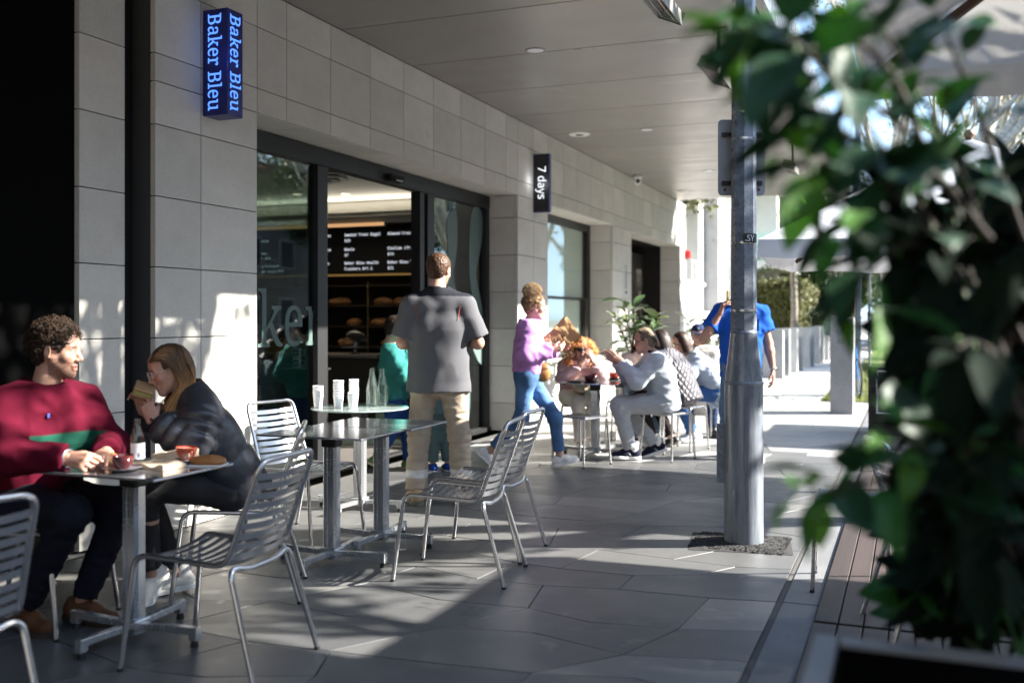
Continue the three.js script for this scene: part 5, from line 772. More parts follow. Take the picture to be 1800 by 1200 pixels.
{ // woman in the puffer jacket eating
  const nylon = phy([0.028, 0.03, 0.038], 0.4, { bumpMap: rep(tFold, 3), bumpScale: 0.004, sheen: 0.3, sheenRoughness: 0.4, sheenColor: C(0.25, 0.27, 0.35), side: THREE.DoubleSide });
  const p = person('person in a black puffer jacket with clear glasses and long fair hair, biting a sandwich', -3.1, 4.07, face(-0.78, -0.62), {
    fine: true, female: true, skin: skinB, hp: 0.3, hy: 0.22, hr: 0.03, face: { browCol: [0.1, 0.06, 0.04] },
    j: sit({ p: [0, 0.58, 0], c: [0.02, 0.8, 0.13], n: [0.05, 0.985, 0.2], h: [0.06, 1.125, 0.31], sl: [0.2, 0.92, 0.17], sr: [-0.12, 0.93, 0.19], el: [0.27, 0.775, 0.2], wl: [0.19, 0.9, 0.38], er: [-0.19, 0.78, 0.28], wr: [0.0, 0.92, 0.43], kl: [0.13, 0.57, 0.42], kr: [-0.1, 0.56, 0.44], al: [0.0, 0.13, 0.4], ar: [-0.13, 0.09, 0.28] }),
    handL: [[-0.5, 0.75, 0.3], [-0.75, -0.5, -0.2], 'hold'], handR: [[0.3, 0.8, 0.15], [0.8, -0.2, 0.3], 'hold'],
    top: { name: 'puffer_jacket', mat: nylon, sleeve: 0.86, e: 0.03, loose: 0.012, hem: 0.1, hemR: 0.115, collar: 0.06, quilt: [0.13, 0.022], fold: 0.0012, fx: 9, fy: 12, noCut: true },
    leg_: { name: 'leggings', mat: fabric([0.035, 0.034, 0.037], { rough: 0.7 }), t: 0.9, e: 0.006, fold: 0.003 },
    feet: { l: [0.9, 0.75], r: [0.1, 0.1], mat: shoeW, sole: rubberW, laces: rubberW, sock: shoeW },
  });
  const list = [], hr = RNG(23);
  for (let i = 0; i < 620; i++) {                                   // centre parting, hair falls past the cheek to the chest
    const sd = hr() < 0.6 ? 1 : -1, z0 = mix(-0.08, 0.086, hr()), x0 = sd * mix(0.002, 0.03, hr()), end = mix(0.19, 0.36, Math.pow(hr(), 0.7)), a = mix(-0.075, 0.0, hr());
    const top = V(x0, 0.128 - 6 * (z0 + 0.014) ** 2, z0), sidep = V(sd * 0.094, 0.04 + hr() * 0.03, mix(z0, a, 0.6)), low = V(sd * mix(0.084, 0.1, hr()), -0.08, mix(a - 0.01, 0.0, hr() * 0.7)), tip = V(sd * mix(0.06, 0.115, hr()), -end + 0.04, mix(0.0, 0.1, hr()) + 0.3 * (end - 0.2));
    const mid = low.clone().lerp(tip, 0.5).add(V(sd * rr(-0.008, 0.015), 0, rr(-0.01, 0.01)));
    list.push([[top, V(sd * 0.066, 0.11 - 4 * (z0 + 0.014) ** 2, z0 * 0.95), sidep, low, mid, tip], hr()]);
  }
  for (let i = 0; i < 220; i++) { const a = mix(-1.25, 1.25, hr()), x0 = mix(-0.02, 0.02, hr()); list.push([[V(x0, 0.125, -0.03), V(Math.sin(a) * 0.07, 0.09, -0.075 * Math.cos(a) - 0.02), V(Math.sin(a) * 0.092, 0.0, -0.11 * Math.cos(a) - 0.012), V(Math.sin(a) * 0.095, -0.1, -0.1 * Math.cos(a)), V(Math.sin(a) * 0.1, -0.16 - 0.08 * hr(), -0.08 * Math.cos(a))], hr()]); }
  const col = (q, k) => { const t = sstep(0.03, -0.22, q.y); return [mix(0.085, 0.46, t) * (0.6 + 0.8 * k), mix(0.048, 0.25, t) * (0.6 + 0.8 * k), mix(0.026, 0.095, t) * (0.6 + 0.8 * k)]; };
  mesh('hair', merge([capHair(p.hm, { t: 0.003, col: () => [0.075, 0.042, 0.024], fh: 0.095, fw: 0.064 }), strands(p.hm, list, col, 0.0036)]), hairMat, p.root);
  glasses(p.root, p.hm, phy([0.75, 0.72, 0.68], 0.1, { transmission: 0.5, thickness: 0, ior: 1.5 }), phy([0.97, 0.97, 0.97], 0.02, { transmission: 1, thickness: 0, ior: 1.4 }));
  const wt = frameOf(V(0.2, 0.888, 0.365), [-0.35, 0.5, 0.7], [0.8, 0.3, 0.3]); mesh('watch', merge([new THREE.TorusGeometry(0.03, 0.0065, 8, 26).rotateX(PI / 2), rbox(0.012, 0.032, 0.03, 0.004, 0, 0, 0.033)]).applyMatrix4(wt), M.black, p.root);
  const sw = thing('sandwich', 'half-eaten toasted sandwich held in both hands at the mouth of the woman', 'sandwich', 0, 0, 0); const m4 = new THREE.Matrix4().multiplyMatrices(new THREE.Matrix4().compose(p.root.position, new THREE.Quaternion().setFromEuler(p.root.rotation), V(1, 1, 1)), frameOf(V(0.09, 1.03, 0.425), [0.1, 0.35, 1], [0.5, 0.85, -0.2]));
  const crust = std([0.42, 0.26, 0.13], 0.85, { map: rep(tBlotch, 8), bumpMap: rep(tBlotch, 12), bumpScale: 0.003 }); for (const z of [-0.016, 0.016]) mesh('bread_slice', rbox(0.08, 0.092, 0.017, 0.008, 0, 0, z, 4).applyMatrix4(m4), crust, sw); mesh('filling', rbox(0.076, 0.084, 0.014, 0.004, 0, 0.001, 0).applyMatrix4(m4), std([0.35, 0.4, 0.12], 0.7), sw);
}
{ // man in the grey polo, seen from behind
  const p = person('person from behind in a grey polo and beige trousers, standing at the shop door', -3.25, 6.66, face(-0.371, 0.928), {
    fine: true, skin: skinA, girth: 1.1, arm: 1.12, leg: 1.04, hy: -0.35, hp: 0.12, face: { beard: 0.5, beardCol: [0.12, 0.06, 0.03] },
    j: { p: [0, 0.98, 0], c: [0, 1.29, 0.0], n: [0, 1.535, -0.01], h: [0, 1.725, 0.03], sl: [0.19, 1.455, -0.01], sr: [-0.19, 1.455, -0.01], el: [0.265, 1.19, -0.02], er: [-0.29, 1.19, 0.0], wl: [0.13, 1.2, 0.24], wr: [-0.12, 1.2, 0.25], hl: [0.1, 0.9, 0], hr: [-0.1, 0.9, 0], kl: [0.15, 0.5, 0.02], kr: [-0.15, 0.5, 0.02], al: [0.165, 0.095, -0.02], ar: [-0.17, 0.095, 0.0] },
    handL: [[-0.5, 0.3, 0.6], [-0.6, 0.2, -0.6], 'hold'], handR: [[0.5, 0.3, 0.6], [0.6, 0.2, -0.6], 'hold'],
    top: { name: 'polo_shirt', mat: fabric([1, 1, 1], { vc: 1 }), sleeve: -0.14, e: 0.024, hem: 0.15, hemR: 0.13, fold: 0.006, fx: 4.6, fy: 4.2, collar: 0.045, noCut: true, color: (q) => q.y > 1.535 ? [0.02, 0.022, 0.028] : [0.1, 0.1, 0.108] },
    leg_: { name: 'trousers', mat: fabric([1, 1, 1], { vc: 1 }), t: 0.97, e: 0.018, ank: 0.06, calf: 0.066, seat: 0.012, fold: 0.008, fx: 7, fy: 22, color: (q) => q.y < 0.255 && q.y > 0.2 ? [0.55, 0.54, 0.52] : [0.36, 0.295, 0.225] },
    feet: { name: 'boot', size: 1.12, l: [0.25, 0], r: [-0.35, 0], mat: fabric([0.36, 0.26, 0.16]), sole: std([0.1, 0.11, 0.08], 0.8) },
  });
  const back = (x, y) => { const a = p.topG.attributes.position; let z = 0; for (let i = 0; i < a.count; i++) if (Math.abs(a.getX(i) - x) < 0.012 && Math.abs(a.getY(i) - y) < 0.012) z = Math.min(z, a.getZ(i)); return V(x, y, z - 0.0005); };
  for (const k of [-1, 1]) mesh('trim', tube([back(k * 0.165, 1.465), back(k * 0.158, 1.43), back(k * 0.154, 1.395), back(k * 0.153, 1.36)], 0.0022, 12, 5), std([0.4, 0.07, 0.025], 0.8), p.root);
  mesh('hair', capHair(p.hm, { t: 0.0085, rough: 0.004, f: 110, fy: 60, col: (q) => q.y < 0.0 ? [0.05, 0.025, 0.014] : [0.06, 0.03, 0.016] }), hairMat, p.root);
}
{ // child in the teal sweatshirt
  const j = scaleJ(stand({ el: [0.22, 1.18, 0.1], wl: [0.1, 1.36, 0.26], er: [-0.24, 1.16, 0.12], wr: [-0.1, 1.4, 0.25], kl: [0.09, 0.5, 0.14], al: [0.1, 0.09, 0.16], kr: [-0.1, 0.5, -0.02], ar: [-0.1, 0.13, -0.2] }), 0.74); j.h[1] += 0.02;
  const p = person('child in a teal sweatshirt and blue jeans stepping through the shop doorway', -4.36, 8.02, face(0.93, 0.37), {
    kid: true, skin: skinB, girth: 1.0, hp: 0.2, face: {}, j, handL: [[-0.1, 0.8, 0.4], [-0.6, 0, -0.6], 'hold'], handR: [[0.2, 0.9, 0.2], [0.6, 0, -0.6], 'hold'],
    top: { name: 'sweatshirt', mat: fabric([0.035, 0.2, 0.175]), sleeve: 0.95, cuff: 1, e: 0.03, loose: 0.012, hem: 0.06, hemR: 0.11, fold: 0.008, fx: 10, fy: 12 },
    leg_: { name: 'jeans', mat: fabric([0.02, 0.06, 0.2]), t: 0.95, e: 0.018, fold: 0.008 }, feet: { l: [0.2, -0.15], r: [0.1, 0.5], mat: fabric([0.12, 0.2, 0.06]), sole: std([0.5, 0.42, 0.28], 0.7), laces: std([0.6, 0.35, 0.02], 0.6), stripe: std([0.02, 0.02, 0.02], 0.6) },
  });
  mesh('hair', capHair(p.hm, { t: 0.012, rough: 0.006, col: () => [0.025, 0.015, 0.01] }), hairMat, p.root);
  const q = person('small child in grey green leggings and blue shoes half hidden behind the man in grey', -3.95, 8.12, face(-0.6, 0.7), {
    kid: true, skin: skinB, j: scaleJ(stand(), 0.62), face: {}, handL: [DOWN, [-1, 0, 0], 'relaxed'], handR: [DOWN, [1, 0, 0], 'relaxed'], top: { name: 'jumper', mat: fabric([0.1, 0.16, 0.17]), sleeve: 0.95, e: 0.02, fold: 0.006 },
    leg_: { name: 'leggings', mat: fabric([0.09, 0.14, 0.135]), t: 0.9, e: 0.01, fold: 0.005 }, feet: { l: [0.1, 0], r: [-0.1, 0], mat: fabric([0.015, 0.05, 0.25]), sole: rubberW, laces: std([0.7, 0.5, 0.05], 0.6) } });
  mesh('hair', capHair(q.hm, { t: 0.012, rough: 0.006, col: () => [0.06, 0.035, 0.02] }), hairMat, q.root);
}
{ // woman in lilac walking with a paper bag
  const denim = fabric([1, 1, 1], { vc: 1 });
  const p = person('person in a lilac sweatshirt and blue jeans, curly hair up, striding with a bag', -3.24, 8.47, face(0.928, 0.371), {
    fine: true, female: true, skin: skinB, hp: 0.08, hy: 0.05, face: { browCol: [0.15, 0.1, 0.06] },
    j: { p: [0, 0.9, 0], c: [0, 1.13, 0.02], n: [0, 1.33, 0.02], h: [0, 1.475, 0.07], sl: [0.145, 1.265, 0.01], sr: [-0.145, 1.265, 0.0], el: [0.2, 1.06, 0.06], wl: [0.1, 1.09, 0.28], er: [-0.2, 1.05, -0.02], wr: [-0.1, 1.09, 0.22], hl: [0.085, 0.84, 0.01], hr: [-0.085, 0.84, -0.01], kl: [0.085, 0.46, 0.26], kr: [-0.08, 0.47, -0.05], al: [0.07, 0.1, 0.3], ar: [-0.07, 0.16, -0.35] },
    handL: [[-0.1, 0.25, 1], [-0.9, 0.3, 0], 'hold'], handR: [[0.1, 0.2, 1], [0.9, 0.35, 0], 'hold'],
    top: { name: 'sweatshirt', mat: fabric([0.4, 0.2, 0.47]), sleeve: 0.93, cuff: 1, e: 0.024, loose: 0.016, hem: 0.0, hemR: 0.1, fold: 0.009, fx: 8, fy: 11 },
    leg_: { name: 'jeans', mat: denim, t: 0.84, e: 0.006, seat: 0.01, fold: 0.003, color: (q) => { const k = 0.75 + 0.5 * sstep(0.15, 0.0, Math.abs(q.y - 0.68)) + 0.3 * noise(q.x * 14, q.y * 8, q.z * 14); return [0.085 * k, 0.17 * k, 0.33 * k]; } },
    feet: { l: [0.1, -0.22], r: [0, 0.75], mat: shoeW, sole: rubberW, laces: rubberW },
  });
  const hr = RNG(41), col = (q, r) => { const k = 0.55 + 0.9 * r; return [0.3 * k, 0.2 * k, 0.11 * k]; };
  mesh('hair', merge([capHair(p.hm, { t: 0.008, rough: 0.006, col: () => [0.2, 0.13, 0.07], fh: 0.092 }), curls(p.hm, 1000, hr, (q) => { if (q() < 0.42) { const v = skullPt(q, (v) => (v.y > 0.1 && v.z < 0.7) || (v.z < -0.1 && v.y > -0.7)); return [onSkull(v, 0.012), v]; } const v = skullPt(q, () => true); return [V(v.x * 0.078, 0.15 + v.y * 0.07, -0.035 + v.z * 0.085), v]; }, 0.0095, col)]), hairMat, p.root);
  const bag = thing('paper_bag', 'crumpled kraft bakery bag with dark lettering carried by the woman in lilac', 'paper bag', -3.24, 0, 8.47, p.root.rotation.y);
  const bg = new THREE.BoxGeometry(0.19, 0.34, 0.08, 12, 18, 6), bp = bg.attributes.position; for (let i = 0; i < bp.count; i++) { const y = bp.getY(i), t = (y + 0.17) / 0.34; bp.setX(i, bp.getX(i) * mix(0.7, 1.25, t) + 0.018 * noise(y * 14, bp.getZ(i) * 20, 4)); bp.setZ(i, bp.getZ(i) * mix(1, 0.4, t) + 0.02 * noise(bp.getX(i) * 16, y * 16, 7)); } bg.computeVertexNormals(); boxUV(bg); bg.rotateY(PI / 2); bg.rotateX(0.95); bg.translate(0, 1.2, 0.29); mesh('bag', bg, M.kraft, bag);
  const tg = text('Baker', fontSerif, 0.07, 0.001, 0.9); tg.rotateZ(0.35); tg.rotateY(-PI / 2); tg.translate(-0.052, 1.17, 0.23); mesh('print', tg, M.ink, bag);
  const hb = thing('handbag', 'small tan leather bag at the hip of the woman in lilac', 'bag', -3.24, 0, 8.47, p.root.rotation.y); const hg = new THREE.SphereGeometry(1, 20, 14).scale(0.04, 0.085, 0.075).translate(-0.05, 0.88, 0.14); mesh('pouch', hg, std([0.36, 0.17, 0.05], 0.45, { bumpMap: rep(tGrain, 4), bumpScale: 0.001 }), hb); mesh('flap', new THREE.SphereGeometry(1, 20, 10, 0, 6.3, 0, 1.4).scale(0.043, 0.06, 0.078).translate(-0.05, 0.91, 0.14), std([0.28, 0.12, 0.035], 0.45), hb);
}
{ // woman with ginger curls
  const p = person('person with big ginger curls and dark sunglasses, dusty pink top, seated', -3.3, 10.1, face(0.5, -0.85), {
    female: true, skin: skinB, hp: 0.05, hy: 0.05, face: {},
    j: sit({ p: [0, 0.57, 0], c: [0, 0.77, 0.08], n: [0, 0.925, 0.13], h: [0, 1.055, 0.19], sl: [0.15, 0.865, 0.12], sr: [-0.15, 0.865, 0.12], el: [0.21, 0.76, 0.3], wl: [0.1, 0.93, 0.36], er: [-0.21, 0.75, 0.24], wr: [-0.04, 0.9, 0.36], kl: [0.08, 0.58, 0.43], kr: [-0.08, 0.52, 0.42], al: [0.06, 0.12, 0.46], ar: [-0.05, 0.085, 0.4] }),
    handL: [[-0.3, 0.8, 0.0], [-0.5, 0, -0.8], 'relaxed'], handR: [[0.5, 0.7, 0], [0.3, -0.3, -0.8], 'relaxed'],
    top: { name: 'top', mat: fabric([0.46, 0.3, 0.3]), sleeve: 0.9, e: 0.014, hem: 0.08, fold: 0.008 }, leg_: { name: 'trousers', mat: fabric([0.62, 0.58, 0.5]), t: 0.92, e: 0.01, fold: 0.006 }, feet: { l: [0.2, 0.1], r: [-0.1, 0], mat: shoeW, sole: rubberW, laces: rubberW },
  });
  const hr = RNG(61); mesh('hair', merge([capHair(p.hm, { t: 0.012, rough: 0.008, col: () => [0.28, 0.12, 0.04], fh: 0.1 }), curls(p.hm, 1300, hr, (q) => { const v = skullPt(q, (v) => !(v.z > 0.4 && v.y < 0.45 && Math.abs(v.x) < 0.62)), k = 1 + 0.4 * q(); const b = V(v.x * 0.145 * k, v.y * 0.135 - 0.03, v.z * 0.13 - 0.03); if (v.y < -0.1) b.y -= 0.13 * q(); return [b, v]; }, 0.016, (q, r) => { const k = 0.5 + r; return [0.72 * k, 0.36 * k, 0.13 * k]; })]), hairMat, p.root);
  glasses(p.root, p.hm, M.black, phy([0.01, 0.01, 0.012], 0.08, { clearcoat: 1 }));
  const b = thing('cream_bag', 'soft cream bag on the lap of the woman with ginger curls', 'bag', -3.3, 0, 10.1, p.root.rotation.y); const g = new THREE.SphereGeometry(1, 24, 16), q = g.attributes.position; for (let i = 0; i < q.count; i++) { const k = 1 + 0.2 * noise(q.getX(i) * 2.4, q.getY(i) * 2.4, q.getZ(i) * 2.4); q.setXYZ(i, q.getX(i) * 0.13 * k, q.getY(i) * 0.09 * k, q.getZ(i) * 0.1 * k); } g.computeVertexNormals(); mesh('pouch', g.translate(0.02, 0.68, 0.28), fabric([0.6, 0.52, 0.42]), b); mesh('strap', tube([V(-0.1, 0.7, 0.3), V(-0.12, 0.85, 0.2), V(-0.1, 0.9, 0.14)], 0.007, 12, 6), fabric([0.55, 0.46, 0.36]), b);
}
{ // man in the pale tracksuit
  const p = person('person in a pale grey tracksuit with swept grey hair, gesturing over the far table', -2.23, 9.62, face(-0.928, -0.371), {
    fine: true, skin: skinA, hp: 0.08, hy: -0.03, hr: 0, girth: 1.08, face: { beard: 0.12, beardCol: [0.35, 0.3, 0.27], browCol: [0.2, 0.17, 0.14] },
    j: sit({ p: [0, 0.58, 0], c: [0, 0.83, 0.05], n: [0, 1.01, 0.11], h: [0, 1.15, 0.2], sl: [0.175, 0.945, 0.1], sr: [-0.175, 0.945, 0.1], el: [0.24, 0.77, 0.31], wl: [0.12, 0.95, 0.44], er: [-0.2, 0.77, 0.33], wr: [-0.06, 0.95, 0.46], kl: [0.13, 0.53, 0.47], kr: [-0.12, 0.52, 0.42], al: [0.12, 0.1, 0.35], ar: [-0.12, 0.12, 0.08] }),
    handL: [[-0.1, 0.55, 0.8], [-0.9, 0, 0.2], 'flat'], handR: [[0.1, 0.45, 0.85], [0.9, 0.2, 0.1], 'flat'],
    top: { name: 'sweatshirt', mat: fabric([0.4, 0.44, 0.49]), sleeve: 0.95, cuff: 1, e: 0.02, loose: 0.01, hem: 0.1, fold: 0.008, fx: 7, fy: 12 }, leg_: { name: 'track_pants', mat: fabric([0.36, 0.38, 0.4]), t: 0.95, e: 0.02, fold: 0.008 },
    feet: { l: [0.05, -0.05], r: [0.1, 0.3], mat: fabric([0.012, 0.014, 0.03]), sole: rubberW, laces: std([0.1, 0.1, 0.12], 0.8), sock: rubberW, stripe: std([0.55, 0.56, 0.6], 0.5) },
  });
  mesh('collar', new THREE.TorusGeometry(0.066, 0.018, 8, 28).rotateX(PI / 2 - 0.5).translate(0, 1.03, 0.125), navyKnit, p.root);
  const list = [], hr = RNG(77); for (let i = 0; i < 420; i++) { const a = mix(-1.35, 1.35, hr()), y = mix(0.0, 1, hr()); const z = 0.062 - 0.05 * y; list.push([[V(Math.sin(a) * 0.072, 0.06 + 0.058 * Math.cos(a), z - Math.abs(a) * 0.028), V(Math.sin(a) * 0.09, 0.045 + 0.085 * Math.cos(a), -0.03), V(Math.sin(a) * 0.09, -0.0 + 0.075 * Math.cos(a), -0.1), V(Math.sin(a) * 0.085, -0.075 + 0.05 * Math.cos(a), -0.118 - 0.02 * hr())], hr()]); }
  mesh('hair', merge([capHair(p.hm, { t: 0.004, col: () => [0.13, 0.1, 0.075], fh: 0.088, fw: 0.064 }), strands(p.hm, list, (q, k) => [0.2 * (0.5 + k), 0.15 * (0.5 + k), 0.105 * (0.5 + k)], 0.0036)]), hairMat, p.root);
  glasses(p.root, p.hm, M.bronze, phy([0.3, 0.3, 0.3], 0.05, { transmission: 0.6, thickness: 0 }));
}
const longHair = (p, seed, n, len, c) => { const list = [], q = RNG(seed); for (let i = 0; i < n; i++) { const a = mix(-2.0, 2.0, q()), e = len * mix(0.7, 1.1, q()), s = Math.sin(a), k = -Math.cos(a); list.push([[V(s * 0.02, 0.128, -0.01), V(s * 0.075, 0.09, k * 0.08 - 0.012), V(s * 0.096, 0, k * 0.11 - 0.012), V(s * 0.104, -0.1, k * 0.11 - 0.015), V(s * 0.11 + rr(-0.015, 0.015), -0.1 - e * 0.5, k * 0.1 - 0.02), V(s * 0.1 + rr(-0.02, 0.02), -0.1 - e, k * 0.09 - 0.02 + rr(-0.02, 0.02))], q()]); } mesh('hair', merge([capHair(p.hm, { t: 0.004, col: () => c.map((v) => v * 0.7) }), strands(p.hm, list, (_, k) => c.map((v) => v * (0.5 + k)), 0.0045)]), hairMat, p.root); };
{
  const p = person('person in a dark diamond-quilted gilet with long dark hair, seated with back to the viewer', -2.2, 10.35, face(-0.97, 0.24), { female: true, skin: skinB, girth: 1.12, hp: 0.2, face: {},
    j: sit({ c: [0, 0.81, 0.1], n: [0, 1.0, 0.2], h: [0, 1.13, 0.28], sl: [0.16, 0.93, 0.18], sr: [-0.16, 0.93, 0.18], el: [0.2, 0.76, 0.34], wl: [0.05, 0.8, 0.5], er: [-0.2, 0.76, 0.34], wr: [-0.05, 0.8, 0.5], al: [0.12, 0.09, 0.3], ar: [-0.12, 0.09, 0.2] }), handL: [[-0.3, 0.1, 1], [0, -1, 0], 'relaxed'], handR: [[0.3, 0.1, 1], [0, -1, 0], 'relaxed'],
    top: { name: 'quilted_gilet', mat: std([0.06, 0.058, 0.07], 0.55, { bumpMap: rep(tQuilt, 3.6), bumpScale: 0.014, side: THREE.DoubleSide }), sleeve: 0.9, e: 0.026, hem: 0.1, hemR: 0.12, fold: 0.004 }, leg_: { name: 'trousers', mat: fabric([0.022, 0.016, 0.016]), t: 0.92, fold: 0.006 }, feet: { l: [0.1, 0.2], r: [-0.1, 0.3], mat: M.black, sole: std([0.3, 0.28, 0.25], 0.7) } });
  longHair(p, 5, 520, 0.2, [0.03, 0.02, 0.016]);
  const q = person('person in a pale denim coat with dark reddish hair, leaning over the far table', -2.02, 11.2, face(-0.9, -0.43), { female: true, skin: skinB, hp: 0.3, hy: 0.15, face: {},
    j: sit({ c: [0, 0.8, 0.14], n: [0, 0.97, 0.28], h: [0, 1.1, 0.4], sl: [0.16, 0.9, 0.26], sr: [-0.16, 0.9, 0.26], el: [0.2, 0.76, 0.36], wl: [0.08, 0.82, 0.52], er: [-0.2, 0.76, 0.4], wr: [-0.05, 0.82, 0.55], al: [0.13, 0.09, 0.3], ar: [-0.12, 0.09, 0.22] }), handL: [[-0.3, 0.2, 1], [0, -1, 0], 'relaxed'], handR: [[0.3, 0.2, 1], [0, -1, 0], 'relaxed'],
    top: { name: 'denim_coat', mat: fabric([0.36, 0.42, 0.5]), sleeve: 0.93, e: 0.026, hem: 0.16, hemR: 0.13, loose: 0.014, fold: 0.011, fx: 7 }, leg_: { name: 'jeans', mat: fabric([0.04, 0.1, 0.25]), t: 0.93, fold: 0.007 }, feet: { l: [0.1, 0.0], r: [-0.1, 0.1], mat: fabric([0.5, 0.52, 0.56]), sole: rubberW } });
  longHair(q, 9, 320, 0.12, [0.05, 0.025, 0.018]); glasses(q.root, q.hm, M.black, phy([0.9, 0.9, 0.9], 0.03, { transmission: 1, thickness: 0 }));
  const c = person('person in a cream jumper, navy cap and glasses, seated against the white wall', -2.38, 11.95, face(0.3, -0.95), { skin: skinA, hp: 0.06, face: { beard: 0.2, beardCol: [0.3, 0.25, 0.2] },
    j: sit({ c: [0, 0.84, 0.02], n: [0, 1.03, 0.05], h: [0, 1.17, 0.1], sl: [0.17, 0.965, 0.04], sr: [-0.17, 0.965, 0.04] }), handL: [[-0.5, 0, 1], [0, -1, 0], 'relaxed'], handR: [[0.5, 0, 1], [0, -1, 0], 'relaxed'],
    top: { name: 'jumper', mat: fabric([0.52, 0.48, 0.42], { w: 9 }), sleeve: 0.95, cuff: 1, e: 0.018, fold: 0.007, collar: 0.03 }, leg_: { name: 'jeans', mat: fabric([0.03, 0.05, 0.1]), t: 0.95, fold: 0.006 }, feet: { l: [0.1, 0], r: [-0.1, 0], mat: M.black, sole: M.rubber } });
  mesh('hair', capHair(c.hm, { t: 0.004, col: () => [0.12, 0.09, 0.07] }), hairMat, c.root); glasses(c.root, c.hm, M.black, phy([0.9, 0.9, 0.9], 0.03, { transmission: 1, thickness: 0 }));
  const cp = new THREE.Group(); cp.name = 'cap'; c.root.add(cp); const navy = fabric([0.02, 0.03, 0.075]);
  mesh('crown', new THREE.SphereGeometry(1, 28, 14, 0, 6.2832, 0, 1.5).scale(0.09, 0.088, 0.106).translate(0, 0.052, -0.012).applyMatrix4(c.hm), navy, cp); const br = new THREE.CylinderGeometry(0.088, 0.092, 0.006, 28, 1, false, -1.15, 2.3).scale(1, 1, 0.85).translate(0, 0, 0).rotateX(0.22).translate(0, 0.046, 0.072); mesh('brim', br.applyMatrix4(c.hm), navy, cp); mesh('badge', rbox(0.026, 0.018, 0.006, 0.002, 0, 0.09, 0.092).applyMatrix4(c.hm), rubberW, cp);
  const h = person('person with dark hair in a light top and jeans, mostly hidden behind the tracksuit man', -2.84, 10.9, face(0.45, -0.89), { female: true, skin: skinC, hp: 0.1, face: {}, j: sit({ c: [0, 0.8, 0.08], n: [0, 0.98, 0.13], h: [0, 1.115, 0.18], sl: [0.15, 0.91, 0.11], sr: [-0.15, 0.91, 0.11], el: [0.2, 0.77, 0.28], wl: [0.06, 0.88, 0.4], er: [-0.2, 0.77, 0.28], wr: [-0.06, 0.86, 0.42] }), handL: [[-0.3, 0.6, 0.5], [-0.3, -0.6, 0.2], 'hold'], handR: [[0.3, 0.6, 0.5], [0.3, -0.6, 0.2], 'hold'],
    top: { name: 'top', mat: fabric([0.6, 0.55, 0.5]), sleeve: -0.2, e: 0.014, fold: 0.006 }, leg_: { name: 'jeans', mat: fabric([0.13, 0.2, 0.28]), t: 0.93, fold: 0.006 }, feet: { l: [0.1, 0], r: [-0.1, 0], mat: M.black, sole: M.rubber } });
  longHair(h, 13, 260, 0.08, [0.025, 0.018, 0.014]);
}
{ // someone on the deck chair, behind the leaves
  const p = person('person in a black jacket and blue jeans on the deck chair, mostly hidden by leaves', 0.2, 4.7, face(0.9, -0.42), { skin: skinA, hp: 0.1, face: {}, j: sit({ kl: [0.14, 0.5, 0.46], kr: [-0.14, 0.5, 0.46] }), handL: [[-0.3, 0, 1], [0, -1, 0], 'relaxed'], handR: [[0.3, 0, 1], [0, -1, 0], 'relaxed'],
    top: { name: 'jacket', mat: fabric([0.008, 0.008, 0.009]), sleeve: 0.95, e: 0.03, loose: 0.014, hem: 0.13, hemR: 0.13, fold: 0.008 }, leg_: { name: 'jeans', mat: fabric([0.035, 0.06, 0.1]), t: 0.94, fold: 0.007 }, feet: { l: [0.1, 0], r: [-0.1, 0], mat: M.black, sole: M.rubber } });
  mesh('hair', capHair(p.hm, { t: 0.008, rough: 0.005, col: () => [0.03, 0.02, 0.014] }), hairMat, p.root);
}
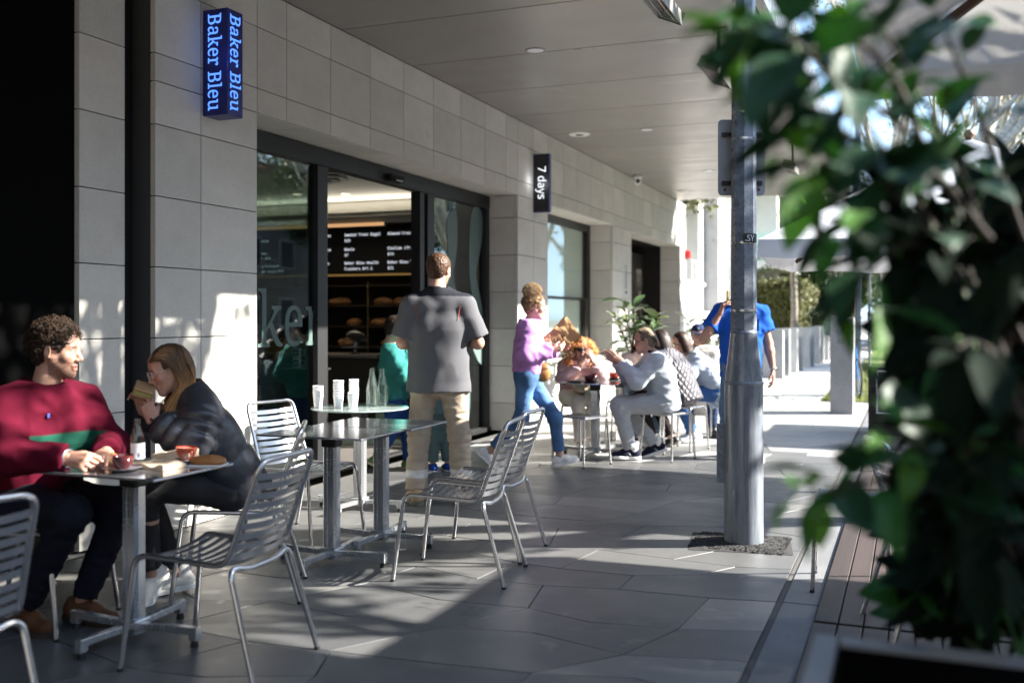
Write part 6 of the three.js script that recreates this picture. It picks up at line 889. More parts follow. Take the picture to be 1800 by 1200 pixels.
{ // man in the blue T-shirt behind the pole, arm raised
  const p = person('person in a bright blue shirt behind the galvanised pole, one hand raised', -1.545, 9.93, face(0.371, -0.928), { skin: skinA, girth: 1.03, arm: 1.1, face: {},
    j: stand({ h: [0, 1.68, 0.02], n: [0, 1.5, 0], sl: [0.19, 1.42, 0], sr: [-0.19, 1.43, 0], er: [-0.39, 1.16, 0.08], wr: [-0.23, 1.42, 0.12], el: [0.27, 1.13, 0.0], wl: [0.3, 0.87, 0.06], kl: [0.1, 0.5, 0.05], kr: [-0.13, 0.5, 0.0], al: [0.1, 0.085, 0.12], ar: [-0.13, 0.085, -0.1] }), handL: [[0.05, -1, 0.15], [-0.9, 0, -0.3], 'relaxed'], handR: [[0.3, 0.95, 0], [0.9, -0.2, -0.2], 'hold'],
    top: { name: 'shirt', mat: fabric([0.012, 0.085, 0.42]), sleeve: -0.4, e: 0.02, hem: 0.16, hemR: 0.118, collar: 0.035, noCut: true, fold: 0.01, fx: 7, fy: 9 }, leg_: { name: 'jeans', mat: fabric([0.09, 0.15, 0.25]), t: 0.95, e: 0.018, fold: 0.008 }, feet: { l: [0.1, 0], r: [-0.1, 0.2], mat: fabric([0.3, 0.3, 0.32]), sole: rubberW } });
  mesh('hair', capHair(p.hm, { t: 0.008, rough: 0.005, col: () => [0.1, 0.075, 0.055] }), hairMat, p.root); mesh('watch', merge([new THREE.TorusGeometry(0.033, 0.007, 8, 24).rotateX(PI / 2).translate(0.3, 0.885, 0.057), rbox(0.02, 0.04, 0.036, 0.008, 0.335, 0.885, 0.06)]), M.steel, p.root);
  mesh('pocket', rbox(0.11, 0.12, 0.006, 0.002, 0.09, 1.31, 0.142), fabric([0.01, 0.07, 0.36]), p.root);
  const y = thing('phone', 'small yellow phone held at the ear of the man in blue', 'phone', -1.545, 0, 9.93, p.root.rotation.y); mesh('body', rbox(0.012, 0.13, 0.065, 0.005, -0.155, 1.58, 0.1), std([0.65, 0.5, 0.12], 0.4), y); mesh('screen', lbox(0.003, 0.115, 0.055, -0.147, 1.58, 0.1), M.black, y);
  const f = person('distant person in dark navy walking away along the far path', -2.0, 30.5, face(-0.1, 1), { skin: skinA, j: stand({ kl: [0.1, 0.5, 0.1], al: [0.1, 0.09, 0.2], ar: [-0.1, 0.12, -0.25] }), face: {}, handL: [DOWN, [-1, 0, 0], 'relaxed'], handR: [DOWN, [1, 0, 0], 'relaxed'], top: { name: 'jacket', mat: fabric([0.03, 0.045, 0.08]), sleeve: 0.95, e: 0.022, fold: 0.007 }, leg_: { name: 'trousers', mat: fabric([0.03, 0.05, 0.11]), t: 0.95, e: 0.016, fold: 0.006 }, feet: { l: [0, 0], r: [0, 0.5], mat: M.black, sole: M.rubber } });
  mesh('hair', capHair(f.hm, { t: 0.008, rough: 0.005, col: () => [0.05, 0.03, 0.02] }), hairMat, f.root);
}

/* ---------- market umbrellas on the deck ---------- */
function umbrella(label, x0, x1, s0, s1, h, rise, mat) {
  const cx = (x0 + x1) / 2, cs = (s0 + s1) / 2, o = thing('umbrella', label, 'umbrella', cx, 0, cs, 0, 'canvas umbrellas over the deck'), a = (x1 - x0) / 2, b = (s1 - s0) / 2, v = 0.13;
  const cor = [[-a, b], [a, b], [a, -b], [-a, -b]];                 // local x, z
  for (let i = 0; i < 4; i++) {                                    // four panels, sagging a little between the ribs
    const p = cor[i], q = cor[(i + 1) % 4], pos = [], idx = [], N = 14; for (let r = 0; r <= N; r++) for (let c = 0; c <= N; c++) { const t = r / N, u = c / N, X = mix(p[0], q[0], u) * t, Z = mix(p[1], q[1], u) * t; pos.push(X, h + rise * (1 - t) - 0.09 * Math.sin(u * PI) * t * Math.sin(t * PI) - 0.02 * Math.sin(u * PI) * t, Z); }
    for (let r = 0; r < N; r++) for (let c = 0; c < N; c++) { const k = r * (N + 1) + c; idx.push(k, k + N + 1, k + 1, k + 1, k + N + 1, k + N + 2); }
    const g = new THREE.BufferGeometry(); g.setAttribute('position', new THREE.Float32BufferAttribute(pos, 3)); g.setIndex(idx); g.computeVertexNormals(); const uv = []; for (let k = 0; k < pos.length; k += 3) uv.push(pos[k] + pos[k + 1], pos[k + 2]); g.setAttribute('uv', new THREE.Float32BufferAttribute(uv, 2)); mesh('canopy_panel', g, mat, o);
    const w = []; const wi = []; for (let c = 0; c <= 16; c++) { const u = c / 16, X = mix(p[0], q[0], u), Z = mix(p[1], q[1], u), y = h - 0.02 * Math.sin(u * PI); w.push(X, y, Z, X * 1.004, y - v - 0.01 * Math.sin(u * 19), Z * 1.004); } for (let c = 0; c < 16; c++) { const k = c * 2; wi.push(k, k + 1, k + 2, k + 2, k + 1, k + 3); }
    const vg = new THREE.BufferGeometry(); vg.setAttribute('position', new THREE.Float32BufferAttribute(w, 3)); vg.setIndex(wi); vg.computeVertexNormals(); boxUV(vg); mesh('valance', vg, mat, o);
    const dx = p[0], dz = p[1], L = Math.hypot(dx, dz, rise), rib = lbox(0.022, 0.035, L - 0.05); rib.rotateX(Math.atan2(rise, Math.hypot(dx, dz))); rib.rotateY(Math.atan2(dx, dz)); rib.translate(dx * 0.5, h + rise * 0.5 - 0.045, dz * 0.5); mesh('rib', rib, M.timber, o);
    const st = tube([V(0, h - 0.25, 0), V(dx * 0.5, h + rise * 0.5 - 0.06, dz * 0.5)], 0.012, 1, 6); mesh('strut', st, M.timber, o);
  }
  mesh('pole', new THREE.CylinderGeometry(0.03, 0.03, h + rise, 18).translate(0, (h + rise) / 2, 0), M.timber, o); mesh('hub', new THREE.CylinderGeometry(0.055, 0.055, 0.08, 18).translate(0, h - 0.25, 0), M.timber, o); mesh('base_plate', rbox(0.6, 0.05, 0.6, 0.01, 0, 0.045, 0), M.bronze, o); mesh('finial', new THREE.SphereGeometry(0.04, 14, 10).translate(0, h + rise + 0.03, 0), M.timber, o);
}
umbrella('beige canvas umbrella closest to the viewer, its edge overhead', -0.18, 1.95, 2.75, 4.85, 2.5, 0.5, M.canvasBeige);
umbrella('unseen canvas umbrella added beside the viewer to shade the near shrub', 1.9, 4.4, 1.5, 4.2, 2.45, 0.6, M.canvasBeige);  // added out of view, only to keep sun off the right of the shrub
umbrella('pale canvas umbrella whose corner points at the galvanised pole', -1.03, 1.9, 7.42, 9.9, 1.95, 0.85, M.canvas);
umbrella('white canvas umbrella farther along the deck behind leaves', 2.15, 4.5, 12.4, 14.8, 2.5, 0.7, M.canvas);
umbrella('sunlit white umbrella above and behind the pale one', 2.1, 4.6, 4.6, 7.0, 2.75, 0.7, M.canvas);

/* ---------- trees ---------- */
const leafQuad = (() => { const g = new THREE.BufferGeometry(); g.setAttribute('position', new THREE.Float32BufferAttribute([0, 0, 0, 0.35, 0.12, 0.45, 0, 0.02, 1.05, -0.35, 0.12, 0.45], 3)); g.setIndex([0, 1, 2, 0, 2, 3]); g.computeVertexNormals(); return g; })();
const clump = (() => { const q = RNG(3), L = []; for (let i = 0; i < 7; i++) { const g = leafQuad.clone().toNonIndexed(); g.scale(1, 1, 1); g.rotateX((q() - 0.5) * 2.4); g.rotateZ((q() - 0.5) * 2); g.rotateY(q() * 6.3); g.translate((q() - 0.5) * 1.5, (q() - 0.5) * 1.2, (q() - 0.5) * 1.5); L.push(g); } return merge(L); })();
function branches(q, o) {                                           // recursive limbs; returns tubes and tips
  const L = [], tips = [];
  const grow = (p, d, len, r, lev) => {
    const pts = [p.clone()], n = lev === 0 ? 6 : 4; let c = p.clone(), e = d.clone(); for (let i = 0; i < n; i++) { e.add(V((q() - 0.5) * o.wig, (q() - 0.35) * o.wig * 0.7, (q() - 0.5) * o.wig)).normalize(); c = c.clone().addScaledVector(e, len / n); pts.push(c); }
    L.push(sweep(new THREE.CatmullRomCurve3(pts).getPoints(lev === 0 ? 10 : 6), (t) => r * (1 - 0.45 * t) * (lev === 0 && t < 0.1 ? 1.35 - 3.5 * t : 1), lev === 0 ? 10 : lev < 2 ? 7 : 4, false));
    if (lev >= o.levels) { tips.push(c); return; }
    const m = lev === 0 ? o.main : o.split; for (let i = 0; i < m; i++) { const t = lev === 0 ? mix(o.fork ?? 0.6, 1, i / (m - 1 || 1)) : mix(0.4, 1, (i + 1) / m), k = Math.min(pts.length - 1, Math.round(t * (pts.length - 1))), az = q() * 6.3, sp = mix(o.spread[0], o.spread[1], q()), ax = e.clone().cross(V(Math.cos(az), 0.2, Math.sin(az))).normalize(); grow(pts[k], e.clone().applyAxisAngle(ax, sp), len * mix(0.55, 0.78, q()) * (lev === 0 ? o.lenK ?? 1 : 1), r * 0.55, lev + 1); if (lev > 0) tips.push(pts[k]); }
  };
  grow(V(0, -0.1, 0), V((q() - 0.5) * 0.12, 1, (q() - 0.5) * 0.12).normalize(), o.trunk, o.r, 0); return { L, tips };
}
function tree(name, label, x, s, o, group) {
  const q = RNG(o.seed), t = thing(name, label, 'tree', x, 0, s, 0, group), { L, tips } = branches(q, { wig: 0.35, levels: 3, main: 5, split: 3, spread: [0.35, 0.85], ...o });
  mesh('trunk', L[0], o.bark || M.bark, t); if (L.length > 1) mesh('limbs', merge(L.slice(1)), o.bark || M.bark, t);
  if (!o.leaves) return t;
  const im = new THREE.InstancedMesh(clump, o.mat || M.leafTree[0], o.leaves), m4 = new THREE.Matrix4(), qq = new THREE.Quaternion(), e = new THREE.Euler(), c = new THREE.Color();
  for (let i = 0; i < o.leaves; i++) { const p = tips[Math.floor(q() * tips.length)].clone(), sp = o.clump ?? 0.55; let d = V(q() - 0.5, q() - 0.5, q() - 0.5); while (d.length() > 0.5) d = V(q() - 0.5, q() - 0.5, q() - 0.5); p.addScaledVector(d, sp * 2); e.set(q() * 6.3, q() * 6.3, q() * 6.3); const k = (o.size ?? 0.14) * mix(0.6, 1.35, q()); m4.compose(p, qq.setFromEuler(e), V(k, k, k)); im.setMatrixAt(i, m4); const b = mix(0.55, 1.5, q()); c.setRGB(b * mix(0.9, 1.25, q()), b, b * mix(0.7, 1, q())); im.setColorAt(i, c); }
  im.name = 'crown'; im.userData.kind = 'stuff'; t.add(im); return t;
}
// street trees beside the road: they speckle the shopfront with shade and show in its glass
tree('street_tree', 'leafy street tree beside the road, nearest, mirrored in the shop glass', 3.7, 8.8, { seed: 4, trunk: 5.1, lenK: 0.55, r: 0.2, leaves: 400, clump: 0.5, size: 0.13, mat: M.leafTree[1] }, 'street trees by the road');
tree('street_tree', 'leafy street tree beside the road, standing behind the viewer', 4.4, 4.4, { seed: 14, trunk: 4.4, lenK: 0.7, r: 0.18, leaves: 90, clump: 0.5, size: 0.13, mat: M.leafTree[1] }, 'street trees by the road');
tree('street_tree', 'leafy street tree across the road with a wide crown', 10.5, 34, { seed: 24, trunk: 4.2, r: 0.3, leaves: 6500, clump: 0.9, size: 0.2, mat: M.leafTree[2] }, 'street trees by the road');
tree('street_tree', 'leafy street tree across the road, far along', 16, 41, { seed: 25, trunk: 4.6, r: 0.3, leaves: 6500, clump: 0.9, size: 0.22, mat: M.leafTree[1] }, 'street trees by the road');
// pale-limbed bare trees along the verge
for (const [x, s, sd, h, l] of [[0.35, 19.5, 31, 4.8, 'pale bare-limbed tree on the verge, nearest of its row'], [-0.25, 25, 37, 5.2, 'pale bare-limbed tree on the verge, second of its row'], [1.3, 24, 39, 5.6, 'pale bare-limbed tree on the verge nearer the road'], [0.6, 33, 43, 6, 'pale bare-limbed tree on the verge, farthest of its row']])
  tree('bare_tree', l, x, s, { seed: sd, trunk: h, r: 0.17, bark: M.barkPale, main: 6, split: 3, levels: 4, wig: 0.3, spread: [0.2, 0.6], leaves: 420, clump: 0.4, size: 0.09, fork: 0.45, mat: M.leafTree[2] }, 'bare trees on the verge');
{
  const far = [[-5.2, 40, 50, 2.6, 5200, 0.95, 0.2, 0, 'dark dense tree behind the far hedge'], [-3.2, 44, 51, 2.2, 5200, 0.95, 0.2, 0, 'dense mid green tree over the far path'], [-0.5, 52, 52, 3.4, 6000, 1.1, 0.24, 1, 'light green tree at the end of the far path'], [-9.5, 56, 53, 4.4, 6500, 1.2, 0.26, 0, 'tall dark tree behind the tiled roof'], [3.5, 58, 54, 3.6, 6000, 1.2, 0.26, 1, 'pale green tree beyond the verge'], [-3.5, 66, 55, 4.6, 7000, 1.3, 0.3, 0, 'tall dark tree closing the street'], [8, 66, 56, 4.4, 6000, 1.3, 0.3, 0, 'dark round tree beyond the road bend'], [-15, 62, 57, 5.2, 7000, 1.4, 0.32, 0, 'broad dark tree behind the pale apartments']];
  for (const [x, s, sd, h, n, cl, sz, mt, l] of far) tree('far_tree', l, x, s, { seed: sd, trunk: h, r: 0.22, leaves: n, clump: cl, size: sz, main: 6, fork: 0.35, mat: M.leafTree[mt] }, 'trees at the end of the street');
  const hedge = (label, x0, x1, s0, s1, h, n, mat) => { const o = thing('hedge', label, 'hedge', 0, 0, 0), q = RNG(n); const im = new THREE.InstancedMesh(clump, mat, n), m4 = new THREE.Matrix4(), qq = new THREE.Quaternion(), e = new THREE.Euler(), c = new THREE.Color(); for (let i = 0; i < n; i++) { const f = Math.floor(q() * 3); const x = f === 1 ? (q() < 0.5 ? x0 : x1) : mix(x0, x1, q()), s = f === 2 ? s0 : mix(s0, s1, q()), y = f === 0 ? h : h * q(); e.set(q() * 6.3, q() * 6.3, q() * 6.3); const k = 0.1 * mix(0.6, 1.3, q()); m4.compose(V(x + (q() - 0.5) * 0.18, y + (q() - 0.5) * 0.18, -s + (q() - 0.5) * 0.18), qq.setFromEuler(e), V(k, k, k)); im.setMatrixAt(i, m4); const b = mix(0.6, 1.4, q()); c.setRGB(b * 1.15, b, b * 0.8); im.setColorAt(i, c); } im.name = 'foliage'; im.userData.kind = 'stuff'; o.add(im); mesh('core', box(x0 + 0.1, x1 - 0.1, 0, h - 0.1, s0 + 0.1, s1 - 0.1), std([0.02, 0.03, 0.01], 0.95), o); };
  hedge('tall clipped yellow green hedge behind the gate walls', -4.6, -3.35, 33.5, 40, 2.55, 5200, M.leafTree[2]); hedge('lower clipped green hedge at the end of the gate walls', -3.3, -2.6, 37, 44, 1.5, 2600, M.leafTree[1]);
  // palms
  const palm = (label, x, s, h, seed) => { const o = thing('palm_tree', label, 'palm', x, 0, s, 0, 'palms by the far path'), q = RNG(seed); mesh('trunk', sweep([V(0, -0.1, 0), V(0.05, h * 0.5, 0), V(0, h, 0.05)], (t) => 0.12 - 0.03 * t, 9), M.bark, o); for (let i = 0; i < 16; i++) { const az = i * 2.4, el = mix(0.9, -0.3, i / 16), L = mix(1.1, 1.6, q()), L_ = []; for (let k = 0; k <= 10; k++) { const t = k / 10, d = t * L; L_.push(V(Math.cos(az) * d * Math.cos(el * (1 - t)), h + Math.sin(el) * d - 0.5 * t * t * L * 0.8, Math.sin(az) * d * Math.cos(el * (1 - t)))); } const pos = []; for (let k = 1; k < 10; k++) for (const sd of [-1, 1]) { const p = L_[k], dr = L_[k + 1 > 10 ? 10 : k + 1].clone().sub(L_[k - 1]).normalize(), sid = dr.clone().cross(V(0, 1, 0)).normalize().multiplyScalar(sd), tip = p.clone().addScaledVector(sid, 0.32).addScaledVector(dr, 0.2).add(V(0, -0.14, 0)), w = dr.clone().multiplyScalar(0.05); pos.push(p.x - w.x, p.y, p.z - w.z, p.x + w.x, p.y, p.z + w.z, tip.x, tip.y, tip.z); } const g = new THREE.BufferGeometry(); g.setAttribute('position', new THREE.Float32BufferAttribute(pos, 3)); g.computeVertexNormals(); mesh('frond', g, M.leafTree[i % 3], o); } };
  palm('slender palm over the gate walls', -3.4, 32.2, 3.4, 3); palm('taller palm beside the dense dark tree', -2.6, 38, 4.4, 8); palm('palm at the edge of the verge', -0.2, 40, 2.6, 12);
}

/* ---------- pale apartments, gate walls, tiled house beyond ---------- */
{
  const a = thing('apartment_building', 'white modern apartment building with glass balconies beyond the café', 'building');
  mesh('wall', merge([box(-14, -5.25, 0, 2.35, 22.5, 27.3), box(-14, -5.25, 5.1, 14, 22.5, 27.3), box(-14, -9, 2.35, 5.1, 22.5, 27.3), box(-9, -5.25, 2.35, 5.1, 26.6, 27.3)]), M.white, a);
  mesh('ledge', box(-9, -5.18, 2.26, 2.34, 22.4, 27.3), M.white, a); mesh('low_wall', box(-5.2, -4.75, 0, 1.55, 22.6, 29), M.white, a);
  mesh('pier', box(-6.2, -4.86, 0, 14, 27.32, 29), M.plasterGrey, a); mesh('pier', box(-5.7, -4.72, 0, 14, 31, 33.2), M.white, a); mesh('pier', box(-5.2, -4.35, 0, 14, 36, 36.9), M.white, a); mesh('pier', box(-4.6, -4.28, 0, 14, 39.3, 39.6), M.plasterGrey, a);
  mesh('back_wall', box(-14, -6.0, 0, 14, 29, 44), M.white, a);
  for (const y of [3.05, 6.0, 8.95]) { mesh('balcony_slab', box(-6, -3.9, y, y + 0.22, 34, 42), M.white, a); }
  mesh('balcony_slab', box(-6, -3.7, 1.0, 1.3, 34, 42), M.white, a);
  for (const y of [1.3, 3.28, 6.23]) for (let i = 0; i < 7; i++) { mesh('balcony_glass', lbox(0.012, 0.95, 1.08, y < 2 ? -3.76 : -3.96, y + 0.5, -(34.6 + i * 1.1)), phy([0.6, 0.75, 0.72], 0.1, { transmission: 0.6, thickness: 0 }), a); } 
  for (const y of [1.3, 3.28, 6.23]) for (let i = 0; i < 2; i++) mesh('balcony_glass', lbox(1.0, 0.95, 0.012, (y < 2 ? -4.28 : -4.48) - i * 1.04, y + 0.5, -34.05), phy([0.6, 0.75, 0.72], 0.1, { transmission: 0.6, thickness: 0 }), a);
  for (const y of [0.9, 4.0, 7.0]) for (const s of [35, 37.4, 40]) { const w = mesh('window', box(-6.0, -5.94, y + 0.5, y + 2.4, s, s + 1.6), M.bronze, a); mesh('pane', box(-5.94, -5.93, y + 0.6, y + 2.3, s + 0.08, s + 1.52), M.glassDark, w); }
  const rl = thing('balcony_rail', 'small white metal rail in the opening of the white apartment wall', 'railing', -5.22, 2.36, 26.1); mesh('rail', tube([V(0, 0.5, -0.5), V(0, 0.5, 0.6)], 0.022, 1, 8), M.white, rl); mesh('rail', tube([V(0, 0.25, -0.5), V(0, 0.25, 0.6)], 0.018, 1, 8), M.white, rl); for (const z of [-0.45, 0.05, 0.55]) mesh('post', tube([V(0, 0, z), V(0, 0.5, z)], 0.018, 1, 8), M.white, rl);
  tree('courtyard_tree', 'sunlit green tree seen through the opening in the white apartment wall', -7.2, 25.2, { seed: 77, trunk: 2.6, r: 0.1, leaves: 2200, clump: 0.6, size: 0.14, mat: M.leafTree[2] });
  const red = std([0.6, 0.03, 0.02], 0.4); const al = (l, x, y, s) => { const o = thing('fire_alarm', l, 'alarm', x, y, s, 0, 'red alarm bells on the white building'); mesh('bell', new THREE.CylinderGeometry(0.08, 0.1, 0.1, 24).rotateZ(-PI / 2).translate(0.05, 0, 0), red, o); };
  al('red fire alarm on the white pier beside the galvanised pole', -4.72, 4.1, 32.0); al('red fire alarm on the end wall of the café building', FX, 2.73, 20.98);
  // gate walls along the far path
  const gm = std([0.42, 0.42, 0.42], 0.8, { map: rep(tBlotch, 0.7) });
  const gw = thing('gate_wall', 'nearest grey upright gate wall beside the far path', 'wall', -2.95, 0, 23.6, 0, 'gate walls along the far path'); mesh('slab', lbox(0.5, 1.12, 0.22, 0, 0.56, 0), gm, gw); mesh('slab', lbox(0.5, 1.12, 0.18, 0.02, 0.56, -1.1), gm, gw); mesh('gate', lbox(0.04, 0.86, 0.9, 0.1, 0.47, -0.55), M.bronze, gw); mesh('letterbox', lbox(0.16, 0.2, 0.02, -0.05, 0.72, 0.115), M.steel, gw);
  ['second', 'third', 'fourth', 'farthest'].forEach((w, i) => copy(gw, 'gate_wall', w + ' grey upright gate wall beside the far path', -2.9 + i * 0.06, 0, 26.2 + i * 2.7, 0).position.setY(0));
  const h = thing('tiled_house', 'house with a terracotta tiled roof behind the apartments', 'house', -7.6, 0, 54);
  mesh('wall', lbox(9, 4.6, 8, 0, 2.3, 0), M.white, h); const roof = new THREE.Group(); roof.name = 'roof'; h.add(roof); mesh('deck', extrude([[-5, 4.5], [5, 4.5], [0, 8.2]], 9).translate(0, 0, -4.5), M.bronze, roof);
  const tile = new THREE.CylinderGeometry(0.15, 0.17, 0.5, 7, 1, true, -PI / 2, PI); tile.rotateX(PI / 2); let n = 0; const restT = [];
  const ang = Math.atan2(3.7, 5); for (let r = 0; r < 14; r++) for (let c = 0; c < 20; c++) { const t = (r + 0.5) / 14, g = tile.clone(); g.rotateY(PI / 2); g.rotateZ(-ang); g.translate(5.06 * t + 0.03, 8.27 - 3.7 * t, 4.3 - c * 0.45); restT.push(g); } for (let r = 0; r < 26; r++) { const c = null; } const mt = mesh('roof_tiles', merge(restT), M.terracotta[0], roof); mt.userData.kind = 'stuff';
  // the gable end faces the viewer: rows of tiles there as a hip
  const hip = new THREE.BufferGeometry(); hip.setAttribute('position', new THREE.Float32BufferAttribute([-5.2, 4.45, 6.6, 5.2, 4.45, 6.6, 0, 8.3, 3.2], 3)); hip.computeVertexNormals(); boxUV(hip); mesh('hip', hip, M.terracotta[1], roof);
  const ht = []; for (let r = 0; r < 12; r++) for (let c = 0; c < 24; c++) { const t = (r + 0.5) / 12, w = 5.2 * t, x = -5.0 + c * 0.43; if (Math.abs(x) > w) continue; const g = tile.clone(); g.rotateX(Math.atan2(3.85, 3.4)); g.translate(x, 8.36 - 3.85 * t, 3.2 + 3.4 * t + 0.06); ht.push(g); } const hm2 = mesh('hip_tiles', merge(ht), M.terracotta[0], roof); hm2.userData.kind = 'stuff';
}
// the other side of the street and the end behind the viewer, mirrored in the glass
{
  const far = (name, label, x, s, w, d, h, m, n, turn) => { const o = thing(name, label, 'building', x, 0, s, turn), wg = lbox(1.3, 1.5, 0.06), pg = lbox(1.14, 1.34, 0.02); mesh('wall', lbox(w, h, d, 0, h / 2, 0), m, o); mesh('parapet', lbox(w + 0.3, 0.35, d + 0.3, 0, h + 0.175, 0), M.plasterGrey, o); for (let f = 0; f < Math.floor(h / 3); f++) for (let i = 0; i < n; i++) { const x_ = (i + 0.5) / n * w - w / 2; const q = mesh('window', wg, M.white, o); q.position.set(x_, 1.7 + f * 3, d / 2 + 0.025); const p = mesh('pane', pg, M.black, q); p.position.z = 0.025; } return o; };
  const brick = std([0.22, 0.12, 0.085], 0.9, { map: rep(tBlotch, 0.4) }), render = std([0.36, 0.33, 0.28], 0.9, { map: rep(tBlotch, 0.3) });
  far('brick_house', 'dark brick terrace across the road, mirrored in the shop glass', 24, 12, 22, 9, 8.6, brick, 8, -PI / 2); far('rendered_house', 'tan rendered block across the road farther along', 25, 38, 26, 9, 8.8, render, 9, -PI / 2); far('brick_house', 'brick block across the road behind the viewer', 24, -14, 24, 9, 8.6, brick, 8, -PI / 2); far('rendered_house', 'tan building closing the footpath behind the viewer', -1, -13, 20, 6, 8.5, render, 7, PI);
}
// street furniture beyond the blade
{
  const lp = (l, x, s, h, r) => { const o = thing('far_pole', l, 'pole', x, 0, s, 0, 'steel poles on the verge'); mesh('shaft', new THREE.CylinderGeometry(r * 0.8, r, h, 16).translate(0, h / 2, 0), M.zinc, o); mesh('base', rbox(r * 4, 0.03, r * 4, 0.005, 0, 0.03, 0), M.zinc, o); mesh('cap', new THREE.SphereGeometry(r * 0.85, 12, 8).translate(0, h, 0), M.zinc, o); };
  lp('thick steel pole on the verge behind the concrete slab', -0.86, 18.7, 5.5, 0.06); lp('thin steel pole on the verge behind the concrete slab', -0.72, 20.4, 3.2, 0.03);
  const b = thing('bicycle', 'blue bicycle leaning on the steel pole behind the concrete slab', 'bicycle', -0.95, 0, 18.3, 0.25); for (const z of [-0.52, 0.52]) { const w = new THREE.TorusGeometry(0.33, 0.018, 8, 36).rotateY(PI / 2).translate(0, 0.35, z); const t = mesh('wheel', w, M.rubber, b); const sp = []; for (let i = 0; i < 12; i++) { const a = i * PI / 6; sp.push(tube([V(0, 0.35, z), V(0, 0.35 + 0.32 * Math.sin(a), z + 0.32 * Math.cos(a))], 0.0025, 1, 4)); } mesh('spokes', merge(sp), M.steel, t); }
  const blue = std([0.02, 0.2, 0.55], 0.35); mesh('frame', merge([[[0, 0.35, -0.52], [0, 0.85, -0.2]], [[0, 0.35, -0.05], [0, 0.85, -0.2]], [[0, 0.8, 0.38], [0, 0.35, -0.05]], [[0, 0.8, 0.38], [0, 0.8, -0.18]], [[0, 0.35, -0.52], [0, 0.35, -0.05]], [[0, 0.9, 0.36], [0, 0.35, 0.52]]].map(([p, q]) => tube([V(...p), V(...q)], 0.017, 1, 8))), blue, b); mesh('handlebar', tube([V(-0.28, 0.98, 0.28), V(-0.2, 1.0, 0.36), V(0.2, 1.0, 0.36), V(0.28, 0.98, 0.28)], 0.013, 12, 8), M.black, b); mesh('saddle', rbox(0.14, 0.05, 0.26, 0.02, 0, 0.93, -0.22), M.black, b);
  const c = thing('red_car', 'small red hatchback parked at the end of the far path', 'car', -0.7, 0, 47, 0.1); const body = extrude([[-2, 0.25], [2, 0.25], [2.05, 0.7], [1.3, 0.86], [0.7, 1.4], [-1.3, 1.44], [-1.95, 0.9]], 1.5, 0.05).translate(0, 0, -0.75).rotateY(PI / 2); mesh('body', body, phy([0.45, 0.015, 0.015], 0.3, { clearcoat: 1 }), c); for (const [x, z] of [[-0.75, 1.25], [0.75, 1.25], [-0.75, -1.25], [0.75, -1.25]]) mesh('wheel', new THREE.CylinderGeometry(0.32, 0.32, 0.2, 24).rotateZ(PI / 2).translate(x, 0.32, z), M.rubber, c); mesh('rear_window', lbox(1.25, 0.4, 0.03, 0, 1.15, 1.72).rotateX(0), M.black, c); for (const q of [-0.6, 0.6]) mesh('tail_light', rbox(0.2, 0.14, 0.05, 0.02, q, 0.8, 2.05), std([0.5, 0.02, 0.02], 0.3), c); for (const q of [-1, 1]) mesh('side_window', extrude([[-1.2, 0.92], [0.9, 0.92], [0.55, 1.32], [-1.1, 1.35]], 0.02).translate(0, 0, -0.01).rotateY(PI / 2).translate(q * 0.805, 0, 0), M.black, c);
}

/* ---------- leafy plants with leaves of their own ---------- */
function leafGeo(len, wid, curl = 0.25, foldA = 0.35, tip = 1) {     // a folded, drooping blade along +z
  const n = 9, m = 2, pos = [], idx = []; for (let i = 0; i <= n; i++) { const t = i / n, w = wid * Math.pow(Math.sin(PI * Math.pow(t, 0.85)), 0.8) * (1 - 0.25 * t * tip) + (t === 0 ? 0 : 0), z = len * Math.cos(curl * t) * t, y = -len * Math.sin(curl * t) * t * 0.9; for (let j = -m; j <= m; j++) { const u = j / m; pos.push(u * w * 0.5, y + Math.abs(u) * w * 0.5 * foldA + 0.02 * len * Math.sin(t * 9 + j), z); } }
  const k = 2 * m + 1; for (let i = 0; i < n; i++) for (let j = 0; j < k - 1; j++) { const a = i * k + j; idx.push(a, a + k, a + 1, a + 1, a + k, a + k + 1); } const g = new THREE.BufferGeometry(); g.setAttribute('position', new THREE.Float32BufferAttribute(pos, 3)); g.setIndex(idx); g.computeVertexNormals(); boxUV(g); return g;
}
const LG = [leafGeo(0.15, 0.082, 0.35), leafGeo(0.13, 0.072, 0.6), leafGeo(0.165, 0.085, 0.2), leafGeo(0.1, 0.06, 0.4)];
const petiole = (a, b) => sweep([a, a.clone().lerp(b, 0.5).add(V(0, 0.005, 0)), b], () => 0.0022, 5, false);
function setLeaf(m, p, dir, roll, k) { const z = dir.clone().normalize(), x = V(0, 1, 0).cross(z).normalize(), y = z.clone().cross(x); m.position.copy(p); m.quaternion.setFromRotationMatrix(new THREE.Matrix4().makeBasis(x, y, z)); m.rotateZ(roll); m.scale.setScalar(k); }
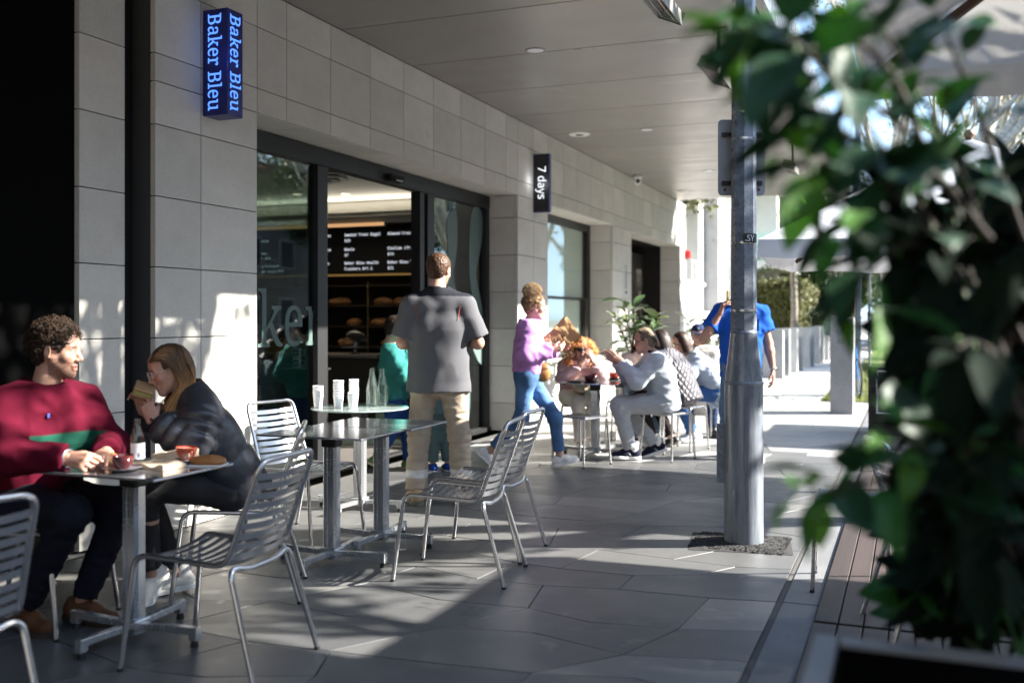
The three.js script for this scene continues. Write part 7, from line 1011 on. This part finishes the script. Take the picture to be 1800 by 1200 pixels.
{
  // the shrub in the near trough: long leafy shoots reaching over the kerb, dense towards the deck
  const o = thing('potted_shrub', 'dark glossy-leaved shrub close to the viewer, growing from the trough', 'shrub'), q = RNG(101), at = (u, v, Z) => { const X = (u - 900) / 1750 * Z, h = 1.37 - (v - 560) / 1750 * Z, c = Math.cos(rad(21.8)), n = Math.sin(rad(21.8)); return V(X * c - Z * n, h, -(Z * c + X * n)); };
  const shoots = [
    [[1800, 1020, 2.2], [1750, 700, 1.9], [1640, 400, 1.6], [1500, 190, 1.45], [1390, 70, 1.38], [1275, 55, 1.34]], [[1800, 800, 2.0], [1680, 440, 1.65], [1500, 310, 1.5], [1390, 280, 1.45]], [[1810, 800, 2.0], [1700, 330, 1.65], [1600, 130, 1.55], [1510, -20, 1.5]],
    [[1800, 800, 1.95], [1720, 560, 1.7], [1610, 430, 1.55], [1530, 470, 1.5], [1495, 540, 1.48]], [[1810, 1000, 2.1], [1720, 870, 1.75], [1610, 840, 1.6], [1500, 850, 1.5], [1420, 870, 1.46]], [[1800, 960, 2.0], [1700, 880, 1.7], [1630, 810, 1.58], [1590, 765, 1.5]], [[1800, 960, 1.9], [1740, 860, 1.65], [1700, 800, 1.55], [1735, 770, 1.5]], [[1810, 1040, 2.2], [1740, 960, 1.9], [1680, 960, 1.7]],
    [[1790, 700, 1.9], [1610, 380, 1.58], [1460, 210, 1.5], [1350, 150, 1.45]], [[1800, 700, 1.9], [1690, 480, 1.7], [1580, 390, 1.6], [1490, 370, 1.55]], [[1810, 1040, 2.2], [1740, 900, 1.8], [1690, 820, 1.6], [1710, 770, 1.5]], [[1780, 600, 1.8], [1610, 250, 1.6], [1450, 110, 1.55], [1400, 10, 1.5]], [[1800, 600, 1.8], [1720, 440, 1.7], [1630, 320, 1.65], [1650, 200, 1.6]], [[1800, 420, 1.8], [1710, 170, 1.7], [1650, 30, 1.6]], [[1840, 900, 1.8], [1780, 700, 1.65], [1720, 600, 1.55], [1670, 620, 1.5]], [[1640, 300, 1.6], [1560, 120, 1.5], [1480, 60, 1.45], [1420, 90, 1.4]], [[1740, 420, 1.6], [1630, 300, 1.52], [1550, 330, 1.48], [1490, 400, 1.45]]];
  const stems = [], pet = [], spots = [];
  for (const sh of shoots) {
    const c = new THREE.CatmullRomCurve3(sh.map((p) => at(...p))), L = c.getLength(); stems.push(sweep(c.getPoints(24), (t) => 0.0075 * (1 - 0.7 * t), 6));
    const n = Math.round(L / 0.046); for (let i = 3; i <= n; i++) { const t = i / n, p = c.getPoint(t), tg = c.getTangent(t), az = i * 2.4 + q(), s1 = tg.clone().cross(V(0.3, 1, 0.1)).normalize(), d = tg.clone().multiplyScalar(0.55).addScaledVector(s1, Math.cos(az) * 0.85).addScaledVector(tg.clone().cross(s1), Math.sin(az) * 0.85).add(V(0, -0.18, 0)).normalize(), b = p.clone().addScaledVector(d, 0.018); if (i < n) pet.push(petiole(p, b)); spots.push([b, i === n ? tg : d, (q() - 0.5) * 1.2, mix(0.75, 1.25, q()) * (t > 0.85 ? mix(1, 0.6, (t - 0.85) / 0.15) : 1), t > 0.86 && q() < 0.6 ? 2 : q() < 0.3 ? 1 : 0]); }
  }
  mesh('stems', merge(stems), std([0.02, 0.014, 0.01], 0.9), o); mesh('petioles', merge(pet), M.leaf[2], o).userData.kind = 'stuff';
  let n = 0; const extra = [[], [], []]; const order = spots.map((s, i) => [s, q()]).sort((a, b) => a[1] - b[1]).map((a) => a[0]);
  for (const [p, d, r, k, mi] of order) { const sp = p.clone().sub(camera.position), cZ = -sp.x * 0.3714 - sp.z * 0.9285, cu = 900 + 1750 * (sp.x * 0.9285 - sp.z * 0.3714) / cZ, cv = 560 - 1750 * sp.y / cZ; const shade = cu > 1540 && cv > 370 && !(cv > 740 && cv < 900 && cu < 1680) && (n * 7) % 20 < 18; if (n++ < 300) setLeaf(mesh('leaf', LG[n % 4], shade ? M.leafPaintedShade : M.leaf[mi], o), p, d, r, k * 0.88); else { const m = new THREE.Object3D(); setLeaf(m, p, d, r, k); m.updateMatrix(); extra[mi].push(m.matrix.clone()); } }  // outer leaves at lower right take the near-black tint as painted shade
  // the dense heart of the shrub, too crowded to tell leaf from leaf
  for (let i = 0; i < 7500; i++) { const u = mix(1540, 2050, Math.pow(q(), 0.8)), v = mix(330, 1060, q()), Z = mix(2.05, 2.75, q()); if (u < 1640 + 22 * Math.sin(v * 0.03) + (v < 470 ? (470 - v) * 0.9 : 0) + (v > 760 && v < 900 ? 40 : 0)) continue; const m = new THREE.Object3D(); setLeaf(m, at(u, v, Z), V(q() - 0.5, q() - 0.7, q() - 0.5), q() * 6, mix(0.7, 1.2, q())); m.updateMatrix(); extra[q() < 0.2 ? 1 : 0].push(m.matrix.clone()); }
  extra.forEach((e, i) => { if (!e.length) return; const im = new THREE.InstancedMesh(LG[0], i === 0 ? M.leafPaintedShade : M.leaf[i], e.length); e.forEach((m, k) => im.setMatrixAt(k, m)); im.name = 'inner_leaves'; im.userData.kind = 'stuff'; o.add(im); });
}
function bigLeafPlant(name, label, x, s, h, n, len, seed, pot) {
  const o = thing(name, label, 'plant', x, 0, s), q = RNG(seed), g = [leafGeo(len, len * 0.42, 0.35, 0.3), leafGeo(len * 0.8, len * 0.36, 0.5, 0.3)], st = [], mats = [0, 1, 2].map((i) => phy([[0.05, 0.1, 0.035], [0.075, 0.13, 0.04], [0.15, 0.2, 0.07]][i], 0.35, { side: THREE.DoubleSide, transmission: 0.2, thickness: 0, clearcoat: 0.5 }));
  if (pot) { mesh('pot', lathe([[0, 0], [0.2, 0], [0.26, 0.5], [0.27, 0.52], [0.24, 0.52], [0.22, 0.46], [0, 0.46]], 32), std([0.3, 0.3, 0.3], 0.8), o); }
  for (let k = 0; k < 5; k++) { const a = k * 1.26 + q(), c = new THREE.CatmullRomCurve3([V(0, pot ? 0.4 : 0.7, 0), V(Math.cos(a) * 0.12, h * 0.65, Math.sin(a) * 0.12), V(Math.cos(a) * 0.3, h * mix(0.85, 1, q()), Math.sin(a) * 0.3)]); st.push(sweep(c.getPoints(12), (t) => 0.014 * (1 - 0.5 * t), 6)); const m = Math.floor(n / 5); for (let i = 0; i < m; i++) { const t = mix(0.4, 1, i / (m - 1)), az = i * 2.4 + k, d = V(Math.cos(az), mix(0.0, 1.1, t * q() + 0.2 * t), Math.sin(az)); setLeaf(mesh('leaf', g[i % 2], mats[q() < 0.45 ? 0 : q() < 0.6 ? 1 : 2], o), c.getPoint(t), d, (q() - 0.5), mix(0.75, 1.15, q())); } }
  mesh('stems', merge(st), std([0.12, 0.09, 0.05], 0.8), o);
}
bigLeafPlant('rubber_plant', 'large broad-leaved rubber plant behind the seated group, by the dark entry', -3.35, 12.75, 1.6, 75, 0.3, 7, true);
bigLeafPlant('rubber_plant', 'smaller bright broad-leaved plant behind the man in the cap', -2.7, 14.3, 1.45, 45, 0.3, 9, true);
bigLeafPlant('planter_shrub', 'loose leafy shrub growing in the dark timber planter with the picture', 0.0, 12.6, 1.75, 120, 0.13, 15, false);

const renderer = new THREE.WebGLRenderer({ antialias: true });
renderer.setSize(W, H); renderer.toneMapping = THREE.LinearToneMapping; renderer.toneMappingExposure = EXPOSURE;
renderer.shadowMap.enabled = true; renderer.shadowMap.type = THREE.PCFSoftShadowMap;
scene.traverse((o) => { if (o.isMesh) { o.castShadow = true; o.receiveShadow = true; } if (o.isPointLight || o.isSpotLight) { o.castShadow = true; } });
renderer.render(scene, camera);
